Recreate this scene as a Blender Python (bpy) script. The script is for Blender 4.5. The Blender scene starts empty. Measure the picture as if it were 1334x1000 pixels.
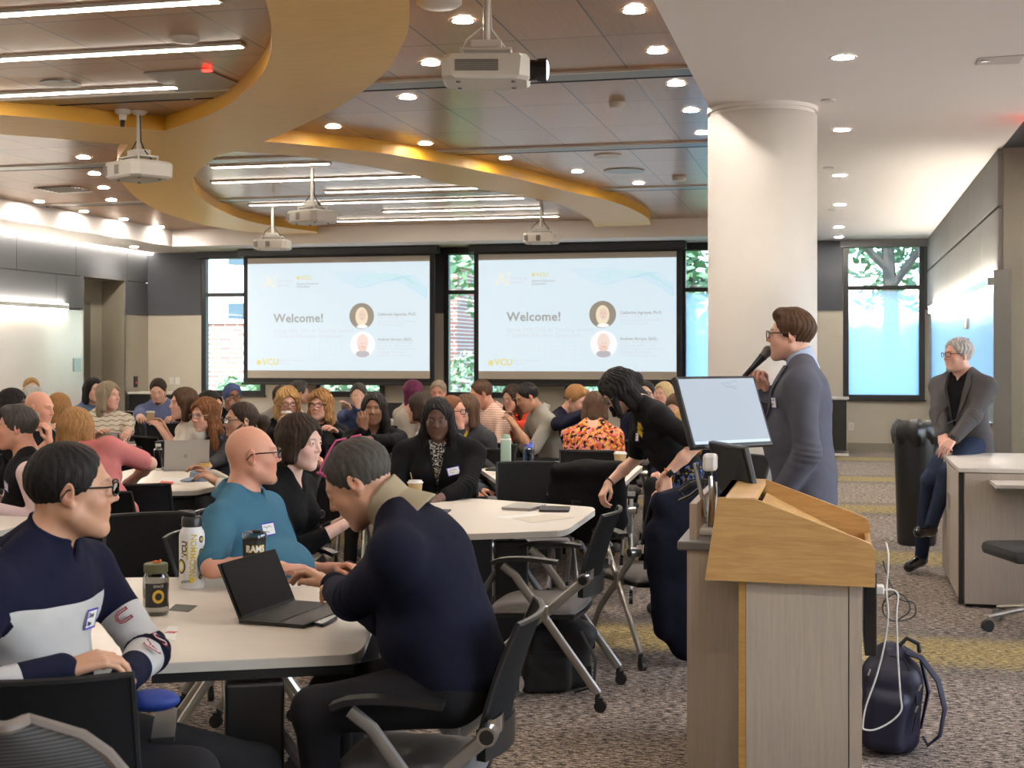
import bpy, bmesh, math, random
import numpy as np
from mathutils import Vector, Matrix
from mathutils.bvhtree import BVHTree
random.seed(7)
PI = math.pi
D2R = PI/180
sc = bpy.context.scene
C = sc.collection

# ------------------------------------------------------------------ camera
EYE = 1.62          # camera height
FPX = 1780.0        # focal length in pixels of the 1334 x 1000 frame
YAW = math.atan2(424.0, FPX)
cs, sn = math.cos(YAW), math.sin(YAW)
cam = bpy.data.cameras.new('camera')
camo = bpy.data.objects.new('camera', cam); C.objects.link(camo)
camo.location = (0, 0, EYE)
camo.rotation_euler = (PI/2, 0, YAW)
cam.sensor_width = 36.0
cam.lens = FPX/1334.0*36.0
cam.shift_y = -40.0/1334.0
cam.clip_end = 200
cam.dof.use_dof = True
cam.dof.focus_distance = 6.3
cam.dof.aperture_fstop = 8.0
sc.camera = camo

# ------------------------------------------------------------------ world, exposure
sc.view_settings.view_transform = 'Standard'
sc.view_settings.look = 'None'
sc.view_settings.gamma = 1.0
sc.view_settings.use_curve_mapping = False
sc.view_settings.exposure = 0.45
world = bpy.data.worlds.new('sky'); sc.world = world; world.use_nodes = True
wn = world.node_tree
bg = wn.nodes['Background']
sky = wn.nodes.new('ShaderNodeTexSky'); sky.sky_type = 'NISHITA'; sky.sun_elevation = 50*D2R; sky.sun_rotation = 200*D2R; sky.sun_disc = False
wn.links.new(sky.outputs[0], bg.inputs[0]); bg.inputs[1].default_value = 1.25
sun = bpy.data.lights.new('sun', 'SUN'); sun.energy = 7.5; sun.angle = 0.02; sun.color = (1, .95, .86)
suno = bpy.data.objects.new('sun', sun); C.objects.link(suno); suno.rotation_euler = (50*D2R, 0, -25*D2R)
cyc = sc.cycles
cyc.max_bounces = 7; cyc.diffuse_bounces = 4; cyc.glossy_bounces = 3; cyc.transmission_bounces = 6; cyc.transparent_max_bounces = 10
cyc.caustics_reflective = False; cyc.caustics_refractive = False
cyc.sample_clamp_indirect = 4.0
cyc.use_denoising = True

RH, WH = 3.49, 3.78     # white ceiling height, wooden ceiling height
LX, RX, BY, FY = -12.55, 1.44, 23.3, -5.0    # left wall, right wall, back wall, wall behind the camera
SY = 13.16              # where the right wall turns the corner

def area(name, loc, sx, sy, power, color=(1, .93, .84), rot=(0, 0, 0), spread=PI):
    l = bpy.data.lights.new(name, 'AREA'); l.shape = 'RECTANGLE'; l.size = sx; l.size_y = sy
    l.energy = power; l.color = color; l.spread = spread
    o = bpy.data.objects.new(name, l); C.objects.link(o); o.location = loc; o.rotation_euler = rot
    return o
def P(px, py, z=None, d=None):
    """point of the place seen at a pixel of the photograph, at height z or at distance d"""
    u = (px-667.0)/FPX; v = (460.0-py)/FPX
    if d is None: d = (z-EYE)/v
    return Vector((d*(-sn+u*cs), d*(cs+u*sn), EYE+v*d))
def PX(px, X):    # where a pixel column meets the plane x = X
    u = (px-667.0)/FPX; d = X/(-sn+u*cs); return d*(cs+u*sn), d
def PY(px, Y):
    u = (px-667.0)/FPX; d = Y/(cs+u*sn); return d*(-sn+u*cs), d

# ------------------------------------------------------------------ materials
M = {}
def mat(name, col=(.5, .5, .5), rough=.5, metal=0, noise=0, nscale=20, bump=0, bscale=200, emit=None, estr=0, spec=None, coat=0, alpha=None, sheen=0, stretch=None):
    m = bpy.data.materials.new(name); m.use_nodes = True
    nt = m.node_tree; b = nt.nodes['Principled BSDF']
    b.inputs['Base Color'].default_value = (*col, 1); b.inputs['Roughness'].default_value = rough; b.inputs['Metallic'].default_value = metal
    if spec is not None: b.inputs['Specular IOR Level'].default_value = spec
    if coat: b.inputs['Coat Weight'].default_value = coat
    if sheen: b.inputs['Sheen Weight'].default_value = sheen
    if emit: b.inputs['Emission Color'].default_value = (*emit, 1); b.inputs['Emission Strength'].default_value = estr
    tc = nt.nodes.new('ShaderNodeTexCoord')
    src = tc.outputs['Object']
    if stretch:
        mp = nt.nodes.new('ShaderNodeMapping'); mp.inputs['Scale'].default_value = stretch
        nt.links.new(src, mp.inputs[0]); src = mp.outputs[0]
    n = nt.nodes.new('ShaderNodeTexNoise'); n.inputs['Scale'].default_value = nscale; n.inputs['Detail'].default_value = 3
    nt.links.new(src, n.inputs['Vector'])
    mx = nt.nodes.new('ShaderNodeMixRGB'); k = noise if noise else .03
    mx.inputs[1].default_value = (*[max(0, c*(1-k)) for c in col], 1); mx.inputs[2].default_value = (*[min(1, c*(1+k)) for c in col], 1)
    nt.links.new(n.outputs['Fac'], mx.inputs[0]); nt.links.new(mx.outputs[0], b.inputs['Base Color'])
    if bump:
        n2 = nt.nodes.new('ShaderNodeTexNoise'); n2.inputs['Scale'].default_value = bscale; n2.inputs['Detail'].default_value = 2
        nt.links.new(src, n2.inputs['Vector'])
        bp = nt.nodes.new('ShaderNodeBump'); bp.inputs['Strength'].default_value = bump; bp.inputs['Distance'].default_value = .002
        nt.links.new(n2.outputs['Fac'], bp.inputs['Height']); nt.links.new(bp.outputs[0], b.inputs['Normal'])
    m['base'] = col
    M[name] = m
    return m
def nodes(m): return m.node_tree, m.node_tree.nodes['Principled BSDF']

# ------------------------------------------------------------------ mesh building
class MB:
    """collects shapes into ONE mesh object"""
    def __init__(s): s.v = []; s.f = []; s.mi = []; s.m = 0
    def add(s, vs, fs, R=None, t=None):
        o = len(s.v)
        for p in vs:
            p = Vector(p)
            if R is not None: p = R @ p
            if t is not None: p = p+Vector(t)
            s.v.append(tuple(p))
        for f in fs: s.f.append([i+o for i in f]); s.mi.append(s.m)
        return s
    def box(s, c, h, R=None, bev=0):
        """box centred at c with half sizes h, edges bevelled by bev"""
        hx, hy, hz = h; c = Vector(c)
        b = min(bev, hx*.95, hy*.95, hz*.95)
        if b <= 0:
            vs = [(x, y, z) for x in (-hx, hx) for y in (-hy, hy) for z in (-hz, hz)]
            fs = [(0, 1, 3, 2), (4, 6, 7, 5), (0, 4, 5, 1), (2, 3, 7, 6), (0, 2, 6, 4), (1, 5, 7, 3)]
            return s.add([ (R @ Vector(p) if R else Vector(p))+c for p in vs], fs)
        bm = bmesh.new(); bmesh.ops.create_cube(bm, size=2)
        for v in bm.verts: v.co = Vector((v.co.x*hx, v.co.y*hy, v.co.z*hz))
        bmesh.ops.bevel(bm, geom=bm.edges[:], offset=b, segments=2, affect='EDGES', profile=.5)
        return s._bm(bm, R, c)
    def _bm(s, bm, R=None, c=None):
        bm.verts.index_update()
        vs = [v.co.copy() for v in bm.verts]
        fs = [[v.index for v in f.verts] for f in bm.faces]
        bm.free()
        if R: vs = [R @ p for p in vs]
        return s.add(vs, fs, None, c)
    def prism(s, poly, z0, z1, R=None, t=None, bev=0):
        """polygon (x, y) extruded between two heights"""
        n = len(poly)
        ar = sum(poly[i][0]*poly[(i+1) % n][1]-poly[(i+1) % n][0]*poly[i][1] for i in range(n))
        if ar < 0: poly = poly[::-1]
        if bev:
            bm = bmesh.new(); lo = [bm.verts.new((x, y, z0)) for x, y in poly]; hi = [bm.verts.new((x, y, z1)) for x, y in poly]
            bm.faces.new(hi); bm.faces.new(lo[::-1])
            for i in range(n): bm.faces.new((lo[i], lo[(i+1) % n], hi[(i+1) % n], hi[i]))
            bmesh.ops.bevel(bm, geom=[e for e in bm.edges if abs(e.verts[0].co.z-e.verts[1].co.z) < 1e-6], offset=bev, segments=2, affect='EDGES', profile=.5)
            return s._bm(bm, R, Vector(t) if t else None)
        vs = [(x, y, z0) for x, y in poly]+[(x, y, z1) for x, y in poly]
        fs = [list(range(n))[::-1], list(range(n, 2*n))]+[(i, (i+1) % n, n+(i+1) % n, n+i) for i in range(n)]
        return s.add(vs, fs, R, t)
    def cyl(s, a, b, r, r2=None, n=16, caps=True):
        a = Vector(a); b = Vector(b); r2 = r if r2 is None else r2
        q = (b-a).to_track_quat('Z', 'Y').to_matrix(); L = (b-a).length
        vs = []; fs = []
        for k in range(n):
            t = 2*PI*k/n; vs.append((r*math.cos(t), r*math.sin(t), 0))
        for k in range(n):
            t = 2*PI*k/n; vs.append((r2*math.cos(t), r2*math.sin(t), L))
        fs = [(i, (i+1) % n, n+(i+1) % n, n+i) for i in range(n)]
        if caps: fs += [list(range(n))[::-1], list(range(n, 2*n))]
        return s.add(vs, fs, q, a)
    def tube(s, pts, r, n=8, closed=False, flat=1.0):
        """tube along points; r a number or one per point; flat squashes it"""
        pts = [Vector(p) for p in pts]; m = len(pts)
        rs = r if isinstance(r, (list, tuple)) else [r]*m
        up = Vector((0, 0, 1)); vs = []; fs = []; prev = None
        for i, p in enumerate(pts):
            if closed: t = pts[(i+1) % m]-pts[i-1]
            else: t = pts[min(i+1, m-1)]-pts[max(i-1, 0)]
            t = t.normalized() if t.length > 1e-9 else Vector((0, 0, 1))
            if prev is None:
                a = t.cross(up)
                if a.length < .1: a = t.cross(Vector((1, 0, 0)))
                a.normalize()
            else:
                a = prev-t*prev.dot(t)
                if a.length < 1e-6: a = t.orthogonal()
                a.normalize()
            prev = a; b = t.cross(a)
            for k in range(n):
                th = 2*PI*k/n; vs.append(p+a*(rs[i]*math.cos(th))+b*(rs[i]*flat*math.sin(th)))
        for i in range(m if closed else m-1):
            j = (i+1) % m
            for k in range(n):
                k2 = (k+1) % n; fs.append((i*n+k, i*n+k2, j*n+k2, j*n+k))
        if not closed: fs += [list(range(n))[::-1], [(m-1)*n+k for k in range(n)]]
        return s.add(vs, fs)
    def lathe(s, prof, c=(0, 0, 0), n=24, R=None):
        """profile of (radius, height) turned round the z axis"""
        vs = []; fs = []; m = len(prof)
        for r, z in prof:
            for k in range(n):
                t = 2*PI*k/n; vs.append((r*math.cos(t), r*math.sin(t), z))
        for i in range(m-1):
            for k in range(n):
                k2 = (k+1) % n; fs.append((i*n+k, i*n+k2, (i+1)*n+k2, (i+1)*n+k))
        closed = prof[0] == prof[-1]
        if prof[0][0] > 1e-5 and not closed: fs.append(list(range(n))[::-1])
        if prof[-1][0] > 1e-5 and not closed: fs.append([(m-1)*n+k for k in range(n)])
        return s.add(vs, fs, R, c)
    def grid(s, fn, nu, nv, closed_u=False):
        vs = []; fs = []
        for i in range(nu+1):
            for j in range(nv+1): vs.append(fn(i/nu, j/nv))
        for i in range(nu):
            for j in range(nv):
                a = i*(nv+1)+j; fs.append((a, a+nv+1, a+nv+2, a+1))
        return s.add(vs, fs)
    def sheet(s, fn, nu, nv, th):
        """curved sheet with a thickness th along its normal"""
        P0 = [[Vector(fn(i/nu, j/nv)) for j in range(nv+1)] for i in range(nu+1)]
        N = [[None]*(nv+1) for _ in range(nu+1)]
        for i in range(nu+1):
            for j in range(nv+1):
                du = P0[min(i+1, nu)][j]-P0[max(i-1, 0)][j]; dv = P0[i][min(j+1, nv)]-P0[i][max(j-1, 0)]
                n = du.cross(dv); N[i][j] = n.normalized() if n.length > 1e-12 else Vector((0, 0, 1))
        vs = [P0[i][j]+N[i][j]*th*.5 for i in range(nu+1) for j in range(nv+1)]
        vs += [P0[i][j]-N[i][j]*th*.5 for i in range(nu+1) for j in range(nv+1)]
        K = (nu+1)*(nv+1); fs = []
        idx = lambda i, j: i*(nv+1)+j
        for i in range(nu):
            for j in range(nv):
                fs.append((idx(i, j), idx(i+1, j), idx(i+1, j+1), idx(i, j+1)))
                fs.append((K+idx(i, j), K+idx(i, j+1), K+idx(i+1, j+1), K+idx(i+1, j)))
        ring = [idx(i, 0) for i in range(nu+1)]+[idx(nu, j) for j in range(1, nv+1)]+[idx(i, nv) for i in range(nu-1, -1, -1)]+[idx(0, j) for j in range(nv-1, 0, -1)]
        for a, b in zip(ring, ring[1:]+ring[:1]): fs.append((b, a, K+a, K+b))
        return s.add(vs, fs)
    def build(s, name, m, parent=None, smooth=False, loc=None, mats=None):
        me = bpy.data.meshes.new(name); me.from_pydata(s.v, [], s.f)
        for mm in (mats or [m]): me.materials.append(M[mm] if isinstance(mm, str) else mm)
        if any(s.mi): me.polygons.foreach_set('material_index', s.mi)
        if smooth:
            me.polygons.foreach_set('use_smooth', [True]*len(s.f))
            if smooth is not True or True:
                try: me.set_sharp_from_angle(angle=(35*D2R if smooth is True else smooth))
                except Exception: pass
        me.update()
        o = bpy.data.objects.new(name, me); C.objects.link(o)
        if loc is not None: o.location = loc
        if parent is not None: o.parent = parent
        return o
def mb(): return MB()
def empty(name, loc=(0, 0, 0), rz=0):
    o = bpy.data.objects.new(name, None); C.objects.link(o); o.location = loc; o.rotation_euler = (0, 0, rz)
    o.empty_display_size = .1
    return o
def tag(o, label=None, cat=None, group=None, kind=None):
    if label: o['label'] = label
    if cat: o['category'] = cat
    if group: o['group'] = group
    if kind: o['kind'] = kind
    return o
def struct(o): o['kind'] = 'structure'; return o
KIDS = {}
def copy_tree(o, parent=None):
    c = o.copy(); C.objects.link(c)
    c.parent = parent
    for ch in [x for x in list(bpy.data.objects) if x.parent == o] if o.name not in KIDS else KIDS[o.name]:
        copy_tree(ch, c)
    return c
def freeze(o):
    """remember the children of a prototype so that copies are quick"""
    def rec(x):
        KIDS[x.name] = [y for y in bpy.data.objects if y.parent == x]
        for y in KIDS[x.name]: rec(y)
    rec(o)
def text_mesh(body, size, thick, m, parent, name, loc, R, align='LEFT', bold=0, sx=1.0, shear=0, space=1.0):
    cu = bpy.data.curves.new(name, 'FONT'); cu.body = body; cu.size = size; cu.extrude = thick; cu.align_x = align; cu.offset = bold; cu.shear = shear
    cu.resolution_u = 2; cu.space_character = space
    t = bpy.data.objects.new(name, cu); C.objects.link(t)
    dg = bpy.context.evaluated_depsgraph_get(); dg.update()
    me = bpy.data.meshes.new_from_object(t.evaluated_get(dg))
    bpy.data.objects.remove(t); bpy.data.curves.remove(cu)
    me.materials.clear(); me.materials.append(M[m])
    o = bpy.data.objects.new(name, me); C.objects.link(o)
    mw = R.to_4x4(); mw.translation = Vector(loc)
    me.transform(Matrix.Diagonal((sx, 1, 1, 1))); me.transform(mw)
    if parent: o.parent = parent
    return o

# ================================================================== room materials
mat('paint_white', (.63, .60, .565), .8, noise=.015, nscale=3)
mat('paint_ceiling', (.91, .87, .84), .85, noise=.01, nscale=3)
mat('paint_cream', (.58, .54, .46), .8, noise=.03, nscale=4)
mat('paint_taupe', (.30, .275, .22), .7, noise=.04, nscale=30)
mat('felt_grey', (.105, .110, .122), .95, noise=.10, nscale=250, bump=.3, bscale=500)
mat('felt_dark', (.070, .075, .088), .95, noise=.10, nscale=250, bump=.3, bscale=500)
mat('seam_dark', (.03, .03, .035), .9)
mat('panel_grey', (.30, .30, .29), .75, noise=.10, nscale=120, bump=.2, bscale=300, stretch=(1, 1, .06))
mat('steel', (.55, .54, .52), .28, 1); mat('steel_dark', (.30, .29, .28), .35, 1); mat('chrome', (.75, .75, .75), .08, 1)
mat('frame_black', (.012, .013, .015), .45); mat('frame_blue', (.035, .06, .08), .5)
mat('panel_silver', (.46, .44, .42), .45, .2); mat('plastic_white', (.76, .74, .70), .42, noise=.01); mat('plastic_black', (.012, .012, .013), .38); mat('plastic_grey', (.16, .16, .165), .5)
mat('screen_black', (.006, .006, .007), .7)
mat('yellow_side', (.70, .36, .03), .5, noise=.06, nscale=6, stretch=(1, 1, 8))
mat('door_taupe', (.10, .09, .065), .6)
mat('whiteboard', (.70, .68, .64), .22, coat=.3)
mat('glass_board', (.26, .42, .62), .16, coat=.5)  # the blue it reflects is put into the base colour
mat('light_emit', (1, 1, 1), .5, emit=(1, .90, .78), estr=860.0)
mat('light_emit_low', (1, 1, 1), .5, emit=(1, .90, .78), estr=240.0)
mat('strip_emit', (1, 1, 1), .5, emit=(1, .90, .76), estr=14.0)
mat('red_led', (1, .05, .03), .5, emit=(1, .04, .03), estr=3)
def mx(nt, fac, a, b):
    n = nt.nodes.new('ShaderNodeMixRGB')
    for i, v in enumerate((fac, a, b)):
        if isinstance(v, (int, float)): n.inputs[i].default_value = v
        elif isinstance(v, tuple): n.inputs[i].default_value = (*v, 1)
        else: nt.links.new(v, n.inputs[i])
    return n.outputs[0]
def mth(nt, k, a, b=None):
    n = nt.nodes.new('ShaderNodeMath'); n.operation = k
    for i, v in enumerate((a, b)):
        if v is None: continue
        if isinstance(v, (int, float)): n.inputs[i].default_value = v
        else: nt.links.new(v, n.inputs[i])
    return n.outputs[0]
def ramp(nt, src, stops, interp='LINEAR'):
    r = nt.nodes.new('ShaderNodeValToRGB'); r.color_ramp.interpolation = interp; el = r.color_ramp.elements
    while len(el) < len(stops): el.new(.5)
    for e, (p, c) in zip(el, stops):
        e.position = p; e.color = (*c, 1) if isinstance(c, tuple) else (c, c, c, 1)
    nt.links.new(src, r.inputs[0]); return r.outputs[0]
def tex(nt, kind, scale, vec, **kw):
    n = nt.nodes.new(kind); n.inputs['Scale'].default_value = scale
    nt.links.new(vec, n.inputs['Vector'])
    for k, v in kw.items(): n.inputs[k].default_value = v
    return n
def mapping(nt, scale=(1, 1, 1), loc=(0, 0, 0), rot=(0, 0, 0)):
    tc = nt.nodes.new('ShaderNodeTexCoord'); mp = nt.nodes.new('ShaderNodeMapping')
    mp.inputs['Scale'].default_value = scale; mp.inputs['Location'].default_value = loc; mp.inputs['Rotation'].default_value = rot
    nt.links.new(tc.outputs['Object'], mp.inputs[0]); return mp.outputs[0], tc.outputs['Object']
def carpet():
    m = mat('carpet', (.1, .09, .08), .95); nt, b = nodes(m)
    v, o = mapping(nt, (1, 3.2, 1))
    n1 = tex(nt, 'ShaderNodeTexNoise', 25, v, Detail=4.0, Roughness=.7)
    n2 = tex(nt, 'ShaderNodeTexNoise', 110, o, Detail=2.0)
    n3 = tex(nt, 'ShaderNodeTexNoise', 1.3, o, Detail=2.0)
    f = mth(nt, 'ADD', mth(nt, 'MULTIPLY', n1.outputs['Fac'], .78), mth(nt, 'MULTIPLY', n2.outputs['Fac'], .22))
    base = ramp(nt, f, [(.42, (.022, .017, .014)), (.475, (.085, .068, .056)), (.515, (.33, .268, .225)), (.58, (.54, .45, .38))])
    yel = ramp(nt, f, [(.41, (.05, .038, .022)), (.47, (.22, .165, .05)), (.52, (.46, .34, .10)), (.60, (.60, .45, .15))])
    sp = nt.nodes.new('ShaderNodeSeparateXYZ'); nt.links.new(o, sp.inputs[0])
    y = mth(nt, 'ADD', sp.outputs['Y'], mth(nt, 'MULTIPLY', mth(nt, 'SUBTRACT', n1.outputs['Fac'], .5), 1.3))
    ph = mth(nt, 'ABSOLUTE', mth(nt, 'SUBTRACT', mth(nt, 'MODULO', mth(nt, 'ADD', y, 3.475*4-7.80+1.7375), 3.475), 1.7375))
    band = mth(nt, 'LESS_THAN', mth(nt, 'ADD', ph, mth(nt, 'MULTIPLY', n2.outputs['Fac'], .25)), .48)
    dk = mth(nt, 'MULTIPLY', mth(nt, 'LESS_THAN', ph, .62), .35)
    c = mx(nt, dk, base, (.045, .042, .045))
    c = mx(nt, mth(nt, 'MULTIPLY', band, .72), c, yel)
    c2 = nt.nodes.new('ShaderNodeMixRGB'); c2.blend_type = 'MULTIPLY'; c2.inputs[0].default_value = .35
    nt.links.new(c, c2.inputs[1]); nt.links.new(ramp(nt, n3.outputs['Fac'], [(.3, .7), (.7, 1.0)]), c2.inputs[2])
    nt.links.new(c2.outputs[0], b.inputs['Base Color'])
    bp = nt.nodes.new('ShaderNodeBump'); bp.inputs['Strength'].default_value = .5; bp.inputs['Distance'].default_value = .004
    nt.links.new(f, bp.inputs['Height']); nt.links.new(bp.outputs[0], b.inputs['Normal'])
carpet()
def wood_ceiling():
    m = mat('wood_ceiling', (.2, .11, .06), .30); nt, b = nodes(m)
    v, o = mapping(nt, (1, 1, 1), (.95, -10.35+1.22*20, 0))
    br = nt.nodes.new('ShaderNodeTexBrick'); br.offset = 0; br.squash = 1
    nt.links.new(v, br.inputs['Vector'])
    br.inputs['Scale'].default_value = 1; br.inputs['Brick Width'].default_value = .6; br.inputs['Row Height'].default_value = 1.2233
    br.inputs['Mortar Size'].default_value = .006; br.inputs['Mortar Smooth'].default_value = 0
    br.inputs['Color1'].default_value = (.56, .31, .155, 1); br.inputs['Color2'].default_value = (.43, .24, .12, 1); br.inputs['Mortar'].default_value = (.035, .02, .014, 1)
    vg, _ = mapping(nt, (30, 1.2, 1))
    g = tex(nt, 'ShaderNodeTexNoise', 3, vg, Detail=4.0)
    mu = nt.nodes.new('ShaderNodeMixRGB'); mu.blend_type = 'MULTIPLY'; mu.inputs[0].default_value = .6
    nt.links.new(br.outputs['Color'], mu.inputs[1]); nt.links.new(ramp(nt, g.outputs['Fac'], [(.3, .7), (.7, 1.0)]), mu.inputs[2])
    # fine rows of perforations
    w = nt.nodes.new('ShaderNodeTexWave'); w.bands_direction = 'X'; w.inputs['Scale'].default_value = 24; nt.links.new(o, w.inputs[0])
    mu2 = nt.nodes.new('ShaderNodeMixRGB'); mu2.blend_type = 'MULTIPLY'; mu2.inputs[0].default_value = .3
    nt.links.new(mu.outputs[0], mu2.inputs[1]); nt.links.new(ramp(nt, w.outputs['Fac'], [(.0, .55), (.35, 1.0)]), mu2.inputs[2])
    nt.links.new(mu2.outputs[0], b.inputs['Base Color'])
    b.inputs['Coat Weight'].default_value = .25; b.inputs['Coat Roughness'].default_value = .18
wood_ceiling()
def wood(name, c1, c2, scale=(2, 2, 24), rough=.42, axis='Z'):
    m = mat(name, c1, rough); nt, b = nodes(m)
    v, o = mapping(nt, scale)
    n = tex(nt, 'ShaderNodeTexNoise', 3.2, v, Detail=5.0, Distortion=.8)
    n2 = tex(nt, 'ShaderNodeTexNoise', 14, v, Detail=3.0)
    f = mth(nt, 'ADD', mth(nt, 'MULTIPLY', n.outputs['Fac'], .7), mth(nt, 'MULTIPLY', n2.outputs['Fac'], .3))
    nt.links.new(ramp(nt, f, [(.35, c2), (.62, c1)]), b.inputs['Base Color'])
wood('oak', (.62, .38, .15), (.50, .285, .10)); wood('oak_edge', (.55, .31, .10), (.44, .24, .07))
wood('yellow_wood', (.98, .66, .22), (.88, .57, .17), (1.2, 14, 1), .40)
wood('laminate', (.50, .43, .36), (.43, .37, .31), (26, 26, 1.1), .5)
wood('laminate_dark', (.40, .36, .315), (.34, .305, .265), (26, 26, 1.1), .5)
wood('table_white', (.70, .64, .57), (.66, .60, .53), (2, 20, 1), .35)
mat('table_edge', (.55, .52, .47), .5)

# ================================================================== the shell
WOODX = -.95; WOODY0, WOODY1 = FY, 21.9; WOODX0 = -11.33
def plate(name, c, h, m, **k): return struct(mb().box(c, h, **k).build(name, m))
plate('floor', (-3.5, 10, -.05), (12, 16, .05), 'carpet')
# left wall with the door niche
NY0, NY1, NH = 21.05, 22.45, 2.93
f = mb()
f.box((LX-.1, (FY+NY0)/2, 1.175), (.1, (NY0-FY)/2, 1.175)); f.box((LX-.1, (NY1+BY)/2, 1.16), (.1, (BY-NY1)/2, 1.16))
wl = struct(f.build('wall_left', 'paint_cream'))
f = mb()   # grey felt panels above, with open joints
zs = [2.35, 2.93, 3.485]
def felt(name, cells, m, parent):
    g = mb()
    for c, h in cells: g.box(c, h, bev=.006)
    return g.build(name, m, parent)
cells = []
ys = [FY+1.72*i for i in range(17)]
for i, y0 in enumerate(ys):
    y1 = min(y0+1.72, BY)
    if y1 > y0: cells.append(((LX-.03, (y0+y1)/2, (2.93+3.485)/2), (.035, (y1-y0)/2-.006, (3.485-2.93)/2-.006)))
ys2 = [FY-.6+1.72*i for i in range(17)]
for y0 in ys2:
    a, b_ = max(y0, FY), min(y0+1.72, NY0)
    if b_-a > .05: cells.append(((LX-.03, (a+b_)/2, (2.36+2.93)/2), (.035, (b_-a)/2-.006, .285-.006)))
cells.append(((LX-.03, (NY1+BY)/2, (2.32+2.93)/2), (.035, (BY-NY1)/2, .305)))
felt('wall_panels', cells, 'felt_grey', wl)
mb().box((LX-.13, (FY+BY)/2, (2.93+RH)/2), (.05, (BY-FY)/2, .28)).box((LX-.13, (FY+NY0)/2, 2.64), (.05, (NY0-FY)/2, .31)).build('panel_backing', 'seam_dark', wl)
mb().box((LX+.003, (FY+21.0)/2, 1.17), (.012, (21.0-FY)/2, 1.18)).build('whiteboard_cladding', 'whiteboard', wl)
plate('wall_left_niche', (LX-.5, (NY0+NY1)/2, 1.5), (.05, .72, 1.5), 'paint_taupe')
plate('wall_left_niche_side', (LX-.25, NY1+.02, 1.5), (.25, .05, 1.5), 'paint_taupe')
plate('wall_left_niche_near_side', (LX-.25, NY0-.04, 1.5), (.25, .05, 1.5), 'paint_taupe')
plate('ceiling_niche', (LX-.25, (NY0+NY1)/2, 2.98), (.25, .75, .05), 'paint_taupe')
dr = mb().box((LX-.435, 21.55, 1.26), (.02, .42, 1.26)).build('door_1', 'door_taupe'); struct(dr)
mb().cyl((LX-.41, 21.90, 1.03), (LX-.35, 21.90, 1.03), .012).cyl((LX-.36, 21.90, 1.03), (LX-.36, 21.78, 1.03), .010).build('door_handle', 'steel', dr)
struct(mb().box((LX+.0, NY1+.03, 1.16), (.02, .055, 1.16)).build('trim_1', 'steel'))
plate('baseboard_left', (LX+.012, (FY+NY0)/2, .06), (.012, (NY0-FY)/2, .06), 'seam_dark')

# back wall: cream below, dark felt above, six windows
WT, WB = 3.42, .855
wins = [(-11.46, -10.20), (-9.20, -7.90), (-6.79, -5.49), (-4.60, -3.40), (-2.60, -1.30), (.09, 1.39)]
f = mb(); xs = [LX]+[x for w_ in wins for x in w_]+[4.2]
f.box(((LX+4.2)/2, BY+.1, WB/2), ((4.2-LX)/2, .1, WB/2)); f.box(((LX+4.2)/2, BY+.1, (WT+3.9)/2), ((4.2-LX)/2, .1, (3.9-WT)/2))
for i in range(0, len(xs), 2): f.box(((xs[i]+xs[i+1])/2, BY+.1, (WB+WT)/2), ((xs[i+1]-xs[i])/2, .1, (WT-WB)/2))
wb = struct(f.build('wall_back', 'paint_cream'))
cells = []
for i in range(0, len(xs), 2): cells.append((((xs[i]+xs[i+1])/2, BY-.012, (2.33+RH)/2), ((xs[i+1]-xs[i])/2-.004, .014, (RH-2.33)/2)))
felt('felt_panels', cells, 'felt_dark', wb)
plate('baseboard_back', (-5.5, BY-.012, .07), (7, .012, .07), 'paint_taupe')

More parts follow.
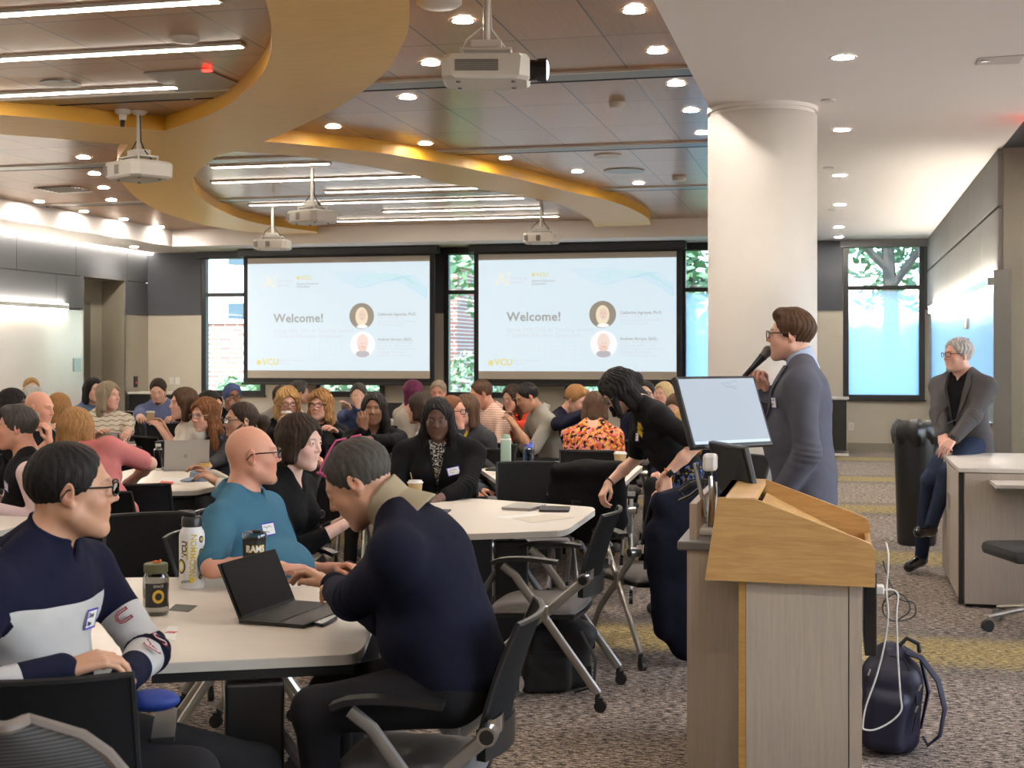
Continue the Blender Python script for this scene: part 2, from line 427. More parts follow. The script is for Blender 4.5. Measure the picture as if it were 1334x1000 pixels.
def glass_mat():
    m = bpy.data.materials.new('window_glass'); m.use_nodes = True; nt = m.node_tree; nt.nodes.clear()
    o = nt.nodes.new('ShaderNodeOutputMaterial'); t = nt.nodes.new('ShaderNodeBsdfTransparent'); t.inputs[0].default_value = (.86, .95, .98, 1)
    g = nt.nodes.new('ShaderNodeBsdfGlossy'); g.inputs['Roughness'].default_value = .02
    f = nt.nodes.new('ShaderNodeFresnel'); f.inputs[0].default_value = 1.5; x = nt.nodes.new('ShaderNodeMixShader')
    nt.links.new(f.outputs[0], x.inputs[0]); nt.links.new(t.outputs[0], x.inputs[1]); nt.links.new(g.outputs[0], x.inputs[2]); nt.links.new(x.outputs[0], o.inputs[0]); M['window_glass'] = m
    # painted reflection glare: milky below, clearing towards the top of the lower pane
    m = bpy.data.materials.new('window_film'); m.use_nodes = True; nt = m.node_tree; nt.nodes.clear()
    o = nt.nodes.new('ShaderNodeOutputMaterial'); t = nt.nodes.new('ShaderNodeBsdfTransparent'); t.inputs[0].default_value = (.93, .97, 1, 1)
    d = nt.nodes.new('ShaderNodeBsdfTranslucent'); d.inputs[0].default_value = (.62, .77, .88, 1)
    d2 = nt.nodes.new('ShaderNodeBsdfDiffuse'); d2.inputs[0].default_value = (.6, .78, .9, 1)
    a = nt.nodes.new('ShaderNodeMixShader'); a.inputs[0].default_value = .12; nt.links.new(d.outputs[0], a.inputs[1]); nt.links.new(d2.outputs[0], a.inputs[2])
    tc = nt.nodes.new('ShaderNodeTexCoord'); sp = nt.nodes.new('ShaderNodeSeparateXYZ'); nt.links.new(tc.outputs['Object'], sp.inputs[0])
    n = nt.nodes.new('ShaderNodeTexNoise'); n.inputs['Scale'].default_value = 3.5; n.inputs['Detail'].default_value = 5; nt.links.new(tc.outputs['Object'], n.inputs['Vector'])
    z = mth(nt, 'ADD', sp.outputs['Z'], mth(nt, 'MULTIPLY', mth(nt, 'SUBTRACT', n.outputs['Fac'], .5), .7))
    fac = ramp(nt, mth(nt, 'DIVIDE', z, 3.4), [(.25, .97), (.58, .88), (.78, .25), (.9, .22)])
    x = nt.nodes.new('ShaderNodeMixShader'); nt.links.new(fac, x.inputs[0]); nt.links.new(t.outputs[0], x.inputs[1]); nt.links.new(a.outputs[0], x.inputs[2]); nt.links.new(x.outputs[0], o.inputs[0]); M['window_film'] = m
glass_mat()
m_ = M['window_glass'].copy(); m_.name = 'window_glass_side'; [n for n in m_.node_tree.nodes if n.type == 'BSDF_TRANSPARENT'][0].inputs[0].default_value = (.96, .96, .96, 1); M['window_glass_side'] = m_
for i, (x0, x1) in enumerate(wins):
    f = mb(); fw = .045; y = BY+.04; TZ = 2.70
    for xx in (x0+fw, x1-fw): f.box((xx, y, (WB+WT)/2), (fw, .06, (WT-WB)/2))
    for zz, hh in ((WB+.04, .04), (WT-.03, .03), (TZ, .035)): f.box(((x0+x1)/2, y-.001, zz), ((x1-x0)/2, .055, hh))
    w_ = struct(f.build('window_%d' % (i+1), 'frame_black'))
    glare = i in (4, 5)
    mb().box(((x0+x1)/2, y+.02, (WB+TZ)/2), ((x1-x0)/2-.06, .004, (TZ-WB)/2-.05)).build('lower_pane', 'window_film' if glare else 'window_glass', w_)
    mb().box(((x0+x1)/2, y+.02, (TZ+WT)/2), ((x1-x0)/2-.06, .004, (WT-TZ)/2-.04)).build('upper_pane', 'window_glass', w_)
    mb().box(((x0+x1)/2, BY-.06, WT+.01), ((x1-x0)/2+.05, .055, .065), bev=.01).build('blind_casing', 'plastic_grey' if i == 5 else 'frame_black', w_)
    mb().box(((x0+x1)/2, BY-.02, WB-.01), ((x1-x0)/2+.02, .05, .012)).build('window_sill', 'frame_black', w_)

# right wall, whiteboard, light, corner and return
wr = plate('wall_right', (RX+.12, (SY+BY)/2, RH/2), (.1, (BY-SY)/2, RH/2), 'panel_grey')
cells = []
for (z0, z1) in ((2.36, 2.95), (2.965, RH)):
    for k in range(7):
        y0 = SY+.01+k*1.45; y1 = min(y0+1.44, BY)
        cells.append(((RX+.005, (y0+y1)/2, (z0+z1)/2), (.02, (y1-y0)/2, (z1-z0)/2-.004)))
felt('wall_panels', cells, 'panel_grey', wr)
mb().box((RX+.01, (SY+BY)/2-.2, .65), (.012, (BY-SY)/2-.2, .46)).build('lower_cladding', 'laminate', wr)
gbd = mb().box((RX-.029, 17.6, 1.59), (.012, 4.3, .63), bev=.004).build('glass_whiteboard', 'glass_board'); tag(gbd, 'long bluish glossy whiteboard on the right wall under the light bar', 'whiteboard')
mb().box((RX-.055, 17.6, .955), (.022, 4.0, .008), bev=.004).build('pen_tray', 'steel', gbd)
plate('wall_return', (2.83, SY+.085, RH/2), (1.36-.0, .1, RH/2), 'paint_taupe')
struct(mb().box((RX+.02, SY-.012, 1.19), (.075, .012, 1.19)).box((RX-.012, SY+.06, 1.19), (.012, .07, 1.19)).build('trim_2', 'steel'))
struct(mb().box((RX+.42, SY-.004, 1.2), (.012, .006, 1.2)).build('trim_3', 'seam_dark'))
f = mb(); f.box((4.3, (FY+BY)/2, .35), (.1, (BY-FY)/2, .35)); f.box((4.3, (FY+BY)/2, 3.6), (.1, (BY-FY)/2, .3))
ww = [(-3.6, -.6), (.6, 3.6), (4.8, 7.8), (9.0, 12.0)]; ys_ = [FY]+[v for w_ in ww for v in w_]+[BY]  # unseen windows, added to light the ceiling and the speaker
for i in range(0, len(ys_), 2): f.box((4.3, (ys_[i]+ys_[i+1])/2, 2.0), (.1, (ys_[i+1]-ys_[i])/2, 1.3))
struct(f.build('wall_far_right', 'paint_cream'))
for i, (y0, y1) in enumerate(ww):
    g = mb()
    for yy in (y0+.04, (y0+y1)/2, y1-.04): g.box((4.3, yy, 2.0), (.05, .04, 1.3))
    g.box((4.3, (y0+y1)/2, .74), (.06, (y1-y0)/2, .04)).box((4.3, (y0+y1)/2, 3.27), (.05, (y1-y0)/2, .03))
    w_ = struct(g.build('window_%d' % (i+7), 'frame_black')); mb().box((4.32, (y0+y1)/2, 2.0), (.004, (y1-y0)/2-.05, 1.25)).build('window_pane', 'window_glass_side', w_)
    area('daylight', (4.36, (y0+y1)/2, 2.0), 2.4, 2.8, 98, (1.0, .92, .87), (0, PI/2, 0))  # area lamp added at each invented window
plate('wall_front', (-4, FY-.1, 1.95), (9, .1, 1.95), 'paint_cream')

# ceiling: white border, wooden field, dark bay to the right of the corner
t_ = .05
f = mb()
f.box(((WOODX+RX+.02)/2, (FY+BY)/2, RH+.3), ((RX+.02-WOODX)/2, (BY-FY)/2, .3))
f.box(((LX+WOODX0)/2, (FY+BY)/2, RH+.3), ((WOODX0-LX)/2, (BY-FY)/2, .3))
f.box(((WOODX0+WOODX)/2, (WOODY1+BY)/2, RH+.3), ((WOODX-WOODX0)/2, (BY-WOODY1)/2, .3))
f.box((2.9, (SY+BY)/2, RH+.3), (1.45, (BY-SY)/2, .3))
cl = struct(f.build('ceiling', 'paint_ceiling'))
plate('ceiling_bay', (2.9, (FY+SY)/2, RH+.3), (1.44, (SY-FY)/2, .3), 'felt_grey')
plate('ceiling_wood', ((WOODX0+WOODX)/2, (FY+WOODY1)/2, WH+.05), ((WOODX-WOODX0)/2+.05, (WOODY1-FY)/2+.05, .05), 'wood_ceiling')
# glowing cove along the left soffit is an actual lamp: see below
for k, y in enumerate((-.37, 3.3, 6.97, 10.64, 14.31, 17.98)):
    s_ = struct(mb().box(((WOODX0+WOODX)/2, y, WH-.004), ((WOODX-WOODX0)/2, .016, .006)).build('trim_%d' % (k+4), 'seam_dark'))
    mb().box(((WOODX0+WOODX)/2, y-.19, WH-.006), ((WOODX-WOODX0)/2-.1, .13, .008)).build('air_slot', 'steel_dark' if k != 1 else 'steel', s_)
    mb().box(((WOODX0+WOODX)/2, y-.34, WH-.008), ((WOODX-WOODX0)/2-.1, .018, .010)).build('slot_flange', 'plastic_white', s_)

# the yellow ribbon under the wooden ceiling, an open loop with branches
rb = [(533, 0), (532, 37), (522, 62), (504, 92), (474, 118), (440, 140), (408, 156), (372, 173), (345, 184), (400, 189), (450, 194), (515, 202), (590, 215.5), (665, 230.5), (740, 249), (796, 262), (830, 275.5), (846, 286), (848, 293),
      (775, 296), (770, 287), (751, 275), (721, 264), (665, 253), (590, 240), (504, 221), (440, 211), (390, 203.5), (340, 199.5), (308, 197), (288, 201), (272, 211), (257, 224), (251, 237), (256, 251), (272, 265), (306, 282), (340, 291.5), (380, 297.5), (413, 302),
      (414, 305), (372, 305), (326, 302), (272, 294), (221, 280), (184, 262), (163, 243), (154, 226), (154, 207), (167, 188), (136, 186), (68, 180), (0, 175), (-190, 161), (-190, 134), (0, 149.5), (68, 155), (136, 162.5), (214, 170.5), (245, 160), (272, 149.6), (298, 136), (316, 122), (337, 102), (348, 84), (353, 66), (354, 45), (352, 25), (346, 0), (330, -60), (300, -130), (500, -130), (527, -50)]
RBZ = 3.65
pts = [P(x, y, z=RBZ) for x, y in rb]
def subdiv(pts, n=4):
    out = []; m = len(pts)
    for i in range(m):
        p0, p1, p2, p3 = pts[i-1], pts[i], pts[(i+1) % m], pts[(i+2) % m]
        sharp = (p1-p0).normalized().dot((p2-p1).normalized()) < .55 or (p2-p1).normalized().dot((p3-p2).normalized()) < .55
        for k in range(n if not sharp else 1):
            t = k/n
            out.append(p1 if sharp else .5*((2*p1)+(-p0+p2)*t+(2*p0-5*p1+4*p2-p3)*t*t+(-p0+3*p1-3*p2+p3)*t**3))
    return out
pts = subdiv(pts)
me = bpy.data.meshes.new('ceiling_ribbon'); n = len(pts)
bm = bmesh.new()
lo = [bm.verts.new((p.x, p.y, RBZ)) for p in pts]; hi = [bm.verts.new((p.x, p.y, WH+.01)) for p in pts]
fb = bm.faces.new(lo[::-1]); ft = bm.faces.new(hi)
sides = [bm.faces.new((lo[i], lo[(i+1) % n], hi[(i+1) % n], hi[i])) for i in range(n)]
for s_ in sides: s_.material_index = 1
bmesh.ops.recalc_face_normals(bm, faces=bm.faces[:])
bmesh.ops.triangulate(bm, faces=[fb, ft])
bm.to_mesh(me); bm.free()
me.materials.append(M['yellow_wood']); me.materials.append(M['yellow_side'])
rbo = bpy.data.objects.new('ceiling_ribbon', me); C.objects.link(rbo)
tag(rbo, 'curving yellow wood band looping under the brown panelled ceiling', 'ceiling feature')

# ================================================================== ceiling lights
def strip(X0, X1, Y, zc=WH, label=None, w=.035):
    t = empty('linear_ceiling_light', ((X0+X1)/2, Y, zc)); L = (X1-X0)/2
    mb().box((0, 0, -.008), (L+.02, w+.018, .012)).build('frame', 'plastic_white', t)
    mb().box((0, 0, -.022), (L, w, .004)).build('diffuser', 'strip_emit', t)
    tag(t, label, 'ceiling light', None)
    return t
SP = [((-9.9, -3.67, 7.67), 'nearest glowing light strip at the top left corner, cut by the frame'), ((-9.9, -4.05, 8.84), 'second glowing light strip from the top left, longest of that group'),
      ((-9.9, -5.19, 10.08), 'third glowing light strip at left, just before the silver air slot'),
      ((-7.01, -5.60, 14.54), 'shortest glowing light strip, first inside the yellow loop'), ((-7.63, -4.92, 15.83), 'second glowing light strip inside the yellow loop'),
      ((-6.62, -4.44, 17.12), 'third light strip inside the yellow loop, starting behind a projector pole'), ((-8.27, -4.22, 18.37), 'fourth and longest light strip inside the yellow loop'),
      ((-6.68, -4.25, 19.68), 'fifth light strip inside the yellow loop, above the far right projector'), ((-7.9, -4.25, 20.95), 'farthest light strip, close to the back soffit')]
for (a, b_, y), l in SP: strip(a, b_, y, label=l)
for y in (0.4, 1.9, 3.4): strip(-9.5, -3.2, y, label='glowing light strip behind the photographer').update_tag()
for o in [o for o in C.objects if o.get('label') == 'glowing light strip behind the photographer']: o['group'] = 'light strips out of view'

def downlight(p, z, label, power=70, K=.62, spot=True, col=(1, .91, .80)):
    t = empty('downlight', (p.x, p.y, z))
    mb().lathe([(.088, -.003), (.088, .002), (.066, .002), (.066, -.003), (.088, -.003)], n=20).build('trim_ring', 'plastic_white', t)
    mb().lathe([(.066, -.001), (.0001, -.001)], n=20).build('lens', 'light_emit' if power > 50 else 'light_emit_low', t)

    tag(t, label, 'downlight', None)
    return t
DL = [(603, 28.5, 'beside the near projector pole'), (826, 15.4, 'nearest the top edge by the white ceiling'), (561, 83.6, 'just left of the big near projector'), (856, 68, 'above the first air slot near the white ceiling'),
      (531, 128, 'below and left of the big near projector'), (881, 110.5, 'just below the first air slot at right'), (900, 145, 'with a proud housing, left of the column top'), (915, 174, 'touching the left edge of the column'),
      (434, 166, 'between the two arms of the yellow band'), (554, 188, 'just above the yellow arm, left of centre'), (658.5, 207, 'halfway along above the yellow arm'), (752, 224, 'above the right part of the yellow arm'),
      (832, 239, 'farthest right above the end of the yellow arm'), (109, 206, 'first left of the hanging projector pole'), (123, 227, 'second of the far left row'), (135, 245, 'third of the far left row'), (145, 261, 'fourth of the far left row'),
      (51, 263, 'by the left soffit behind the square grille'), (109, 276, 'close to the left soffit edge'), (161, 286, 'near the far left soffit corner'), (208, 296, 'in the far left corner of the brown ceiling')]
for x, y, l in DL: downlight(P(x, y, z=WH-.012), WH-.006, 'small round downlight in the brown ceiling, '+l, 62 if not any(k in l for k in ('column', 'above the yellow arm', 'right part', 'between the two arms')) else 40)
WL = [(1098, 76, 'nearest one above the speaker'), (1097, 170, 'second, right of the column'), (1094, 229, 'third along the aisle'), (1094, 267, 'fourth along the aisle'), (1093, 296, 'fifth along the aisle'), (1093, 309, 'last before the window')]
for x, y, l in WL: downlight(P(x, y, z=RH-.01), RH-.004, 'small round downlight in the white ceiling, '+l, 62)
for x, y in ((-2.5, 1.5), (-2.5, -1.5), (-5.5, 5.5), (-8, 5.5), (-2.2, 5.2), (-6, -2), (-9.5, 5.5), (-9.5, 1.5)):
    t = downlight(Vector((x, y, 0)), WH-.006, 'small round downlight out of view', 75); t['group'] = 'downlights out of view'
for x, y in ((.3, 2.2), (.3, -1.5), (3, 6), (3, 2), (2.3, 11.6), (.25, 5.4)):  # the bay lamp near the corner is added to brighten the return wall
    t = downlight(Vector((x, y, 0)), (RH if x < 1 else RH)-.004, 'small round downlight out of view', 60); t['group'] = 'downlights out of view'

def disc_dev(name, px, py, z, r, h, m, label, cat, dome=False):
    p = P(px, py, z=z); prof = [(r, 0), (r, -h), (.0001, -h)] if not dome else [(r, 0), (r, -h*.5), (r*.8, -h), (.0001, -h*1.25)]
    o = mb().lathe([(.0001, 0)]+prof, n=20).build(name, m, None, True, (p.x, p.y, z)); tag(o, label, cat); return o
disc_dev('ceiling_speaker', 79, 108, WH, .16, .012, 'steel_dark', 'round flat ceiling speaker between two light strips at left', 'ceiling speaker')
disc_dev('smoke_detector', 241, 49, WH, .10, .03, 'plastic_white', 'white round detector right of the strips at top left', 'detector', True)
disc_dev('smoke_detector', 804, 133, WH, .07, .05, 'plastic_white', 'small white detector on the brown ceiling left of the downlight row', 'detector', True)
disc_dev('smoke_detector', 885, 230, WH, .09, .05, 'plastic_white', 'small white detector on the brown ceiling beside the column', 'detector', True)
disc_dev('ceiling_speaker', 792, 202, WH, .15, .012, 'plastic_white', 'pale round ceiling speaker behind the second air slot', 'ceiling speaker')
disc_dev('ceiling_speaker', 813, 222, WH, .24, .012, 'steel_dark', 'dark round ceiling speaker grille above the yellow arm', 'ceiling speaker')
disc_dev('wireless_access_point', 572, 0.5, WH, .14, .04, 'plastic_white', 'round white device at the top edge left of the projector pole', 'access point', True)
disc_dev('ceiling_sensor', 1079, 130, RH, .055, .012, 'plastic_white', 'small white disc on the white ceiling right of the column top', 'sensor')
disc_dev('ceiling_sensor', 1079, 218, RH, .05, .012, 'plastic_white', 'small white disc, middle one of the aisle ceiling', 'sensor')
disc_dev('ceiling_sensor', 1083, 273, RH, .05, .012, 'plastic_white', 'small white disc, farthest one of the aisle ceiling', 'sensor')
p = P(160, 143, z=WH)
cs_ = mb().lathe([(.0001, 0), (.07, 0), (.07, -.03), (.035, -.045), (.03, -.09), (.0001, -.10)], n=16).build('ceiling_camera', 'plastic_white', None, True, (p.x, p.y, WH))
mb().cyl((0, 0, -.09), (0, -.01, -.15), .022, .018).build('camera_barrel', 'plastic_black', cs_, True); tag(cs_, 'small white ceiling camera beside the left projector pole', 'camera')
p0 = P(250, 97, z=WH-.006)
ap = mb().prism([tuple(P(*q, z=WH)[:2]) for q in ((187, 94), (266, 89), (312, 107), (249, 128))], WH-.012, WH-.002).build('ceiling_access_panel', 'panel_silver'); tag(ap, 'silver ceiling access panel with a red light at the top left', 'panel')
q = P(270, 92, z=WH-.02); mb().box(q, (.035, .018, .008)).build('indicator_light', 'red_led', ap)
vp = mb().prism([tuple(P(*q, z=WH)[:2]) for q in ((44, 244), (88, 242), (122, 248.5), (80, 251))], WH-.02, WH-.002).build('ceiling_vent', 'plastic_white'); tag(vp, 'square white ceiling vent in the brown ceiling at far left', 'vent')
g = mb()
for k in range(1, 7):
    a = P(44, 244, z=WH-.022).lerp(P(80, 251, z=WH-.022), k/7); b_ = P(88, 242, z=WH-.022).lerp(P(122, 248.5, z=WH-.022), k/7); g.tube([a, b_], .012, 4)
g.build('vent_slats', 'steel_dark', vp)
hp_ = mb().prism([tuple(P(*q, z=RH)[:2]) for q in ((1271, 84), (1275, 75), (1334, 71), (1327, 82))], RH-.005, RH-.001).build('ceiling_hatch', 'paint_white'); tag(hp_, 'thin white access hatch in the white ceiling at top right', 'panel')
q = P(1284, 79.5, z=RH-.006); mb().cyl(q, q+Vector((0, 0, -.004)), .03).build('hatch_latch', 'steel_dark', hp_)
q = Vector((1.75, 11.5, RH))
ex = mb().box((0, 0, -.16), (.02, .15, .10), bev=.01).build('exit_sign', 'plastic_white', None, False, tuple(q)); tag(ex, 'red lit exit sign hanging at the right edge of the ceiling', 'exit sign')
mb().box((0, 0, -.03), (.01, .03, .03)).build('sign_bracket', 'plastic_white', ex)
text_mesh('EXIT', .13, .002, 'red_led', ex, 'sign_letters', (-.024, .125, -.205), Matrix(((0, 0, -1), (-1, 0, 0), (0, 1, 0))))
rl = bpy.data.lights.new('exit_glow', 'POINT'); rl.energy = 2.5; rl.color = (1, .05, .03); rl.shadow_soft_size = .05
o = bpy.data.objects.new('lamp', rl); C.objects.link(o); o.parent = ex; o.location = (-.10, 0, -.10)

# wall light bars (up and down light)
def wall_bar(name, x, y0, y1, z, side, label, p):
    t = empty(name, (x, (y0+y1)/2, z)); L = (y1-y0)/2
    mb().box((side*-.057, 0, 0), (.032, L, .040), bev=.004).build('housing', 'steel' if side > 0 else 'plastic_white', t)
    mb().box((side*-.055, 0, .043), (.026, L-.01, .003)).build('upper_diffuser', 'strip_emit2', t); mb().box((side*-.055, 0, -.043), (.026, L-.01, .003)).build('lower_diffuser', 'strip_emit2', t)
    b_ = mb()
    for k in range(4): b_.box((side*-.012, -L+.3+k*(2*L-.6)/3, 0), (.016, .02, .015))
    b_.build('bracket', 'steel', t); tag(t, label, 'wall light'); return t
mat('strip_emit2', (1, 1, 1), .5, emit=(1, .90, .76), estr=45)
wall_bar('wall_light', LX+.0, 8.0, 20.45, 2.39, -1, 'long glowing light bar above the whiteboard on the left wall', 1)
wall_bar('wall_light', RX, 13.3, 21.9, 2.285, 1, 'long glowing light bar above the glossy whiteboard on the right wall', 1)
# cove lamp: a lit ledge on top of the left soffit's wall side
st = mb().box((LX+.06, (FY+BY)/2, RH-.02), (.05, (BY-FY)/2, .012)).build('cove_light', 'strip_emit'); tag(st, 'glowing cove strip where left wall meets the white soffit', 'cove light')
for px, py, l in ((27, 293, 'near one'), (179, 321, 'far one')): 
    p = P(px, py, z=RH); downlight(Vector((LX+.55, p.y, 0)), RH-.004, 'small round downlight in the left soffit, '+l, 55)

# ================================================================== column
cp = Vector((-.563, 10.66, 0)); CR = .413
col = mb().lathe([(CR, 0), (CR, RH-.06)], n=64).build('column', 'paint_white', None, True, tuple(cp)); struct(col)
mb().lathe([(CR-.02, RH-.07), (CR-.02, RH-.03), (CR+.004, RH-.03), (CR+.004, RH+.01)], n=64).build('column_cap', 'paint_ceiling', col, True)
mb().lathe([(CR, 0), (CR+.012, 0), (CR+.012, .1), (CR, .1)], n=48).build('column_base', 'paint_taupe', col, True)

# ================================================================== projectors
mat('lens_glow', (.9, .95, 1), .1, emit=(.85, .93, 1), estr=5)
def projector(loc, rz, label, pole_top, kind=0, s=1.0):
    t = empty('ceiling_projector', loc, rz)
    W_, D_, H_ = .255*s, .20*s, .072*s
    # body: chamfered outline, underside narrower
    def outline(w, d, c): return [(-w+c, -d), (w-c, -d), (w, -d+c), (w, d-c), (w-c, d), (-w+c, d), (-w, d-c), (-w, -d+c)]
    b_ = mb(); rings = [(.93, -H_*1.0, .07), (1.0, -H_*.75, .06), (1.0, H_*.7, .05), (.95, H_, .05)]
    vs = []; fs = []
    for k, z, c in rings: vs += [(x*1, y*1, z) for x, y in outline(W_*k, D_*k, c*s)]
    for i in range(3):
        for j in range(8): fs.append((i*8+j, i*8+(j+1) % 8, (i+1)*8+(j+1) % 8, (i+1)*8+j))
    fs += [list(range(8))[::-1], [24+j for j in range(8)]]
    b_.add(vs, fs); b_.build('projector_body', 'plastic_white', t, 25*D2R)
    v_ = mb()
    if kind == 0:
        for sx_ in ((-.13, .085),): 
            for k in range(9): v_.box((-.05*s, -D_-.002, (-.028+.0075*k)*s), (.125*s, .003, .0022*s))
    else:
        for cx in (-.20, -.02):
            for k in range(8): v_.box((cx*s, -D_-.002, (-.035+.010*k)*s), (.032*s, .003, .003*s))
    v_.build('vent_grille', 'steel_dark', t)
    f_ = mb()
    for sx_, sy_ in ((-.16, -.1), (.16, -.1), (-.16, .1), (.16, .1)): f_.cyl((sx_*s, sy_*s, -H_-.008), (sx_*s, sy_*s, -H_+.002), .013*s, .016*s)
    f_.build('foot', 'plastic_grey', t, True)
    mb().box((0, -.02, -H_-.001), (.10*s, .045*s, .002)).build('underside_cover', 'plastic_white' if kind else 'steel_dark', t) if kind else None
    if kind == 0:
        l_ = mb(); l_.cyl((W_-.01, -.05, .0), (W_+.045, -.05, .0), .062*s, .058*s, 24); l_.cyl((W_+.045, -.05, 0), (W_+.10, -.05, 0), .066*s, .070*s, 24)
        lo_ = l_.build('lens_barrel', 'plastic_black', t, True); mb().lathe([(.062*s, 0), (.045*s, .012), (.0001, .018)], (0, 0, 0), 24, Matrix(((0, 0, 1), (0, 1, 0), (-1, 0, 0)))).build('lens_glass', 'lens_glow', lo_, True, (W_+.098, -.05, 0))
    else:
        mb().cyl((.10, D_-.005, .0), (.10, D_+.02, 0), .04*s, .036*s, 20).build('lens_barrel', 'plastic_black', t, True)
    m_ = mb(); m_.box((0, 0, H_+.045*s), (.15*s, .10*s, .008), bev=.003); m_.box((0, 0, H_+.085*s), (.09*s, .06*s, .022*s), bev=.004)
    for sx_ in (-.14, .14):
        for sy_ in (-.09, .09): m_.cyl((sx_*s, sy_*s, H_-.01), (sx_*s, sy_*s, H_+.05*s), .010*s)
    m_.build('mount_bracket', 'plastic_white', t)
    pt = pole_top-loc[2]
    mb().cyl((0, 0, H_+.08*s), (0, 0, pt), .021, n=16).build('mount_pole', 'plastic_white', t, True)
    mb().lathe([(.0001, pt-.03), (.05, pt-.03), (.075, pt-.008), (.075, pt), (.0001, pt)], n=20).build('ceiling_flange', 'plastic_white', t, True)
    c_ = mb(); c_.tube([(.02, .0, pt-.04), (.030, 0, pt*.55), (.03, .0, H_+.18*s), (.09, 0, H_+.10*s), (.16*s, .03, H_+.01)], .006, 6); c_.tube([(-.02, .0, H_+.2*s), (-.12*s, .0, H_+.12*s), (-.17*s, .02, H_+.0)], .005, 6); c_.build('cable', 'plastic_black' if kind else 'plastic_white', t, True)
    tag(t, label, 'projector'); return t
def prj(px, py, d, rz, label, kind, s): 
    p = P(px, py, d=d); return projector((p.x, p.y, p.z), rz, label, WH, kind, s)
prj(634, 94, 8.2, 12*D2R, 'large white projector with a glowing lens at the top centre', 0, 1.02)
prj(181, 223, 12.2, -30*D2R, 'white projector hanging from the ceiling at far left', 1, 1.05)
prj(407, 283, 15.7, -28*D2R, 'white projector hanging above the left projection screen, on a long pole', 1, 1.0)
prj(355, 319, 19.9, 8*D2R, 'small far white projector in front of the left screen top edge', 1, .98)
prj(705, 311, 19.2, 5*D2R, 'small far white projector in front of the right screen top edge', 1, .95)

# ================================================================== projection screens
def emitmat(name, col, s=1.0):
    m = bpy.data.materials.new(name); m.use_nodes = True; nt = m.node_tree; b = nt.nodes['Principled BSDF']
    b.inputs['Base Color'].default_value = (.25, .25, .25, 1); b.inputs['Roughness'].default_value = .9
    n = nt.nodes.new('ShaderNodeTexNoise'); n.inputs['Scale'].default_value = 2; tc = nt.nodes.new('ShaderNodeTexCoord'); nt.links.new(tc.outputs['Object'], n.inputs[0])
    c = mx(nt, n.outputs['Fac'], tuple(max(0, x*.985) for x in col), tuple(min(1, x*1.015) for x in col)); nt.links.new(c, b.inputs['Emission Color']); b.inputs['Emission Strength'].default_value = s
    M[name] = m; return m
def slide_mat():
    m = emitmat('slide_light', (.76, .85, .93), .66); nt, b = nodes(m)
    tc = nt.nodes.new('ShaderNodeTexCoord'); sp = nt.nodes.new('ShaderNodeSeparateXYZ'); nt.links.new(tc.outputs['Object'], sp.inputs[0])
    f = mth(nt, 'ADD', mth(nt, 'MULTIPLY', sp.outputs['Z'], .28), mth(nt, 'MULTIPLY', sp.outputs['X'], .06))
    nt.links.new(ramp(nt, mth(nt, 'ADD', f, .5), [(.15, (.66, .79, .95)), (.5, (.72, .84, .96)), (.62, (.84, .90, .94)), (.8, (.68, .83, .92))]), b.inputs['Emission Color'])
slide_mat()
for nm, c, e in (('slide_ink', (.22, .23, .22), .8), ('slide_grey', (.52, .55, .62), .8), ('slide_gold', (.62, .55, .16), .8), ('slide_palegold', (.82, .72, .45), .8), ('slide_line', (.46, .70, .84), .66), ('slide_line2', (.46, .76, .76), .66),
                 ('slide_dot', (.70, .79, .86), .8), ('slide_photo_dark', (.20, .17, .13), .8), ('slide_photo_skin', (.70, .50, .42), .8), ('slide_photo_hair', (.72, .62, .44), .8), ('slide_photo_pale', (.80, .80, .82), .8), ('slide_photo_face', (.74, .58, .53), .8), ('slide_photo_cloth', (.35, .35, .40), .8)): emitmat(nm, c, e)
mat('screen_fabric', (.52, .47, .41), .9, noise=.02)
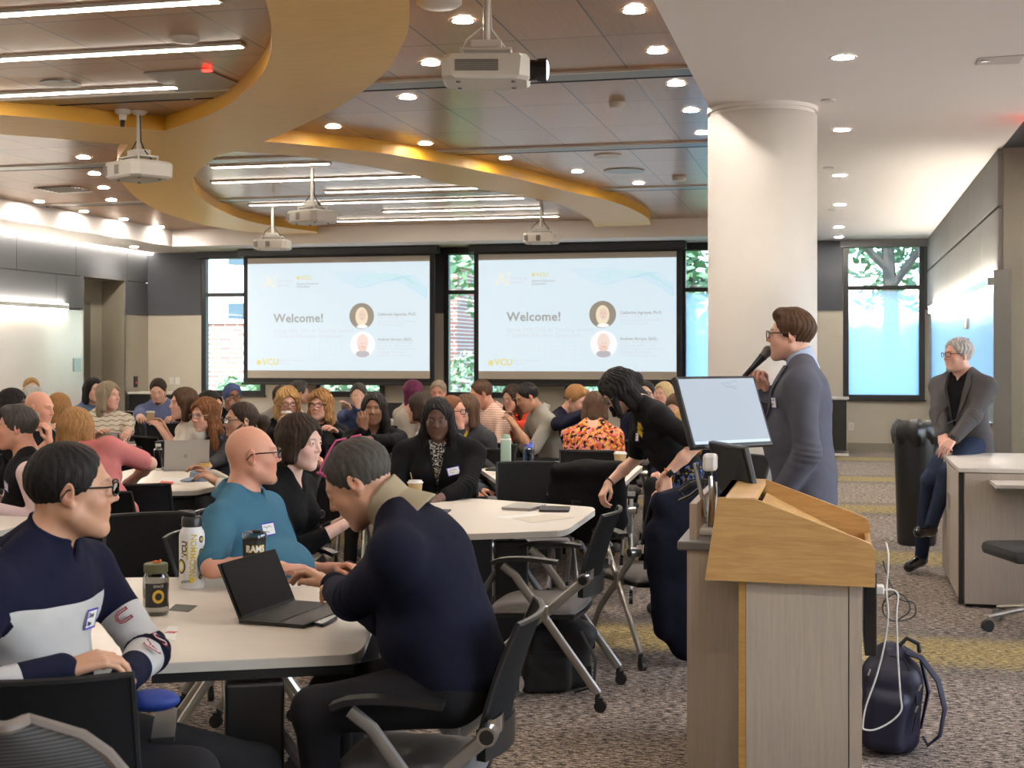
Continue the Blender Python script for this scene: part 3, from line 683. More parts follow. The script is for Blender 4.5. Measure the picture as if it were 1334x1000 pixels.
def screen(xc, label, w2, key):
    t = empty('projection_screen', (xc, 22.7, 0)); W2 = 1.70; zb, zt = 1.18, 3.315
    mb().box((0, .03, (zb+zt)/2-.02), (W2+.085, .012, (zt-zb)/2+.10)).build('screen_border', 'screen_black', t)
    mb().box((0, .02, 3.415), (W2+.16, .09, .062), bev=.01).build('screen_casing', 'frame_black', t)
    mb().box((0, .03, zb-.10), (W2+.12, .025, .022), bev=.008).build('bottom_bar', 'plastic_black', t)
    mb().box((0, .012, (zb+zt)/2), (W2, .006, (zt-zb)/2)).build('screen_surface', 'screen_fabric', t)
    s0, s1 = zb+.135, zt-.10
    sl = mb().box((0, .003, (s0+s1)/2), (W2-.004, .003, (s1-s0)/2)).build('projected_slide', 'slide_light', t)
    R = Matrix(((1, 0, 0), (0, 0, -1), (0, 1, 0)))
    hw = s1-s0
    # slide coordinates from the left screen in the photo: (x - 322.8)/236, (337.6..492.4)
    def S_(fx, fz): return (-W2+fx*2*W2, -.003, zt-fz*(zt-zb))
    text_mesh('Welcome!', .215, .0005, 'slide_ink', sl, 'slide_title', S_(.148, .535), R, bold=.004, space=1.04)
    text_mesh('Spring 2026 CHS AI Teaching Summit', .098, .0005, 'slide_grey', sl, 'slide_subtitle', S_(.148, .622), R)
    text_mesh('+ General Education Symposium', .098, .0005, 'slide_grey', sl, 'slide_subtitle', S_(.148, .665), R)
    text_mesh('VCU', .105, .0005, 'slide_gold', sl, 'slide_logo', S_(.298, .185), R, bold=.002)
    text_mesh('General Education', .055, .0005, 'slide_ink', sl, 'slide_logo_text', S_(.276, .225), R); text_mesh('Symposium', .055, .0005, 'slide_ink', sl, 'slide_logo_text', S_(.276, .248), R)
    text_mesh('AI', .29, .0005, 'slide_palegold', sl, 'slide_summit_logo', S_(.09, .243), R, bold=.006)
    text_mesh('AI', .29, .0005, 'slide_light', sl, 'slide_summit_logo_inner', tuple(Vector(S_(.09, .243))+Vector((0, -.001, 0))), R, bold=-.004)
    text_mesh('Teaching', .092, .0005, 'slide_grey', sl, 'slide_summit_text', S_(.155, .205), R); text_mesh('Summit', .092, .0005, 'slide_grey', sl, 'slide_summit_text', S_(.155, .240), R)
    text_mesh('VCU', .155, .0005, 'slide_gold', sl, 'slide_logo', S_(.085, .890), R, bold=.005)
    text_mesh('College of Humanities', .060, .0005, 'slide_grey', sl, 'slide_logo_text', S_(.155, .860), R); text_mesh('and Sciences', .060, .0005, 'slide_grey', sl, 'slide_logo_text', S_(.155, .884), R)
    for (fx, fz, r) in ((.066, .871, .048), (.285, .168, .030)):
        c = S_(fx, fz); g = mb(); g.cyl((c[0], -.0035, c[2]), (c[0], -.001, c[2]), r, n=24); o = g.build('slide_seal', 'slide_gold', sl)
    y0 = [('Catherine Ingrassia, Ph.D.', .485, 1), ('Dean, College of', .513, 0), ('Humanities and Sciences,', .541, 0), ('Professor, English', .569, 0), ('Andrew Arroyo, Ed.D.,', .690, 1), ('Senior Vice Provost for', .716, 0), ('Academic Affairs, and', .742, 0), ('Interim Dean of University', .768, 0), ('College, Professor,', .794, 0), ('Educational Leadership', .820, 0)]
    for tx, fz, b_ in y0: text_mesh(tx, .068, .0005, 'slide_ink' if b_ else 'slide_grey', sl, 'slide_caption', S_(.722, fz), R, bold=.001 if b_ else 0)
    for (fx, fz, who) in ((.635, .488, 0), (.640, .722, 1)):
        c = Vector(S_(fx, fz)); r = .228
        pm = mb().cyl((c.x, -.004, c.z), (c.x, -.001, c.z), r, n=40).build('slide_portrait', 'slide_photo_dark' if who == 0 else 'slide_photo_pale', sl)
        def blob(rx, rz, dx, dz, m, y, nm):
            g = mb(); n = 26; g.prism([(rx*math.cos(2*PI*k/n), rz*math.sin(2*PI*k/n)) for k in range(n)], 0, .0015, R, (c.x+dx, y, c.z+dz)); g.build(nm, m, pm)
        if who == 0:
            blob(.115, .165, -.0, -.01, 'slide_photo_hair', -.0055, 'portrait_hair'); blob(.068, .095, .012, .01, 'slide_photo_skin', -.0072, 'portrait_face'); blob(.10, .035, .01, -.185, 'slide_photo_pale', -.0072, 'portrait_collar')
        else:
            blob(.125, .060, -.0, -.165, 'slide_photo_cloth', -.0045, 'portrait_clothes'); blob(.105, .145, .0, .035, 'slide_photo_face', -.0072, 'portrait_face'); blob(.080, .055, .0, -.065, 'slide_photo_skin', -.0085, 'portrait_beard')
        for sx_ in (-.027, .027): blob(.011, .006, sx_+.01, .02, 'slide_photo_dark', -.0098, 'portrait_eye')
        blob(.022, .006, .01, -.045, 'slide_photo_dark', -.0098, 'portrait_mouth')
    g = mb()
    for k in range(13):      # fan of fine curves at the top right
        q = []
        for j in range(25):
            t_ = j/24
            fx = .46+.018*k+t_*(.52-.015*k); fz = .12+(.17-.009*k)*math.sin(min(1, t_*1.9)*PI*.5)-(.10-.002*k)*math.sin(max(0, t_-.32)/.68*PI)*.9+.006*k*t_+.10*max(0, t_-.7)*2.0
            q.append(S_(min(fx, .985), max(.085, fz)))
        g.tube(q, .0034, 4)
    g.build('slide_waves', 'slide_line', sl)
    g = mb()
    for k in range(7):
        q = [S_(.60+.39*j/20, .235-.055*math.sin(j/20*PI*.95)-.012*k*(1-j/20)+.16*max(0, j/20-.65)**1.3*2) for j in range(21)]; g.tube(q, .0034, 4)
    g.build('slide_waves', 'slide_line2', sl)
    g = mb()
    for k in range(8):
        for j in range(4): c = S_(.30+.030*k, .725+.030*j); g.box(c, (.006, .001, .006))
    g.build('slide_dots', 'slide_dot', sl)
    tag(t, label, 'projection screen')
screen(-8.575, 'left projection screen showing the Welcome slide', 0, 0)
screen(-4.30, 'right projection screen showing the Welcome slide', 0, 1)

# ================================================================== outside
mat('grass', (.10, .19, .05), .95, noise=.4, nscale=3)
mat('leaf', (.11, .19, .08), .6, noise=.5, nscale=.8); mat('leaf_pale', (.24, .34, .17), .6, noise=.4, nscale=1.0); mat('bark', (.06, .045, .035), .9)
mat('concrete', (.60, .60, .58), .9)
def brick():
    m = mat('brick_red', (.4, .15, .1), .9); nt, b = nodes(m)
    v, o = mapping(nt, (1, 1, 1), (0, 0, 0), (PI/2, 0, 0))
    br = nt.nodes.new('ShaderNodeTexBrick'); nt.links.new(v, br.inputs['Vector']); br.inputs['Scale'].default_value = 1
    br.inputs['Brick Width'].default_value = .34; br.inputs['Row Height'].default_value = .12; br.inputs['Mortar Size'].default_value = .014
    br.inputs['Color1'].default_value = (.42, .16, .12, 1); br.inputs['Color2'].default_value = (.30, .12, .10, 1); br.inputs['Mortar'].default_value = (.55, .50, .46, 1)
    nt.links.new(br.outputs['Color'], b.inputs['Base Color'])
brick()
struct(mb().box((-6, 60, -.35), (60, 36.4, .3)).build('ground_outside', 'grass'))
bw = mb().box((-17.6, 33, 1.2), (6.2, .2, 1.2)).build('brick_wall', 'brick_red'); mb().box((-17.6, 33, 2.44), (6.3, .26, .05)).build('wall_coping', 'concrete', bw)
tag(bw, 'low red brick wall outside the leftmost window', 'garden wall')
bp_ = mb().box((-15.05, 35, 2.2), (.35, .35, 2.2)).build('brick_pillar', 'brick_red'); mb().box((-15.05, 35, 4.45), (.42, .42, .06)).build('pillar_cap', 'concrete', bp_); tag(bp_, 'red brick pillar standing behind the garden wall', 'pillar')
bl = mb().box((-20, 52, 6), (11, 3, 6)).build('pale_building', 'concrete'); g = mb()
for k in range(6):
    for j in range(3): g.box((-29+3.4*k, 48.98, 2.6+3.4*j), (.75, .05, .95))
g.build('building_windows', 'frame_blue', bl); tag(bl, 'pale building far behind the leftmost window', 'building')
bl = mb().box((-14.0, 44, 2.2), (2.2, 2, 2.2)).build('brick_building', 'brick_red'); mb().box((-14.0, 44, 4.45), (2.4, 2.2, .08)).build('building_roof', 'concrete', bl); tag(bl, 'low red brick building seen through the windows behind the screens', 'building')
def leaves(name, blobs, n, m, parent, sz, seed):
    rnd = random.Random(seed); g = mb()
    for _ in range(n):
        c, r = rnd.choice(blobs)
        while True:
            q = Vector((rnd.uniform(-1, 1), rnd.uniform(-1, 1), rnd.uniform(-1, 1)))
            if .45 < q.length < 1: break
        p_ = Vector(c)+Vector((q.x*r[0], q.y*r[1], q.z*r[2])); a = Vector((rnd.uniform(-1, 1), rnd.uniform(-1, 1), rnd.uniform(-.6, .6))).normalized()*sz*rnd.uniform(.7, 1.3); b_ = a.orthogonal().normalized()*sz*.5
        g.add([p_-a, p_+b_, p_+a, p_-b_], [(0, 1, 2, 3)])
    return g.build(name, m, parent)
def tree(x, y, h, r, label, seed, m='leaf', n=2200):
    t = empty('tree', (x, y, 0)); rnd = random.Random(seed)
    mb().tube([(0, 0, -.1), (.05, 0, h*.3), (-.1, .1, h*.6), (.1, 0, h*.85)], [.20, .16, .11, .05], 8).tube([(0, 0, h*.35), (r*.5, .1, h*.6), (r*.8, 0, h*.72)], [.10, .07, .03], 6).tube([(0, 0, h*.4), (-r*.5, .1, h*.6), (-r*.8, 0, h*.75)], [.10, .07, .03], 6).build('trunk', 'bark', t, True)
    bl = [((rnd.uniform(-r, r)*.7, rnd.uniform(-r, r)*.6, h*rnd.uniform(.35, .95)), (r*.5, r*.5, r*.42)) for _ in range(9)]
    leaves('crown', bl, n, m, t, .17, seed); tag(t, label, 'tree'); return t
tree(-8.0, 33, 8, 3.2, 'leafy green tree outside the window between the two screens', 3, 'leaf_pale')
tree(-3.4, 32, 8, 3.0, 'leafy tree outside the window left of the column', 5)
tree(1.1, 31, 8.5, 3.0, 'large leafy tree outside the frosted window at right', 6)
tree(-12.2, 38, 7, 2.2, 'pale leafy tree behind the garden wall', 9, 'leaf_pale', 1200)
tree(4.0, 37, 10, 3.4, 'tall leafy tree far right beyond the frosted window', 11, 'leaf', 1800)
for i, (x, y, r) in enumerate(((-14.0, 30.5, .75), (-12.9, 30.2, .9), (-11.6, 30.6, .8), (-10.3, 30.4, .8), (-7.9, 30.2, 1.2), (-6.2, 30.4, 1.2))):
    t = empty('shrub', (x, y+i*.02, 0)); leaves('foliage', [((0, 0, r*.7), (r, r*.8, r*.75))], 700, 'leaf_pale', t, .10, 20+i); mb().tube([(0, 0, -.1), (0, 0, r)], [.04, .02], 6).build('stem', 'bark', t)
    tag(t, ('leftmost round shrub before the brick garden wall', 'second round shrub from the left outside the windows', 'third round shrub outside, below the left screen', 'fourth round shrub from the left outside, below the left screen', 'large round shrub outside the window between the screens', 'large round shrub outside, below the right screen')[i], 'shrub', 'shrubs outside the windows')

# ================================================================== furniture
mat('mesh_black', (.010, .010, .011), .85, noise=.3, nscale=400, bump=.5, bscale=700, spec=.12)
mat('seat_fabric', (.17, .155, .15), .95, noise=.55, nscale=420, bump=.4, bscale=600)
mat('tube_silver', (.42, .41, .39), .38, .85); mat('rubber', (.010, .010, .011), .6)
mat('rim_brown', (.16, .13, .11), .5)
def mesh_weave():
    m = mat('mesh_weave', (.014, .013, .013), .7); nt, b = nodes(m)
    v, o = mapping(nt, (1, 1, 1))
    w = nt.nodes.new('ShaderNodeTexWave'); w.bands_direction = 'Z'; w.inputs['Scale'].default_value = 46; nt.links.new(o, w.inputs[0])
    nt.links.new(ramp(nt, w.outputs['Fac'], [(.3, (.010, .010, .011)), (.8, (.050, .046, .043))]), b.inputs['Base Color'])
mesh_weave()
mat('seam_pale', (.3, .3, .3), .8)
def make_chair():
    t = empty('conference_chair')
    def back(u, v):   # u across, v up
        x = (u-.5)*.44*(1-.06*v); z = .545+.335*v; y = -.235-.055*v-.045*v*v+.050*(2*u-1)**2*(1-.2*v)
        return (x, y, z)
    def rim(k):
        n = 26; pts = []
        for i in range(8): pts.append(back(0, i/7))
        for i in range(1, 12): pts.append(back(i/12, 1))
        for i in range(8): pts.append(back(1, 1-i/7))
        return pts
    bk = mb().sheet(back, 14, 8, .010).build('backrest', 'mesh_black', t, True)
    mb().tube(rim(0), .009, 6).build('backrest_rim', 'plastic_black', bk, True)
    mb().sheet(lambda u, v: ((u-.5)*.40, -.225-.016+.050*(2*u-1)**2, .500+.085*v), 10, 2, .030).build('lumbar_support', 'plastic_black', t, True)
    # seat: cushion on a black shell
    def cush(u, v, top): 
        a = 2*u-1; b_ = 2*v-1
        x = .235*a*(1-.07*b_*b_); y = .05+.225*b_*(1-.05*a*a); e = max(0, 1-abs(a)**5)*max(0, 1-abs(b_)**5)
        z = .428+(.040*e**.5 if top else -.006)-.018*max(0, b_)**3
        return (x, y, z)
    N = 12; g = mb()
    vs = [cush(i/N, j/N, 1) for i in range(N+1) for j in range(N+1)]+[cush(i/N, j/N, 0) for i in range(N+1) for j in range(N+1)]
    K = (N+1)**2; ix = lambda i, j: i*(N+1)+j; fs = []
    for i in range(N):
        for j in range(N): fs.append((ix(i, j), ix(i+1, j), ix(i+1, j+1), ix(i, j+1))); fs.append((K+ix(i, j), K+ix(i, j+1), K+ix(i+1, j+1), K+ix(i+1, j)))
    ring = [ix(i, 0) for i in range(N+1)]+[ix(N, j) for j in range(1, N+1)]+[ix(i, N) for i in range(N-1, -1, -1)]+[ix(0, j) for j in range(N-1, 0, -1)]
    for a, b_ in zip(ring, ring[1:]+ring[:1]): fs.append((b_, a, K+a, K+b_))
    g.add(vs, fs); g.build('seat', 'seat_fabric', t, 60*D2R)
    mb().sheet(lambda u, v: tuple(Vector(cush(u, v, 0))*1.0+Vector((0, 0, -.012-.006*(1-(2*u-1)**2)))), 8, 8, .018).build('seat_shell', 'plastic_black', t, True)
    for s_ in (-1, 1):
        x = s_*.268
        mb().tube([(x, .16, .645), (x, .10, .60), (x, -.285, .085)], .0135, 8, flat=1.5).build('leg', 'tube_silver', t, True)
        mb().tube([(x*.985, -.215, .585), (x*.985, -.14, .52), (x*.985, .16, .26), (x*.985, .285, .085)], .0135, 8, flat=1.5).build('leg', 'tube_silver', t, True)
        mb().box((x*.99, -.036, .435), (.018, .02, .035), bev=.006).build('leg_clasp', 'steel', t)
        pv = mb().cyl((x*.90, -.222, .595), (x*1.12, -.222, .595), .027, n=16).build('back_pivot', 'steel', t, True)
        mb().cyl((x*1.12, -.222, .595), (x*1.14, -.222, .595), .020, n=14).build('pivot_cap', 'plastic_black', pv, True)
        mb().sheet(lambda u, v: (x*(.98-.22*u), -.225-.045*u+.02*u*u, .585+.045*v+.01*u), 5, 2, .010).build('back_bracket', 'chrome', t, True)
        mb().sheet(lambda u, v: (x+s_*(.028*(2*v-1)), -.10+.31*u, .668+.012*math.sin(u*PI)-.02*max(0, u-.85)*4), 8, 4, .018).build('armrest', 'plastic_black', t, True)
        for y in (-.285, .285):
            c = mb().cyl((x, y, .085), (x, y+.004, .055), .011).cyl((x-.012, y-.012, .028), (x+.012, y-.012, .028), .028, n=16).box((x, y-.006, .055), (.010, .018, .010)).build('caster', 'rubber', t, True)
    mb().tube([(-.268, -.03, .405), (.268, -.03, .405)], .011, 8).build('cross_bar', 'tube_silver', t, True)
    return t
CH0 = make_chair(); freeze(CH0); CH_USED = [False]
def chair(x, y, rz, label, group='conference chairs with black mesh backs'):
    t = CH0 if not CH_USED[0] else copy_tree(CH0); CH_USED[0] = True
    t.location = (x, y, 0); t.rotation_euler = (0, 0, rz); t['label'] = label; t['category'] = 'chair'; t['group'] = group
    return t
def face_ang(x, y, face):
    ray = Vector((x, y)).normalized(); right = Vector((ray.y, -ray.x)); fv = -ray*math.cos(face*D2R)+right*math.sin(face*D2R)
    return math.atan2(-fv.x, fv.y)
def chair_px(px, d, face, label, **k):
    p = P(px, 460, d=d); return chair(p.x, p.y, face_ang(p.x, p.y, face), label, **k)

def rounded(pts, r=.05, n=4):
    out = []; m = len(pts)
    for i in range(m):
        p0, p1, p2 = Vector(pts[i-1]), Vector(pts[i]), Vector(pts[(i+1) % m])
        a = (p0-p1); b = (p2-p1); rr = min(r, a.length*.4, b.length*.4); a = a.normalized()*rr; b = b.normalized()*rr
        for k in range(n+1):
            t = k/n; q = (1-t)**2*(p1+a)+2*t*(1-t)*p1+t*t*(p1+b); out.append((q.x, q.y))
    return out
TZ = .74
def table(pxs, label, z=TZ, legs=True, name='table', group='white topped tables', r=.05):
    pts = [P(x, y, z=z) for x, y in pxs]
    c = sum(pts, Vector())/len(pts)
    poly = rounded([(p.x-c.x, p.y-c.y) for p in pts], r)
    t = empty(name, (c.x, c.y, 0))
    mb().prism(poly, z-.003, z).build('tabletop', 'table_white', t)
    mb().prism([(x*.999, y*.999) for x, y in poly], z-.030, z-.003).build('edge_band', 'table_edge', t)
    # two folding end frames
    far = max(pts, key=lambda p: (p-c).length); 
    P2 = np.array([[p.x-c.x, p.y-c.y] for p in pts]); w_, V_ = np.linalg.eigh(P2.T@P2); ax = Vector((V_[0, 1], V_[1, 1])); sd = Vector((-ax.y, ax.x))
    Lx = max(abs(Vector((p.x-c.x, p.y-c.y)).dot(ax)) for p in pts)*.60; Ly = max(abs(Vector((p.x-c.x, p.y-c.y)).dot(sd)) for p in pts)*.55
    for s_ in (-1, 1):
        o = ax*Lx*s_; q3 = lambda a, b_, zz: (o.x+ax.x*a+sd.x*b_, o.y+ax.y*a+sd.y*b_, zz)
        Rz = Matrix(((ax.x, sd.x, 0), (ax.y, sd.y, 0), (0, 0, 1)))
        lg = mb().box((o.x, o.y, .40), (.035, .085, .27), Rz, bev=.01).build('leg_column', 'plastic_black', t)
        for k in (-1, 1):
            mb().tube([q3(0, k*.05, .55), q3(0, k*Ly*.6, .30), q3(0, k*Ly, .085)], .017, 8).build('leg_foot', 'tube_silver' if s_ > 0 else 'plastic_grey', lg, True)
            mb().cyl(q3(-.012, k*Ly, .028), q3(.012, k*Ly, .028), .028, n=14).cyl(q3(0, k*Ly, .05), q3(0, k*Ly, .09), .012).build('caster', 'rubber', lg, True)
        mb().box((o.x, o.y, z-.045), (.03, Ly*.8, .014), Rz).build('support_rail', 'plastic_black', t)
    mb().box((0, 0, z-.05), (Lx, .012, .02), Matrix(((ax.x, sd.x, 0), (ax.y, sd.y, 0), (0, 0, 1)))).build('modesty_rail', 'plastic_black', t)
    tag(t, label, 'table', group); return t
table([(20, 872), (462, 852), (474, 842), (508, 750), (150, 752)], 'white topped table nearest the camera with the open black laptop on it', r=.06)
table([(500, 699), (733, 691), (743, 687), (776, 664), (772, 660), (620, 649), (520, 650), (478, 670)], 'white table at centre holding a closed silver laptop and a coffee cup with stirrer')
table([(626, 611), (646, 625), (815, 627), (838, 607), (800, 600), (655, 601)], 'white table with the green bottle and the blue water bottle')
table([(150, 641), (256, 639), (288, 632), (298, 620), (280, 611), (180, 609), (140, 618)], 'white table at left with a blue cap and a silver laptop')
table([(-140, 703), (0, 691), (34, 683), (42, 673), (-120, 666)], 'white table at the far left edge below the man in the black vest')
table([(160, 578), (195, 582), (243, 573), (238, 566), (165, 563)], 'white table behind the pink sweater woman with a grey laptop and clear bottle')
table([(752, 590), (826, 591), (842, 577), (765, 574)], 'small stretch of white table behind the open silver laptop')
table([(398, 593), (470, 594), (478, 582), (405, 581)], 'small far table holding two paper cups just above the grey haired man')
table([(440, 548), (520, 549), (530, 541), (450, 540)], 'far white table behind the woman with long black hair')
table([(280, 556), (345, 557), (352, 549), (290, 548)], 'far white table in front of the leftmost window')

# ------------------------------------------------------------------ lectern and the cabinet behind it
def XZ(px, py, Y):
    X, d = PY(px, Y); return (X, EYE-(py-460)*d/FPX)
LY0, LY1 = 4.63, 5.38
lt = empty('lectern', (XZ(1040, 700, LY0)[0], (LY0+LY1)/2, 0)); lox, loy = lt.location.x, lt.location.y
def L_(x, y, z): return (x-lox, y-loy, z)
out = [XZ(918, 755, LY0), XZ(935, 648, LY0), XZ(983, 650, LY0), XZ(1122, 703, LY0), XZ(1135, 709, LY0), XZ(1140.5, 718, LY0), XZ(1140, 765, LY0)]
RXZ = Matrix(((1, 0, 0), (0, 0, -1), (0, 1, 0)))     # (x, z, depth) -> (x, -depth, z)
def side_panel(y):
    b_ = mb(); b_.prism([(x-lox, z) for x, z in out], 0, .022, RXZ, (0, y-loy+.022, 0), 0); return b_
side_panel(LY0).build('side_panel', 'oak', lt); side_panel(LY1-.022).build('side_panel', 'oak', lt)
e_ = mb()
for y in (LY0+.011, LY1-.011):
    pts = [L_(x, y, z+.001) for x, z in out[2:]]
    e_.tube(pts, .0115, 4, flat=.25)
top0, top1 = out[1], out[2]
mb().box(L_((top0[0]+top1[0])/2, (LY0+LY1)/2, top0[1]-.012), ((top1[0]-top0[0])/2, (LY1-LY0)/2-.0225, .012)).build('top_board', 'oak', lt)
# slanted back board facing the room
b_ = mb(); bo = [out[0], out[1], (out[1][0]+.024, out[1][1]), (out[0][0]+.024, out[0][1])]
b_.prism([(x-lox, z) for x, z in bo], 0, LY1-LY0-.045, RXZ, (0, LY1-.0225-loy, 0)); b_.build('back_board', 'oak_edge', lt)
# reading surface
rs0 = (top1[0]+.004, top1[1]-.05); rs1 = (out[5][0]-.01, out[5][1]-.075)
b_ = mb(); b_.prism([(rs0[0]-lox, rs0[1]), (rs1[0]-lox, rs1[1]), (rs1[0]-lox, rs1[1]-.02), (rs0[0]-lox, rs0[1]-.02)], 0, LY1-LY0-.045, RXZ, (0, LY1-.0225-loy, 0)); b_.build('reading_surface', 'oak', lt)
b_ = mb(); b_.box(L_(out[5][0]-.012, (LY0+LY1)/2, rs1[1]+.012), (.010, (LY1-LY0)/2-.0225, .03)); b_.build('front_lip', 'oak_edge', lt)
b_ = mb(); b_.box(L_((top0[0]+out[6][0])/2, (LY0+LY1)/2, out[0][1]+.012), ((out[6][0]-out[0][0])/2-.02, (LY1-LY0)/2-.0225, .010)); b_.build('bottom_board', 'oak', lt)
b_ = mb(); b_.box(L_(out[5][0]-.03, LY0+.2, rs1[1]+.03), (.006, .06, .03)); b_.build('power_outlet', 'plastic_black', lt)
xa = XZ(972, 800, LY0+.04)[0]; xb = XZ(1105, 800, LY0+.04)[0]; xc = XZ(1123, 800, LY0+.04)[0]; xs_ = XZ(962, 800, LY0+.04)[0]; zb_ = out[0][1]
mb().box(L_((xa+xb)/2, LY0+.05, zb_/2), ((xb-xa)/2, .010, zb_/2)).build('body_panel', 'laminate', lt)
mb().box(L_((xb+xc)/2+.002, LY0+.055, zb_/2), ((xc-xb)/2-.002, .010, zb_/2)).build('corner_panel', 'laminate', lt)
mb().box(L_((xs_+xa)/2, LY0+.055, zb_/2), ((xa-xs_)/2-.001, .014, zb_/2)).build('oak_trim', 'oak_edge', lt)
mb().box(L_((xs_+xb)/2, LY1-.06, zb_/2), ((xb-xs_)/2, .010, zb_/2)).build('body_panel', 'laminate_dark', lt)
mb().box(L_(xs_+.012, (LY0+LY1)/2, zb_/2), (.010, (LY1-LY0)/2-.07, zb_/2)).build('room_side_panel', 'laminate', lt)
mb().box(L_(xc-.03, (LY0+LY1)/2, .40), (.010, (LY1-LY0)/2-.07, .38)).build('speaker_side_panel', 'laminate_dark', lt)
mb().box(L_(xc+.03, LY0+.33, .74), (.020, .20, .14), bev=.004).build('equipment_screen', 'plastic_black', lt)
tag(lt, 'light oak lectern with sloping top on a pale laminate base', 'lectern')
CY0, CY1 = 4.92, 5.85
xl = XZ(895, 800, CY0)[0]; xr = XZ(1040, 800, CY0)[0]; zc_ = .915
mc = empty('media_cabinet', ((xl+xr)/2, (CY0+CY1)/2, 0)); mx_, my_ = mc.location.x, mc.location.y
mb().box((0, 0, zc_/2), ((xr-xl)/2, (CY1-CY0)/2, zc_/2)).build('cabinet_body', 'laminate', mc)
xcl = XZ(882, 800, CY0-.02)[0]
mb().box(((xcl+xr)/2-mx_, 0, zc_+.016), ((xr-xcl)/2, (CY1-CY0)/2+.02, .016), bev=.006).build('countertop', 'plastic_grey', mc)
xp = XZ(902.5, 700, CY0+.02)[0]
mb().box((xp-mx_, .0, zc_+.032+.065), (.013, (CY1-CY0)/2-.03, .065)).build('end_screen', 'laminate', mc)
tag(mc, 'pale laminate cabinet with dark countertop just behind the lectern', 'cabinet')
ZC = zc_+.032
# tilted touch monitor
BL, BR, TL, TR = P(905, 583, d=5.40), P(1005, 578, d=5.63), P(882, 495, d=5.489), P(970, 492, d=5.70)
ex_ = (BR-BL).normalized(); up_ = ((TL-BL)-(TL-BL).dot(ex_)*ex_).normalized(); nn_ = ex_.cross(up_)
cen = (BL+BR+TL+TR)/4; hw_ = (BR-BL).length/2; hh_ = (TL-BL).length/2
RM = Matrix((ex_, up_, nn_)).transposed()
mt_ = empty('tilted_monitor', tuple(cen))
mb().box((0, 0, 0), (hw_+.008, hh_+.010, .014), RM, bev=.005).build('monitor_housing', 'plastic_black', mt_)
emitmat('screen_blue', (.38, .52, .70), .40); emitmat('screen_taskbar', (.60, .76, .88), .6); emitmat('screen_ink', (.12, .16, .28), .6)
sf = mb().box(RM@Vector((0, .003, .0145)), (hw_-.004, hh_-.006, .0010), RM).build('monitor_screen', 'screen_blue', mt_)
mb().box(RM@Vector((0, -hh_+.012, .0158)), (hw_-.006, .006, .0006), RM).build('taskbar', 'screen_taskbar', sf)
g = mb(); rnd = random.Random(4)
for k in range(3): g.tube([RM@Vector((.02+.012*j+.01*k, hh_-.020-.013*k+rnd.uniform(-.006, .006), .0162)) for j in range(8-k)], .0009, 4)
g.build('handwriting', 'screen_ink', sf)
bs = P(950, 600, d=5.62); bs.z = ZC
g = mb(); g.tube([RM@Vector((0, -.02, -.012)), RM@Vector((0, -.03, -.07)), bs-cen+Vector((0, .0, .10)), bs-cen+Vector((0, 0, .012))], .018, 10); g.cyl(bs-cen, bs-cen+Vector((0, 0, .012)), .10, n=24); g.build('monitor_stand', 'steel_dark', mt_, True)
tag(mt_, 'black tilted monitor with a pale blue screen standing behind the lectern', 'monitor')
# small dark monitor seen from its back edge
c2 = P(956, 612, d=5.25)
R2 = Matrix.Rotation(-62*D2R, 3, 'Z') @ Matrix.Rotation(14*D2R, 3, 'X')
m2 = empty('small_monitor', tuple(c2)); mb().box((0, 0, 0), (.17, .011, .105), R2, bev=.004).build('monitor_housing', 'plastic_black', m2)
mb().box(R2@Vector((0, -.0125, 0)), (.155, .001, .092), R2).build('monitor_screen', 'screen_black', m2)
mb().sheet(lambda u, v: tuple(R2@Vector(((u-.5)*.12, .015+.03*math.sin(v*PI), -.07+.10*v))), 6, 6, .008).tube([R2@Vector((0, .02, -.05)), Vector((-.03, .03, ZC-c2.z+.01))], .014, 8).build('monitor_stand', 'plastic_black', m2, True)
mb().box((-.03, .03, ZC-c2.z+.006), (.07, .09, .006), bev=.003).build('monitor_base', 'plastic_black', m2)
tag(m2, 'small black monitor seen from the side behind the lectern', 'monitor')
# document camera
c3 = P(926, 700, d=5.12); c3.z = ZC
dc = empty('document_camera', tuple(c3)); H_ = P(926, 607, d=5.12).z-ZC
mb().box((0, 0, .012), (.07, .09, .012), bev=.008).build('camera_base', 'plastic_white', dc)
mb().tube([(0, 0, .02), (.005, 0, H_*.5), (-.002, .01, H_)], [.021, .020, .017], 10, flat=.6).build('camera_arm', 'steel', dc, True)
mb().box((-.002, .0, H_+.015), (.026, .035, .032), bev=.012).build('camera_head', 'plastic_white', dc)
mb().cyl((-.002, -.01, H_-.035), (-.002, -.01, H_-.015), .014).build('camera_lens', 'plastic_black', dc, True)
mb().box((-.04, .01, H_*.65), (.006, .02, .10), Matrix.Rotation(-12*D2R, 3, 'Y'), bev=.003).build('light_arm', 'steel', dc)
tag(dc, 'silver document camera standing beside the lectern', 'document camera')
g = mb(); c4 = P(905, 640, d=5.5)
sb = mb()
sb.tube([P(892, 648, d=5.6), P(886, 640, d=5.6), P(900, 630, d=5.6), P(915, 625, d=5.5), P(930, 628, d=5.45), P(931, 640, d=5.45), P(922, 700, d=5.4), P(924, 708, d=5.3)], .009, 6)
sb.tube([P(885, 652, d=5.6), P(900, 645, d=5.55), P(914, 634, d=5.5), P(918, 626, d=5.5)], .008, 6)
o = sb.build('cable', 'plastic_black', None, True); tag(o, 'thick black cable looping over the panel left of the lectern', 'cable')
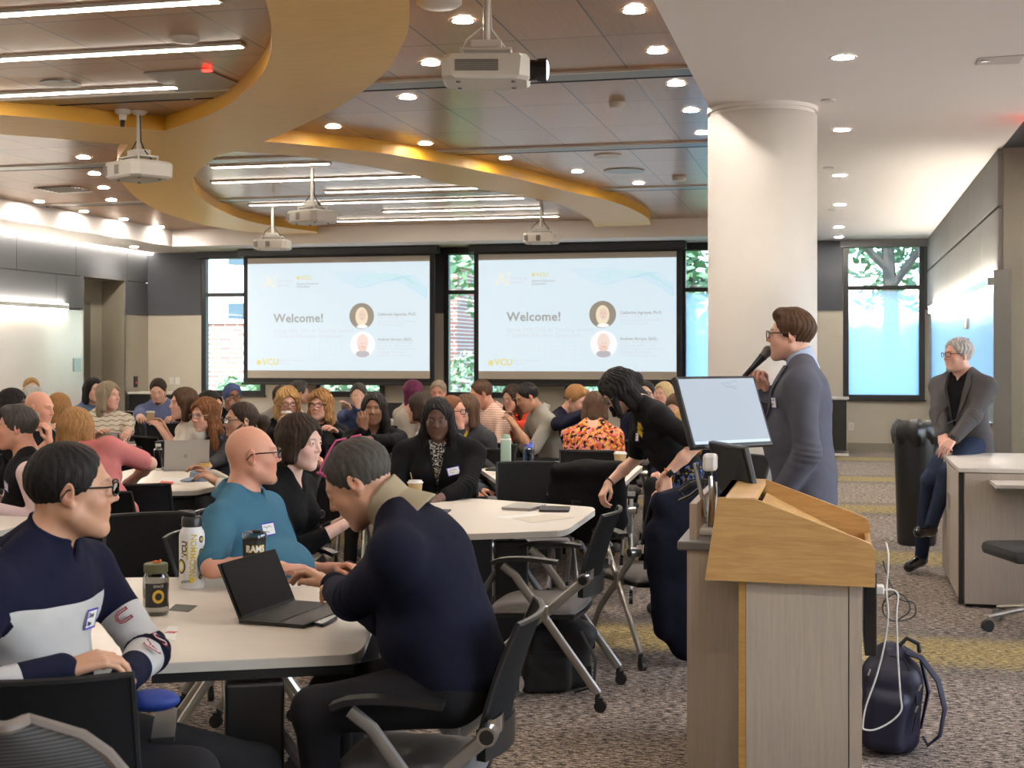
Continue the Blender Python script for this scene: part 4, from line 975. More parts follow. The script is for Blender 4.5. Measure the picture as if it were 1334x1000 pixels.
# drinking glass
def lathe_obj(name, p, prof, m, label, cat, group=None, n=20):
    o = mb().lathe(prof, n=n).build(name, m, None, True, tuple(p)); tag(o, label, cat, group); return o
def clear_mat():
    m = bpy.data.materials.new('clear_plastic'); m.use_nodes = True; nt = m.node_tree; nt.nodes.clear()
    o = nt.nodes.new('ShaderNodeOutputMaterial'); t = nt.nodes.new('ShaderNodeBsdfTransparent'); t.inputs[0].default_value = (.88, .90, .92, 1); g = nt.nodes.new('ShaderNodeBsdfGlossy'); g.inputs['Roughness'].default_value = .08
    f = nt.nodes.new('ShaderNodeLayerWeight'); f.inputs[0].default_value = .35; x = nt.nodes.new('ShaderNodeMixShader')
    nt.links.new(f.outputs['Facing'], x.inputs[0]); nt.links.new(t.outputs[0], x.inputs[1]); nt.links.new(g.outputs[0], x.inputs[2]); nt.links.new(x.outputs[0], o.inputs[0]); M['clear_plastic'] = m
    for nm, c in (('clear_blue', (.30, .42, .62)), ('clear_smoke', (.60, .60, .58))):
        m2_ = m.copy(); m2_.name = nm; [n for n in m2_.node_tree.nodes if n.type == 'BSDF_TRANSPARENT'][0].inputs[0].default_value = (*c, 1); M[nm] = m2_
clear_mat()
p = P(966, 600, d=5.62); p.z = ZC
wb_ = mb().lathe([(.034, 0), (.036, .01), (.036, .24), (.025, .29), (.015, .31), (.015, .335), (.001, .337)]).build('water_bottle', 'clear_plastic', None, True, tuple(p)); tag(wb_, 'clear plastic bottle between the tilted monitor and the speaker', 'bottle')
mb().cyl((0, 0, .337), (0, 0, .355), .017).build('bottle_cap', 'plastic_white', wb_, True)
p = P(985, 640, d=5.55); p.z = ZC

# ------------------------------------------------------------------ desk unit at right, cabinets, bin
ds = empty('desk_unit', (1.6, 9.9, 0)); ox, oy = 1.6, 9.9
X0, Y0, Y1, TZD = .775, 9.17, 10.58, .888
mb().box((1.65-ox, (Y0+Y1)/2-oy, .45), (.87, (Y1-Y0)/2-.01, .41)).build('desk_body', 'laminate_dark', ds)
mb().box((1.65-ox, (Y0+Y1)/2-oy, TZD-.014), (.92-.02, (Y1-Y0)/2+.02, .014), bev=.003).build('desk_top', 'table_white', ds)
mb().box((1.65-ox, Y0-.012-oy, .44), (.86, .012, .415)).build('front_panel', 'laminate', ds)
for k in range(2):
    ya = Y0+.03+k*.69; dd_ = mb().box((X0-.012-ox, ya+.335-oy, .45), (.011, .330, .40), bev=.003).build('door', 'laminate', ds)
    mb().box((X0-.026-ox, ya+(.60 if k == 0 else .07)-oy, .60), (.004, .012, .05)).build('door_handle', 'steel', dd_)
mb().box((X0-.005-ox, Y0+.012-oy, .44), (.014, .010, .42)).build('edge_gap', 'seam_dark', ds)
mb().box((1.65-ox, (Y0+Y1)/2-oy, .02), (.85, (Y1-Y0)/2-.03, .02)).build('plinth', 'plastic_black', ds)
mb().box((1.75-ox, 8.98-oy, .805), (.81, .17, .012), bev=.004).build('side_surface', 'table_white', ds)
mb().box((1.75-ox, 8.98-oy, .788), (.80, .165, .006)).build('side_surface_edge', 'plastic_grey', ds)
mb().box((2.3-ox, 8.98-oy, .39), (.03, .12, .39)).build('side_leg', 'tube_silver', ds)
tag(ds, 'pale grey laminate desk unit the man in the grey blazer sits on', 'desk')
def swivel(x, y, rz, label):
    t = empty('swivel_chair', (x, y, 0), rz)
    mb().sheet(lambda u, v: ((u-.5)*.48, -.22-.05*v+.05*(2*u-1)**2, .52+.40*v), 12, 8, .03).build('backrest', 'plastic_black', t, True)
    g = mb(); g.box((0, .02, .46), (.235, .23, .04), bev=.035); g.build('seat', 'seat_dark', t, True)
    mb().cyl((0, 0, .12), (0, 0, .42), .028).build('gas_column', 'steel_dark', t, True)
    for k in range(5):
        a = 2*PI*k/5+.35; c_, s_ = math.cos(a), math.sin(a)
        lg = mb().tube([(0, 0, .135), (.16*c_, .16*s_, .115), (.31*c_, .31*s_, .085)], [.028, .022, .016], 8, flat=.7).build('base_leg', 'tube_silver', t, True)
        mb().cyl((.31*c_-.016*s_, .31*s_+.016*c_, .034), (.31*c_+.016*s_, .31*s_-.016*c_, .034), .034, n=16).build('caster', 'rubber' if k % 2 else 'plastic_grey', lg, True)
    mb().box((0, -.17, .44), (.03, .08, .02)).build('back_arm', 'plastic_black', t)
    tag(t, label, 'chair'); return t
mat('seat_dark', (.03, .03, .032), .85, noise=.2, nscale=300)
p = P(1352, 800, d=8.0); swivel(p.x, p.y, 1.9, 'dark swivel chair on silver star base cut by the right edge')
# bin with a black bag
p = P(1194, 600, d=11.6)
bn = empty('trash_bin', (p.x, p.y, 0)); hb = EYE-(548-460)/FPX*11.6
mb().lathe([(.15, 0), (.16, .02), (.185, hb-.10), (.185, hb-.06)], n=24).build('bin_body', 'plastic_black', bn, True)
def bagp(u, v):
    a = 2*PI*u; r = .18+.012*math.sin(a*7)+.02*math.sin(v*PI)+.006*math.sin(a*13+v*5); z = hb-.20+.20*v if v < .8 else hb-.04+.04*math.sin((v-.8)*5*PI)
    if v > .8: r -= (v-.8)*.25
    return (r*math.cos(a), r*math.sin(a), z+.012*math.sin(a*5))
mat('bag_black', (.006, .006, .007), .35, noise=.2, bump=.4, bscale=60)
mb().sheet(bagp, 48, 10, .003).build('bin_bag', 'bag_black', bn, True)
tag(bn, 'tall dark bin lined with a shiny black bag behind the seated man', 'trash bin')
def cabinet(px0, px1, Y, h, label, dpt=.5):
    xa_, _ = PY(px0, Y); xb_, _ = PY(px1, Y)
    t = empty('storage_cabinet', ((xa_+xb_)/2, Y+dpt/2, 0)); w_ = (xb_-xa_)/2
    mb().box((0, 0, h/2+.02), (w_-.03, dpt/2-.01, h/2-.05)).build('cabinet_body', 'plastic_white', t)
    for k in (-1, 1):
        dd_ = mb().box((k*(w_-.03)/2, -dpt/2+.002, h/2+.02), ((w_-.03)/2-.006, .012, h/2-.06)).build('cabinet_door', 'plastic_black', t)
        mb().box((k*.05, -dpt/2-.014, h*.65), (.008, .006, .05)).build('door_handle', 'steel_dark', dd_)
    mb().box((0, 0, h-.015), (w_, dpt/2+.015, .016), bev=.003).build('cabinet_top', 'plastic_white', t); mb().box((0, 0, .02), (w_, dpt/2, .02)).build('plinth', 'plastic_white', t)
    tag(t, label, 'cabinet')
cabinet(1032, 1106, 22.2, .92, 'black fronted cabinet with white top behind the speaker')
cabinet(166, 226, 22.4, .92, 'black fronted cabinet with white top in the far left corner')
def plateobj(name, px, py, Y, w_, h_, m, label, cat):
    X, d = PY(px, Y); o = mb().box((X, Y-.006, EYE-(py-460)*d/FPX), (w_, .006, h_), bev=.002).build(name, m); tag(o, label, cat); return o
def sock(o, c):
    for dz in (-.02, .02): mb().box((c[0], c[1], c[2]+dz), (.008, .002, .006)).build('socket', 'plastic_grey', o)
for px, py, l in ((1109, 555, 'white wall outlet right of the far cabinet'),):
    o = plateobj('wall_outlet', px, py, BY, .04, .065, 'plastic_white', l, 'outlet'); X, d = PY(px, BY); sock(o, (X, BY-.0135, EYE-(py-460)*d/FPX))
for px, l in ((224, 'left white switch plate on the back wall beside the first window'), (231.5, 'right white switch plate on the back wall beside the first window')):
    o = plateobj('light_switch', px, 496, BY, .045, .065, 'plastic_white', l, 'switch'); X, d = PY(px, BY); mb().box((X, BY-.015, EYE-(496-460)*d/FPX), (.012, .004, .025)).build('switch_paddle', 'plastic_white', o)
Yt, dt = PX(176, LX); o = mb().box((LX+.012, Yt, EYE-37*dt/FPX), (.012, .06, .10), bev=.003).build('wall_control', 'plastic_black'); tag(o, 'small black control panel on the left wall by the steel corner', 'control panel')
mb().box((LX+.026, Yt, EYE-37*dt/FPX-.02), (.002, .008, .008)).build('indicator_light', 'red_led', o)
Yt, dt = PX(99, LX); o = mb().box((LX+.022, Yt, EYE-15*dt/FPX), (.008, .11, .11)).build('notice_plate', 'steel_dark'); tag(o, 'small grey square plate on the left whiteboard', 'plate')
# pads on the right glass board
for y_, z_, l in ((16.0, 1.95, 'white clip fixed high on the glossy right whiteboard'),):
    o = mb().box((RX-.056, y_, z_), (.015, .05, .06), bev=.01).build('board_clip', 'plastic_white'); tag(o, l, 'clip')

# ================================================================== people
F4 = np.float32
class Sdf:
    """union of soft shapes on a grid, turned into one smooth surface (surface nets)"""
    def __init__(s, res): s.res = res; s.ops = []
    def cone(s, a, b, r1, r2=None, k=.02, sub=False):
        r2 = r1 if r2 is None else r2
        a = np.array(a, F4); b = np.array(b, F4); ba = b-a; L = float(ba@ba)+1e-9
        def f(x, y, z):
            h = np.clip(((x-a[0])*ba[0]+(y-a[1])*ba[1]+(z-a[2])*ba[2])/L, 0, 1)
            return np.sqrt((x-a[0]-h*ba[0])**2+(y-a[1]-h*ba[1])**2+(z-a[2]-h*ba[2])**2)-(r1+(r2-r1)*h)
        R = max(r1, r2); lo = np.minimum(a, b)-R; hi = np.maximum(a, b)+R
        s.ops.append((f, lo, hi, k, sub)); return s
    def ell(s, c, r, R=None, k=.02, sub=False):
        c = np.array(c, F4); r = np.array(r, F4)
        Q = np.eye(3, dtype=F4) if R is None else np.array(R, F4)
        ext = np.sqrt((Q**2)@(r**2))
        def f(x, y, z):
            dx = x-c[0]; dy = y-c[1]; dz = z-c[2]
            u = [Q[0, i]*dx+Q[1, i]*dy+Q[2, i]*dz for i in range(3)]
            k0 = np.sqrt((u[0]/r[0])**2+(u[1]/r[1])**2+(u[2]/r[2])**2)
            k1 = np.sqrt((u[0]/r[0]**2)**2+(u[1]/r[1]**2)**2+(u[2]/r[2]**2)**2)
            return k0*(k0-1)/np.maximum(k1, 1e-6)
        s.ops.append((f, c-ext, c+ext, k, sub)); return s
    def fn(s, f, lo, hi, k=.004, sub=False):
        s.ops.append((f, np.array(lo, F4), np.array(hi, F4), k, sub)); return s
    def box(s, c, h, R=None, r=.02, k=.02, sub=False):
        c = np.array(c, F4); h = np.array(h, F4); Q = np.eye(3, dtype=F4) if R is None else np.array(R, F4); e = np.abs(Q)@h
        def f(x, y, z):
            dx = x-c[0]; dy = y-c[1]; dz = z-c[2]
            u = [np.abs(Q[0, i]*dx+Q[1, i]*dy+Q[2, i]*dz)-h[i]+r for i in range(3)]
            return np.sqrt(np.maximum(u[0], 0)**2+np.maximum(u[1], 0)**2+np.maximum(u[2], 0)**2)+np.minimum(np.maximum(u[0], np.maximum(u[1], u[2])), 0)-r
        s.ops.append((f, c-e, c+e, k, sub)); return s
    def mesh(s, post=None):
        res = s.res
        adds = [o for o in s.ops if not o[4]]
        lo = np.min([o[1] for o in adds], 0)-3*res; hi = np.max([o[2] for o in adds], 0)+3*res
        n = np.ceil((hi-lo)/res).astype(int)+1
        D = np.full(tuple(n), .08, F4)
        ax = [(lo[i]+res*np.arange(n[i])).astype(F4) for i in range(3)]
        for f, a, b, k, sub in s.ops:
            m = k+2.2*res
            i0 = np.clip(np.floor((a-m-lo)/res).astype(int), 0, n-1); i1 = np.clip(np.ceil((b+m-lo)/res).astype(int)+1, 0, n)
            if np.any(i1 <= i0): continue
            x = ax[0][i0[0]:i1[0]][:, None, None]; y = ax[1][i0[1]:i1[1]][None, :, None]; z = ax[2][i0[2]:i1[2]][None, None, :]
            sl = D[i0[0]:i1[0], i0[1]:i1[1], i0[2]:i1[2]]
            d = f(x, y, z).astype(F4)
            if sub:
                h = np.maximum(k-np.abs(sl+d), 0)/k; sl[...] = np.maximum(sl, -d)+h*h*k*.25
            else:
                h = np.maximum(k-np.abs(sl-d), 0)/k; sl[...] = np.minimum(sl, d)-h*h*k*.25
        if post is not None: D = post(D, ax)
        S = D < 0
        c8 = [S[i:n[0]-1+i, j:n[1]-1+j, l:n[2]-1+l] for i in (0, 1) for j in (0, 1) for l in (0, 1)]
        anyv = c8[0].copy(); allv = c8[0].copy()
        for c in c8[1:]: anyv |= c; allv &= c
        act = anyv & ~allv
        I = np.argwhere(act)
        if len(I) == 0: return np.zeros((0, 3), F4), np.zeros((0, 4), np.int32)
        offs = [(i, j, l) for i in (0, 1) for j in (0, 1) for l in (0, 1)]
        V = np.stack([D[I[:, 0]+o[0], I[:, 1]+o[1], I[:, 2]+o[2]] for o in offs], 1)
        acc = np.zeros((len(I), 3), F4); cnt = np.zeros(len(I), F4)
        for a in range(8):
            for bb in range(a+1, 8):
                oa, ob = np.array(offs[a]), np.array(offs[bb])
                if abs(oa-ob).sum() != 1: continue
                mk = (V[:, a] < 0) != (V[:, bb] < 0)
                t = V[:, a]/(V[:, a]-V[:, bb]+1e-12)
                acc += np.where(mk[:, None], oa[None]+(ob-oa)[None]*t[:, None], 0); cnt += mk
        verts = (I+acc/cnt[:, None])*res+lo
        imap = np.full(act.shape, -1, np.int32); imap[act] = np.arange(len(I))
        quads = []
        for axn in range(3):
            sl0 = [slice(1, -1)]*3; sl1 = [slice(1, -1)]*3
            sl0[axn] = slice(0, -1); sl1[axn] = slice(1, None)
            A = S[tuple(sl0)]; B = S[tuple(sl1)]
            for flip in (0, 1):
                mk = (A & ~B) if flip == 0 else (~A & B)
                E = np.argwhere(mk)
                if len(E) == 0: continue
                E = E+np.array([0 if i == axn else 1 for i in range(3)])
                u, v = [(1, 2), (2, 0), (0, 1)][axn]
                q = []
                for du, dv in ((-1, -1), (0, -1), (0, 0), (-1, 0)):
                    e = E.copy(); e[:, u] += du; e[:, v] += dv; q.append(imap[e[:, 0], e[:, 1], e[:, 2]])
                q = np.stack(q, 1)
                if flip: q = q[:, ::-1]
                quads.append(q)
        q = np.concatenate(quads); q = q[(q >= 0).all(1)]
        return verts.astype(F4), q.astype(np.int32)

def np_obj(name, v, q, m, parent=None, attrs=None, mats=None):
    me = bpy.data.meshes.new(name)
    me.vertices.add(len(v)); me.vertices.foreach_set('co', np.ascontiguousarray(v, F4).ravel())
    k = q.shape[1] if len(q) else 4
    me.loops.add(len(q)*k); me.loops.foreach_set('vertex_index', np.ascontiguousarray(q).ravel())
    me.polygons.add(len(q)); me.polygons.foreach_set('loop_start', np.arange(0, len(q)*k, k, dtype=np.int32))
    me.polygons.foreach_set('use_smooth', np.ones(len(q), bool))
    me.update(calc_edges=True)
    me.materials.append(M[m] if isinstance(m, str) else m)
    for an, arr in (attrs or {}).items():
        if arr.ndim == 2:
            a = me.color_attributes.new(an, 'FLOAT_COLOR', 'POINT'); c4 = np.ones((len(v), 4), F4); c4[:, :3] = arr; a.data.foreach_set('color', c4.ravel())
        else:
            a = me.attributes.new(an, 'FLOAT', 'POINT'); a.data.foreach_set('value', arr.astype(F4))
    o = bpy.data.objects.new(name, me); C.objects.link(o)
    if parent is not None: o.parent = parent
    return o

def rotm(axis, deg):
    return np.array(Matrix.Rotation(deg*D2R, 3, axis), dtype=F4)
def fbm(p, f, seed=0.0):
    """cheap smooth noise, about -1..1"""
    x, y, z = p[:, 0]*f+seed, p[:, 1]*f+seed*1.7, p[:, 2]*f-seed
    a = np.sin(x+1.7*np.sin(y*.9+z*.5))+np.sin(y*1.1+1.4*np.sin(z*.8+x*.6)+2)+np.sin(z*1.2+1.6*np.sin(x*.7-y*.4)+4)
    b = np.sin(2.1*x-1.3*y+2*np.sin(1.7*z))+np.sin(2.3*z+1.9*y+1.2*np.sin(1.9*x))
    return (a/3+b*.25)/1.3

# ---- materials of people
def skin_mat(name, col):
    m = mat(name, col, .48, noise=.05, nscale=60, bump=.05, bscale=400)
    nt, b = nodes(m)
    at = nt.nodes.new('ShaderNodeAttribute'); at.attribute_name = 'tint'
    mu = nt.nodes.new('ShaderNodeMixRGB'); mu.blend_type = 'MULTIPLY'; mu.inputs[0].default_value = 1
    src = b.inputs['Base Color'].links[0].from_socket
    nt.links.new(src, mu.inputs[1]); nt.links.new(at.outputs['Color'], mu.inputs[2]); nt.links.new(mu.outputs[0], b.inputs['Base Color'])
    b.inputs['Subsurface Weight'].default_value = .08
    b.inputs['Subsurface Radius'].default_value = (.012, .004, .002); b.inputs['Subsurface Scale'].default_value = 1
    return m
skin_mat('skin_light', (.68, .40, .29)); skin_mat('skin_pink', (.72, .41, .31)); skin_mat('skin_tan', (.50, .27, .17))
skin_mat('skin_ruddy', (.64, .31, .21)); skin_mat('skin_brown', (.25, .115, .065)); skin_mat('skin_dark', (.105, .050, .034)); skin_mat('skin_pale', (.78, .50, .41))
def hair_mat(name, col, rough=.58, var=.45):
    m = mat(name, col, rough, noise=var, nscale=9, stretch=(9, 9, 1.2), bump=.8, bscale=34, spec=.18)
    return m
for nm, c in dict(black=(.010, .008, .008), darkbrown=(.030, .018, .012), brown=(.075, .040, .022), auburn=(.17, .070, .028), redbrown=(.16, .060, .025),
                  blond=(.42, .25, .10), honey=(.33, .17, .065), paleblond=(.60, .45, .24), grey=(.22, .20, .18), darkgrey=(.058, .052, .046), silver=(.45, .43, .40),
                  greyblond=(.30, .24, .17), purple=(.13, .025, .07), ashbrown=(.12, .075, .045), beardgrey=(.40, .36, .33), beardbrown=(.10, .045, .025), goatee=(.42, .27, .17)).items(): hair_mat('hair_'+nm, c)
def cloth_mat(name, col, rough=.85, noise=.12, bump=.3, bscale=900, nscale=300, sheen=0): return mat(name, col, rough, noise=noise, nscale=nscale, bump=bump, bscale=bscale, sheen=sheen, spec=.10)
for nm, c in dict(navy=(.007, .008, .019), black=(.006, .006, .007), white=(.72, .70, .67), offwhite=(.66, .62, .55), teal=(.055, .155, .235), bluegrey=(.105, .108, .138),
                  jacketgrey=(.085, .080, .082), charcoal=(.035, .035, .04), jeans=(.022, .032, .060), lightblue=(.42, .50, .68), pinkshirt=(.72, .55, .55), salmon=(.80, .47, .35),
                  red=(.62, .06, .025), poloblue=(.14, .17, .33), greypolo=(.33, .31, .27), pink=(.60, .20, .19), denim=(.10, .15, .24), yellow=(.80, .60, .05), blackpants=(.014, .014, .016),
                  khaki=(.33, .27, .18), lavender=(.40, .33, .36), beige=(.50, .45, .38), green=(.10, .35, .15), greysweater=(.24, .22, .20), slategrey=(.10, .12, .15), denimshirt=(.07, .10, .22)).items(): cloth_mat('cloth_'+nm, c)
# knitted and printed stuffs
def pat_mat(name, stops, attr='pat', rough=.85):
    """colour bands that follow the body: stops = [(position, colour), ...] in the attribute"""
    m = cloth_mat(name, stops[0][1]); nt, b = nodes(m)
    at = nt.nodes.new('ShaderNodeAttribute'); at.attribute_name = attr
    r = nt.nodes.new('ShaderNodeValToRGB'); r.color_ramp.interpolation = 'CONSTANT'
    el = r.color_ramp.elements
    el[0].position = stops[0][0]; el[0].color = (*stops[0][1], 1); el[1].position = stops[1][0]; el[1].color = (*stops[1][1], 1)
    for p, c in stops[2:]:
        e = el.new(p); e.color = (*c, 1)
    nt.links.new(at.outputs['Fac'], r.inputs[0]); nt.links.new(r.outputs[0], b.inputs['Base Color'])
    return m
NV = (.008, .009, .024); WF = (.50, .49, .48)
# bodice 0..1 is the height on the trunk; sleeves use 1.. range folded in below
pat_mat('cloth_fleece_bands', [(0, NV), (.245, WF), (.395, NV), (.60, NV), (.66, WF), (.735, NV), (.80, WF), (.885, NV)])
def splash_mat(name, base, cols, scale=14, thr=.55, kind='VORONOI'):
    m = cloth_mat(name, base); nt, b = nodes(m)
    tc = nt.nodes.new('ShaderNodeTexCoord')
    cur = None
    for i, c in enumerate(cols):
        n = nt.nodes.new('ShaderNodeTexNoise'); n.inputs['Scale'].default_value = scale*(1+.35*i); n.inputs['Detail'].default_value = 1.5
        mp = nt.nodes.new('ShaderNodeMapping'); mp.inputs['Location'].default_value = (i*3.1, i*1.7, i*5.3); nt.links.new(tc.outputs['Object'], mp.inputs[0]); nt.links.new(mp.outputs[0], n.inputs['Vector'])
        r = nt.nodes.new('ShaderNodeValToRGB'); r.color_ramp.elements[0].position = thr; r.color_ramp.elements[1].position = thr+.03
        nt.links.new(n.outputs['Fac'], r.inputs[0])
        mx = nt.nodes.new('ShaderNodeMixRGB'); mx.inputs[1].default_value = (*base, 1); mx.inputs[2].default_value = (*c, 1)
        if cur: nt.links.new(cur, mx.inputs[1])
        nt.links.new(r.outputs[0], mx.inputs[0]); cur = mx.outputs[0]
    nt.links.new(cur, b.inputs['Base Color'])
    return m
splash_mat('cloth_speckled', (.015, .014, .014), [(.6, .58, .55), (.5, .45, .4)], 75, .56)
splash_mat('cloth_floral_dark', (.010, .012, .018), [(.07, .12, .38), (.32, .22, .06), (.10, .16, .42)], 26, .58)
splash_mat('cloth_floral_cream', (.50, .42, .34), [(.45, .10, .07), (.12, .16, .12), (.65, .35, .10)], 40, .57)
splash_mat('cloth_marble', (.35, .30, .32), [(.16, .12, .14), (.50, .46, .46)], 22, .54)
splash_mat('cloth_ikat', (.55, .10, .04), [(.70, .22, .28), (.014, .010, .010), (.75, .38, .10)], 22, .53)
splash_mat('cloth_zebra', (.5, .48, .46), [(.01, .01, .01)], 34, .52)
splash_mat('cloth_bird_print', (.010, .010, .011), [(.010, .010, .011)], 24, .7)
def wave_mat():
    m = cloth_mat('cloth_knit_waves', (.66, .60, .50)); nt, b = nodes(m)
    tc = nt.nodes.new('ShaderNodeTexCoord'); sp = nt.nodes.new('ShaderNodeSeparateXYZ'); nt.links.new(tc.outputs['Object'], sp.inputs[0])
    def op(k, a, bb=None):
        n = nt.nodes.new('ShaderNodeMath'); n.operation = k
        for i, v in enumerate((a, bb)):
            if v is None: continue
            if isinstance(v, (int, float)): n.inputs[i].default_value = v
            else: nt.links.new(v, n.inputs[i])
        return n.outputs[0]
    s1 = op('MULTIPLY', op('SINE', op('MULTIPLY', sp.outputs['X'], 75.0)), .006)
    zz = op('ADD', sp.outputs['Z'], s1)
    w = op('SINE', op('MULTIPLY', zz, 150.0))
    r = nt.nodes.new('ShaderNodeValToRGB'); r.color_ramp.elements[0].position = .80; r.color_ramp.elements[0].color = (.66, .60, .50, 1); r.color_ramp.elements[1].position = .84; r.color_ramp.elements[1].color = (.26, .20, .11, 1)
    nt.links.new(w, r.inputs[0]); nt.links.new(r.outputs[0], b.inputs['Base Color'])
wave_mat()
def pinstripe():
    m = cloth_mat('cloth_salmon_stripe', (.80, .47, .35)); nt, b = nodes(m)
    w = nt.nodes.new('ShaderNodeTexWave'); w.inputs['Scale'].default_value = 16; w.bands_direction = 'Z'
    tc = nt.nodes.new('ShaderNodeTexCoord'); nt.links.new(tc.outputs['Object'], w.inputs[0])
    r = nt.nodes.new('ShaderNodeMixRGB'); r.inputs[1].default_value = (.62, .36, .27, 1); r.inputs[2].default_value = (.86, .68, .58, 1)
    nt.links.new(w.outputs['Fac'], r.inputs[0]); nt.links.new(r.outputs[0], b.inputs['Base Color'])
pinstripe()
mat('eye_white', (.55, .52, .48), .25); mat('eye_iris', (.03, .018, .012), .1)
mat('glasses_black', (.01, .01, .012), .25); mat('glasses_brown', (.06, .025, .012), .3); mat('glasses_metal', (.25, .2, .16), .3, 1); mat('glasses_pink', (.75, .10, .32), .35)
mat('shoe_black', (.008, .008, .009), .18, coat=.6); mat('shoe_grey', (.08, .08, .085), .6); mat('mask_white', (.8, .8, .79), .8)
mat('watch_black', (.008, .008, .01), .12); mat('strap_orange', (.75, .22, .03), .5); mat('strap_red', (.6, .05, .02), .5); mat('paper_white', (.80, .79, .77), .7); mat('ink_blue', (.03, .02, .42), .6); mat('ink_black', (.02, .02, .03), .6)
mat('gold', (.6, .4, .12), .25, 1)
def glass_lens():
    m = bpy.data.materials.new('lens'); m.use_nodes = True; nt = m.node_tree; nt.nodes.clear()
    o = nt.nodes.new('ShaderNodeOutputMaterial'); t = nt.nodes.new('ShaderNodeBsdfTransparent'); g = nt.nodes.new('ShaderNodeBsdfGlossy'); g.inputs['Roughness'].default_value = .05
    f = nt.nodes.new('ShaderNodeFresnel'); f.inputs[0].default_value = 1.5; x = nt.nodes.new('ShaderNodeMixShader')
    nt.links.new(f.outputs[0], x.inputs[0]); nt.links.new(t.outputs[0], x.inputs[1]); nt.links.new(g.outputs[0], x.inputs[2]); nt.links.new(x.outputs[0], o.inputs[0]); M['lens'] = m
glass_lens()

# hair styles: shell = thickness over the skull; lims; extra locks in head space
def in_head(Rh, H):
    def q(x, y, z):
        dx = x-H[0]; dy = y-H[1]; dz = z-H[2]
        return (Rh[0, 0]*dx+Rh[1, 0]*dy+Rh[2, 0]*dz, Rh[0, 1]*dx+Rh[1, 1]*dy+Rh[2, 1]*dz, Rh[0, 2]*dx+Rh[1, 2]*dy+Rh[2, 2]*dz)
    return q
def ellv(u, v, w, c, r):
    a, b, cc = (u-c[0])/r[0], (v-c[1])/r[1], (w-c[2])/r[2]
    k0 = np.sqrt(a*a+b*b+cc*cc); k1 = np.sqrt((a/r[0])**2+(b/r[1])**2+(cc/r[2])**2)
    return k0*(k0-1)/np.maximum(k1, 1e-6)

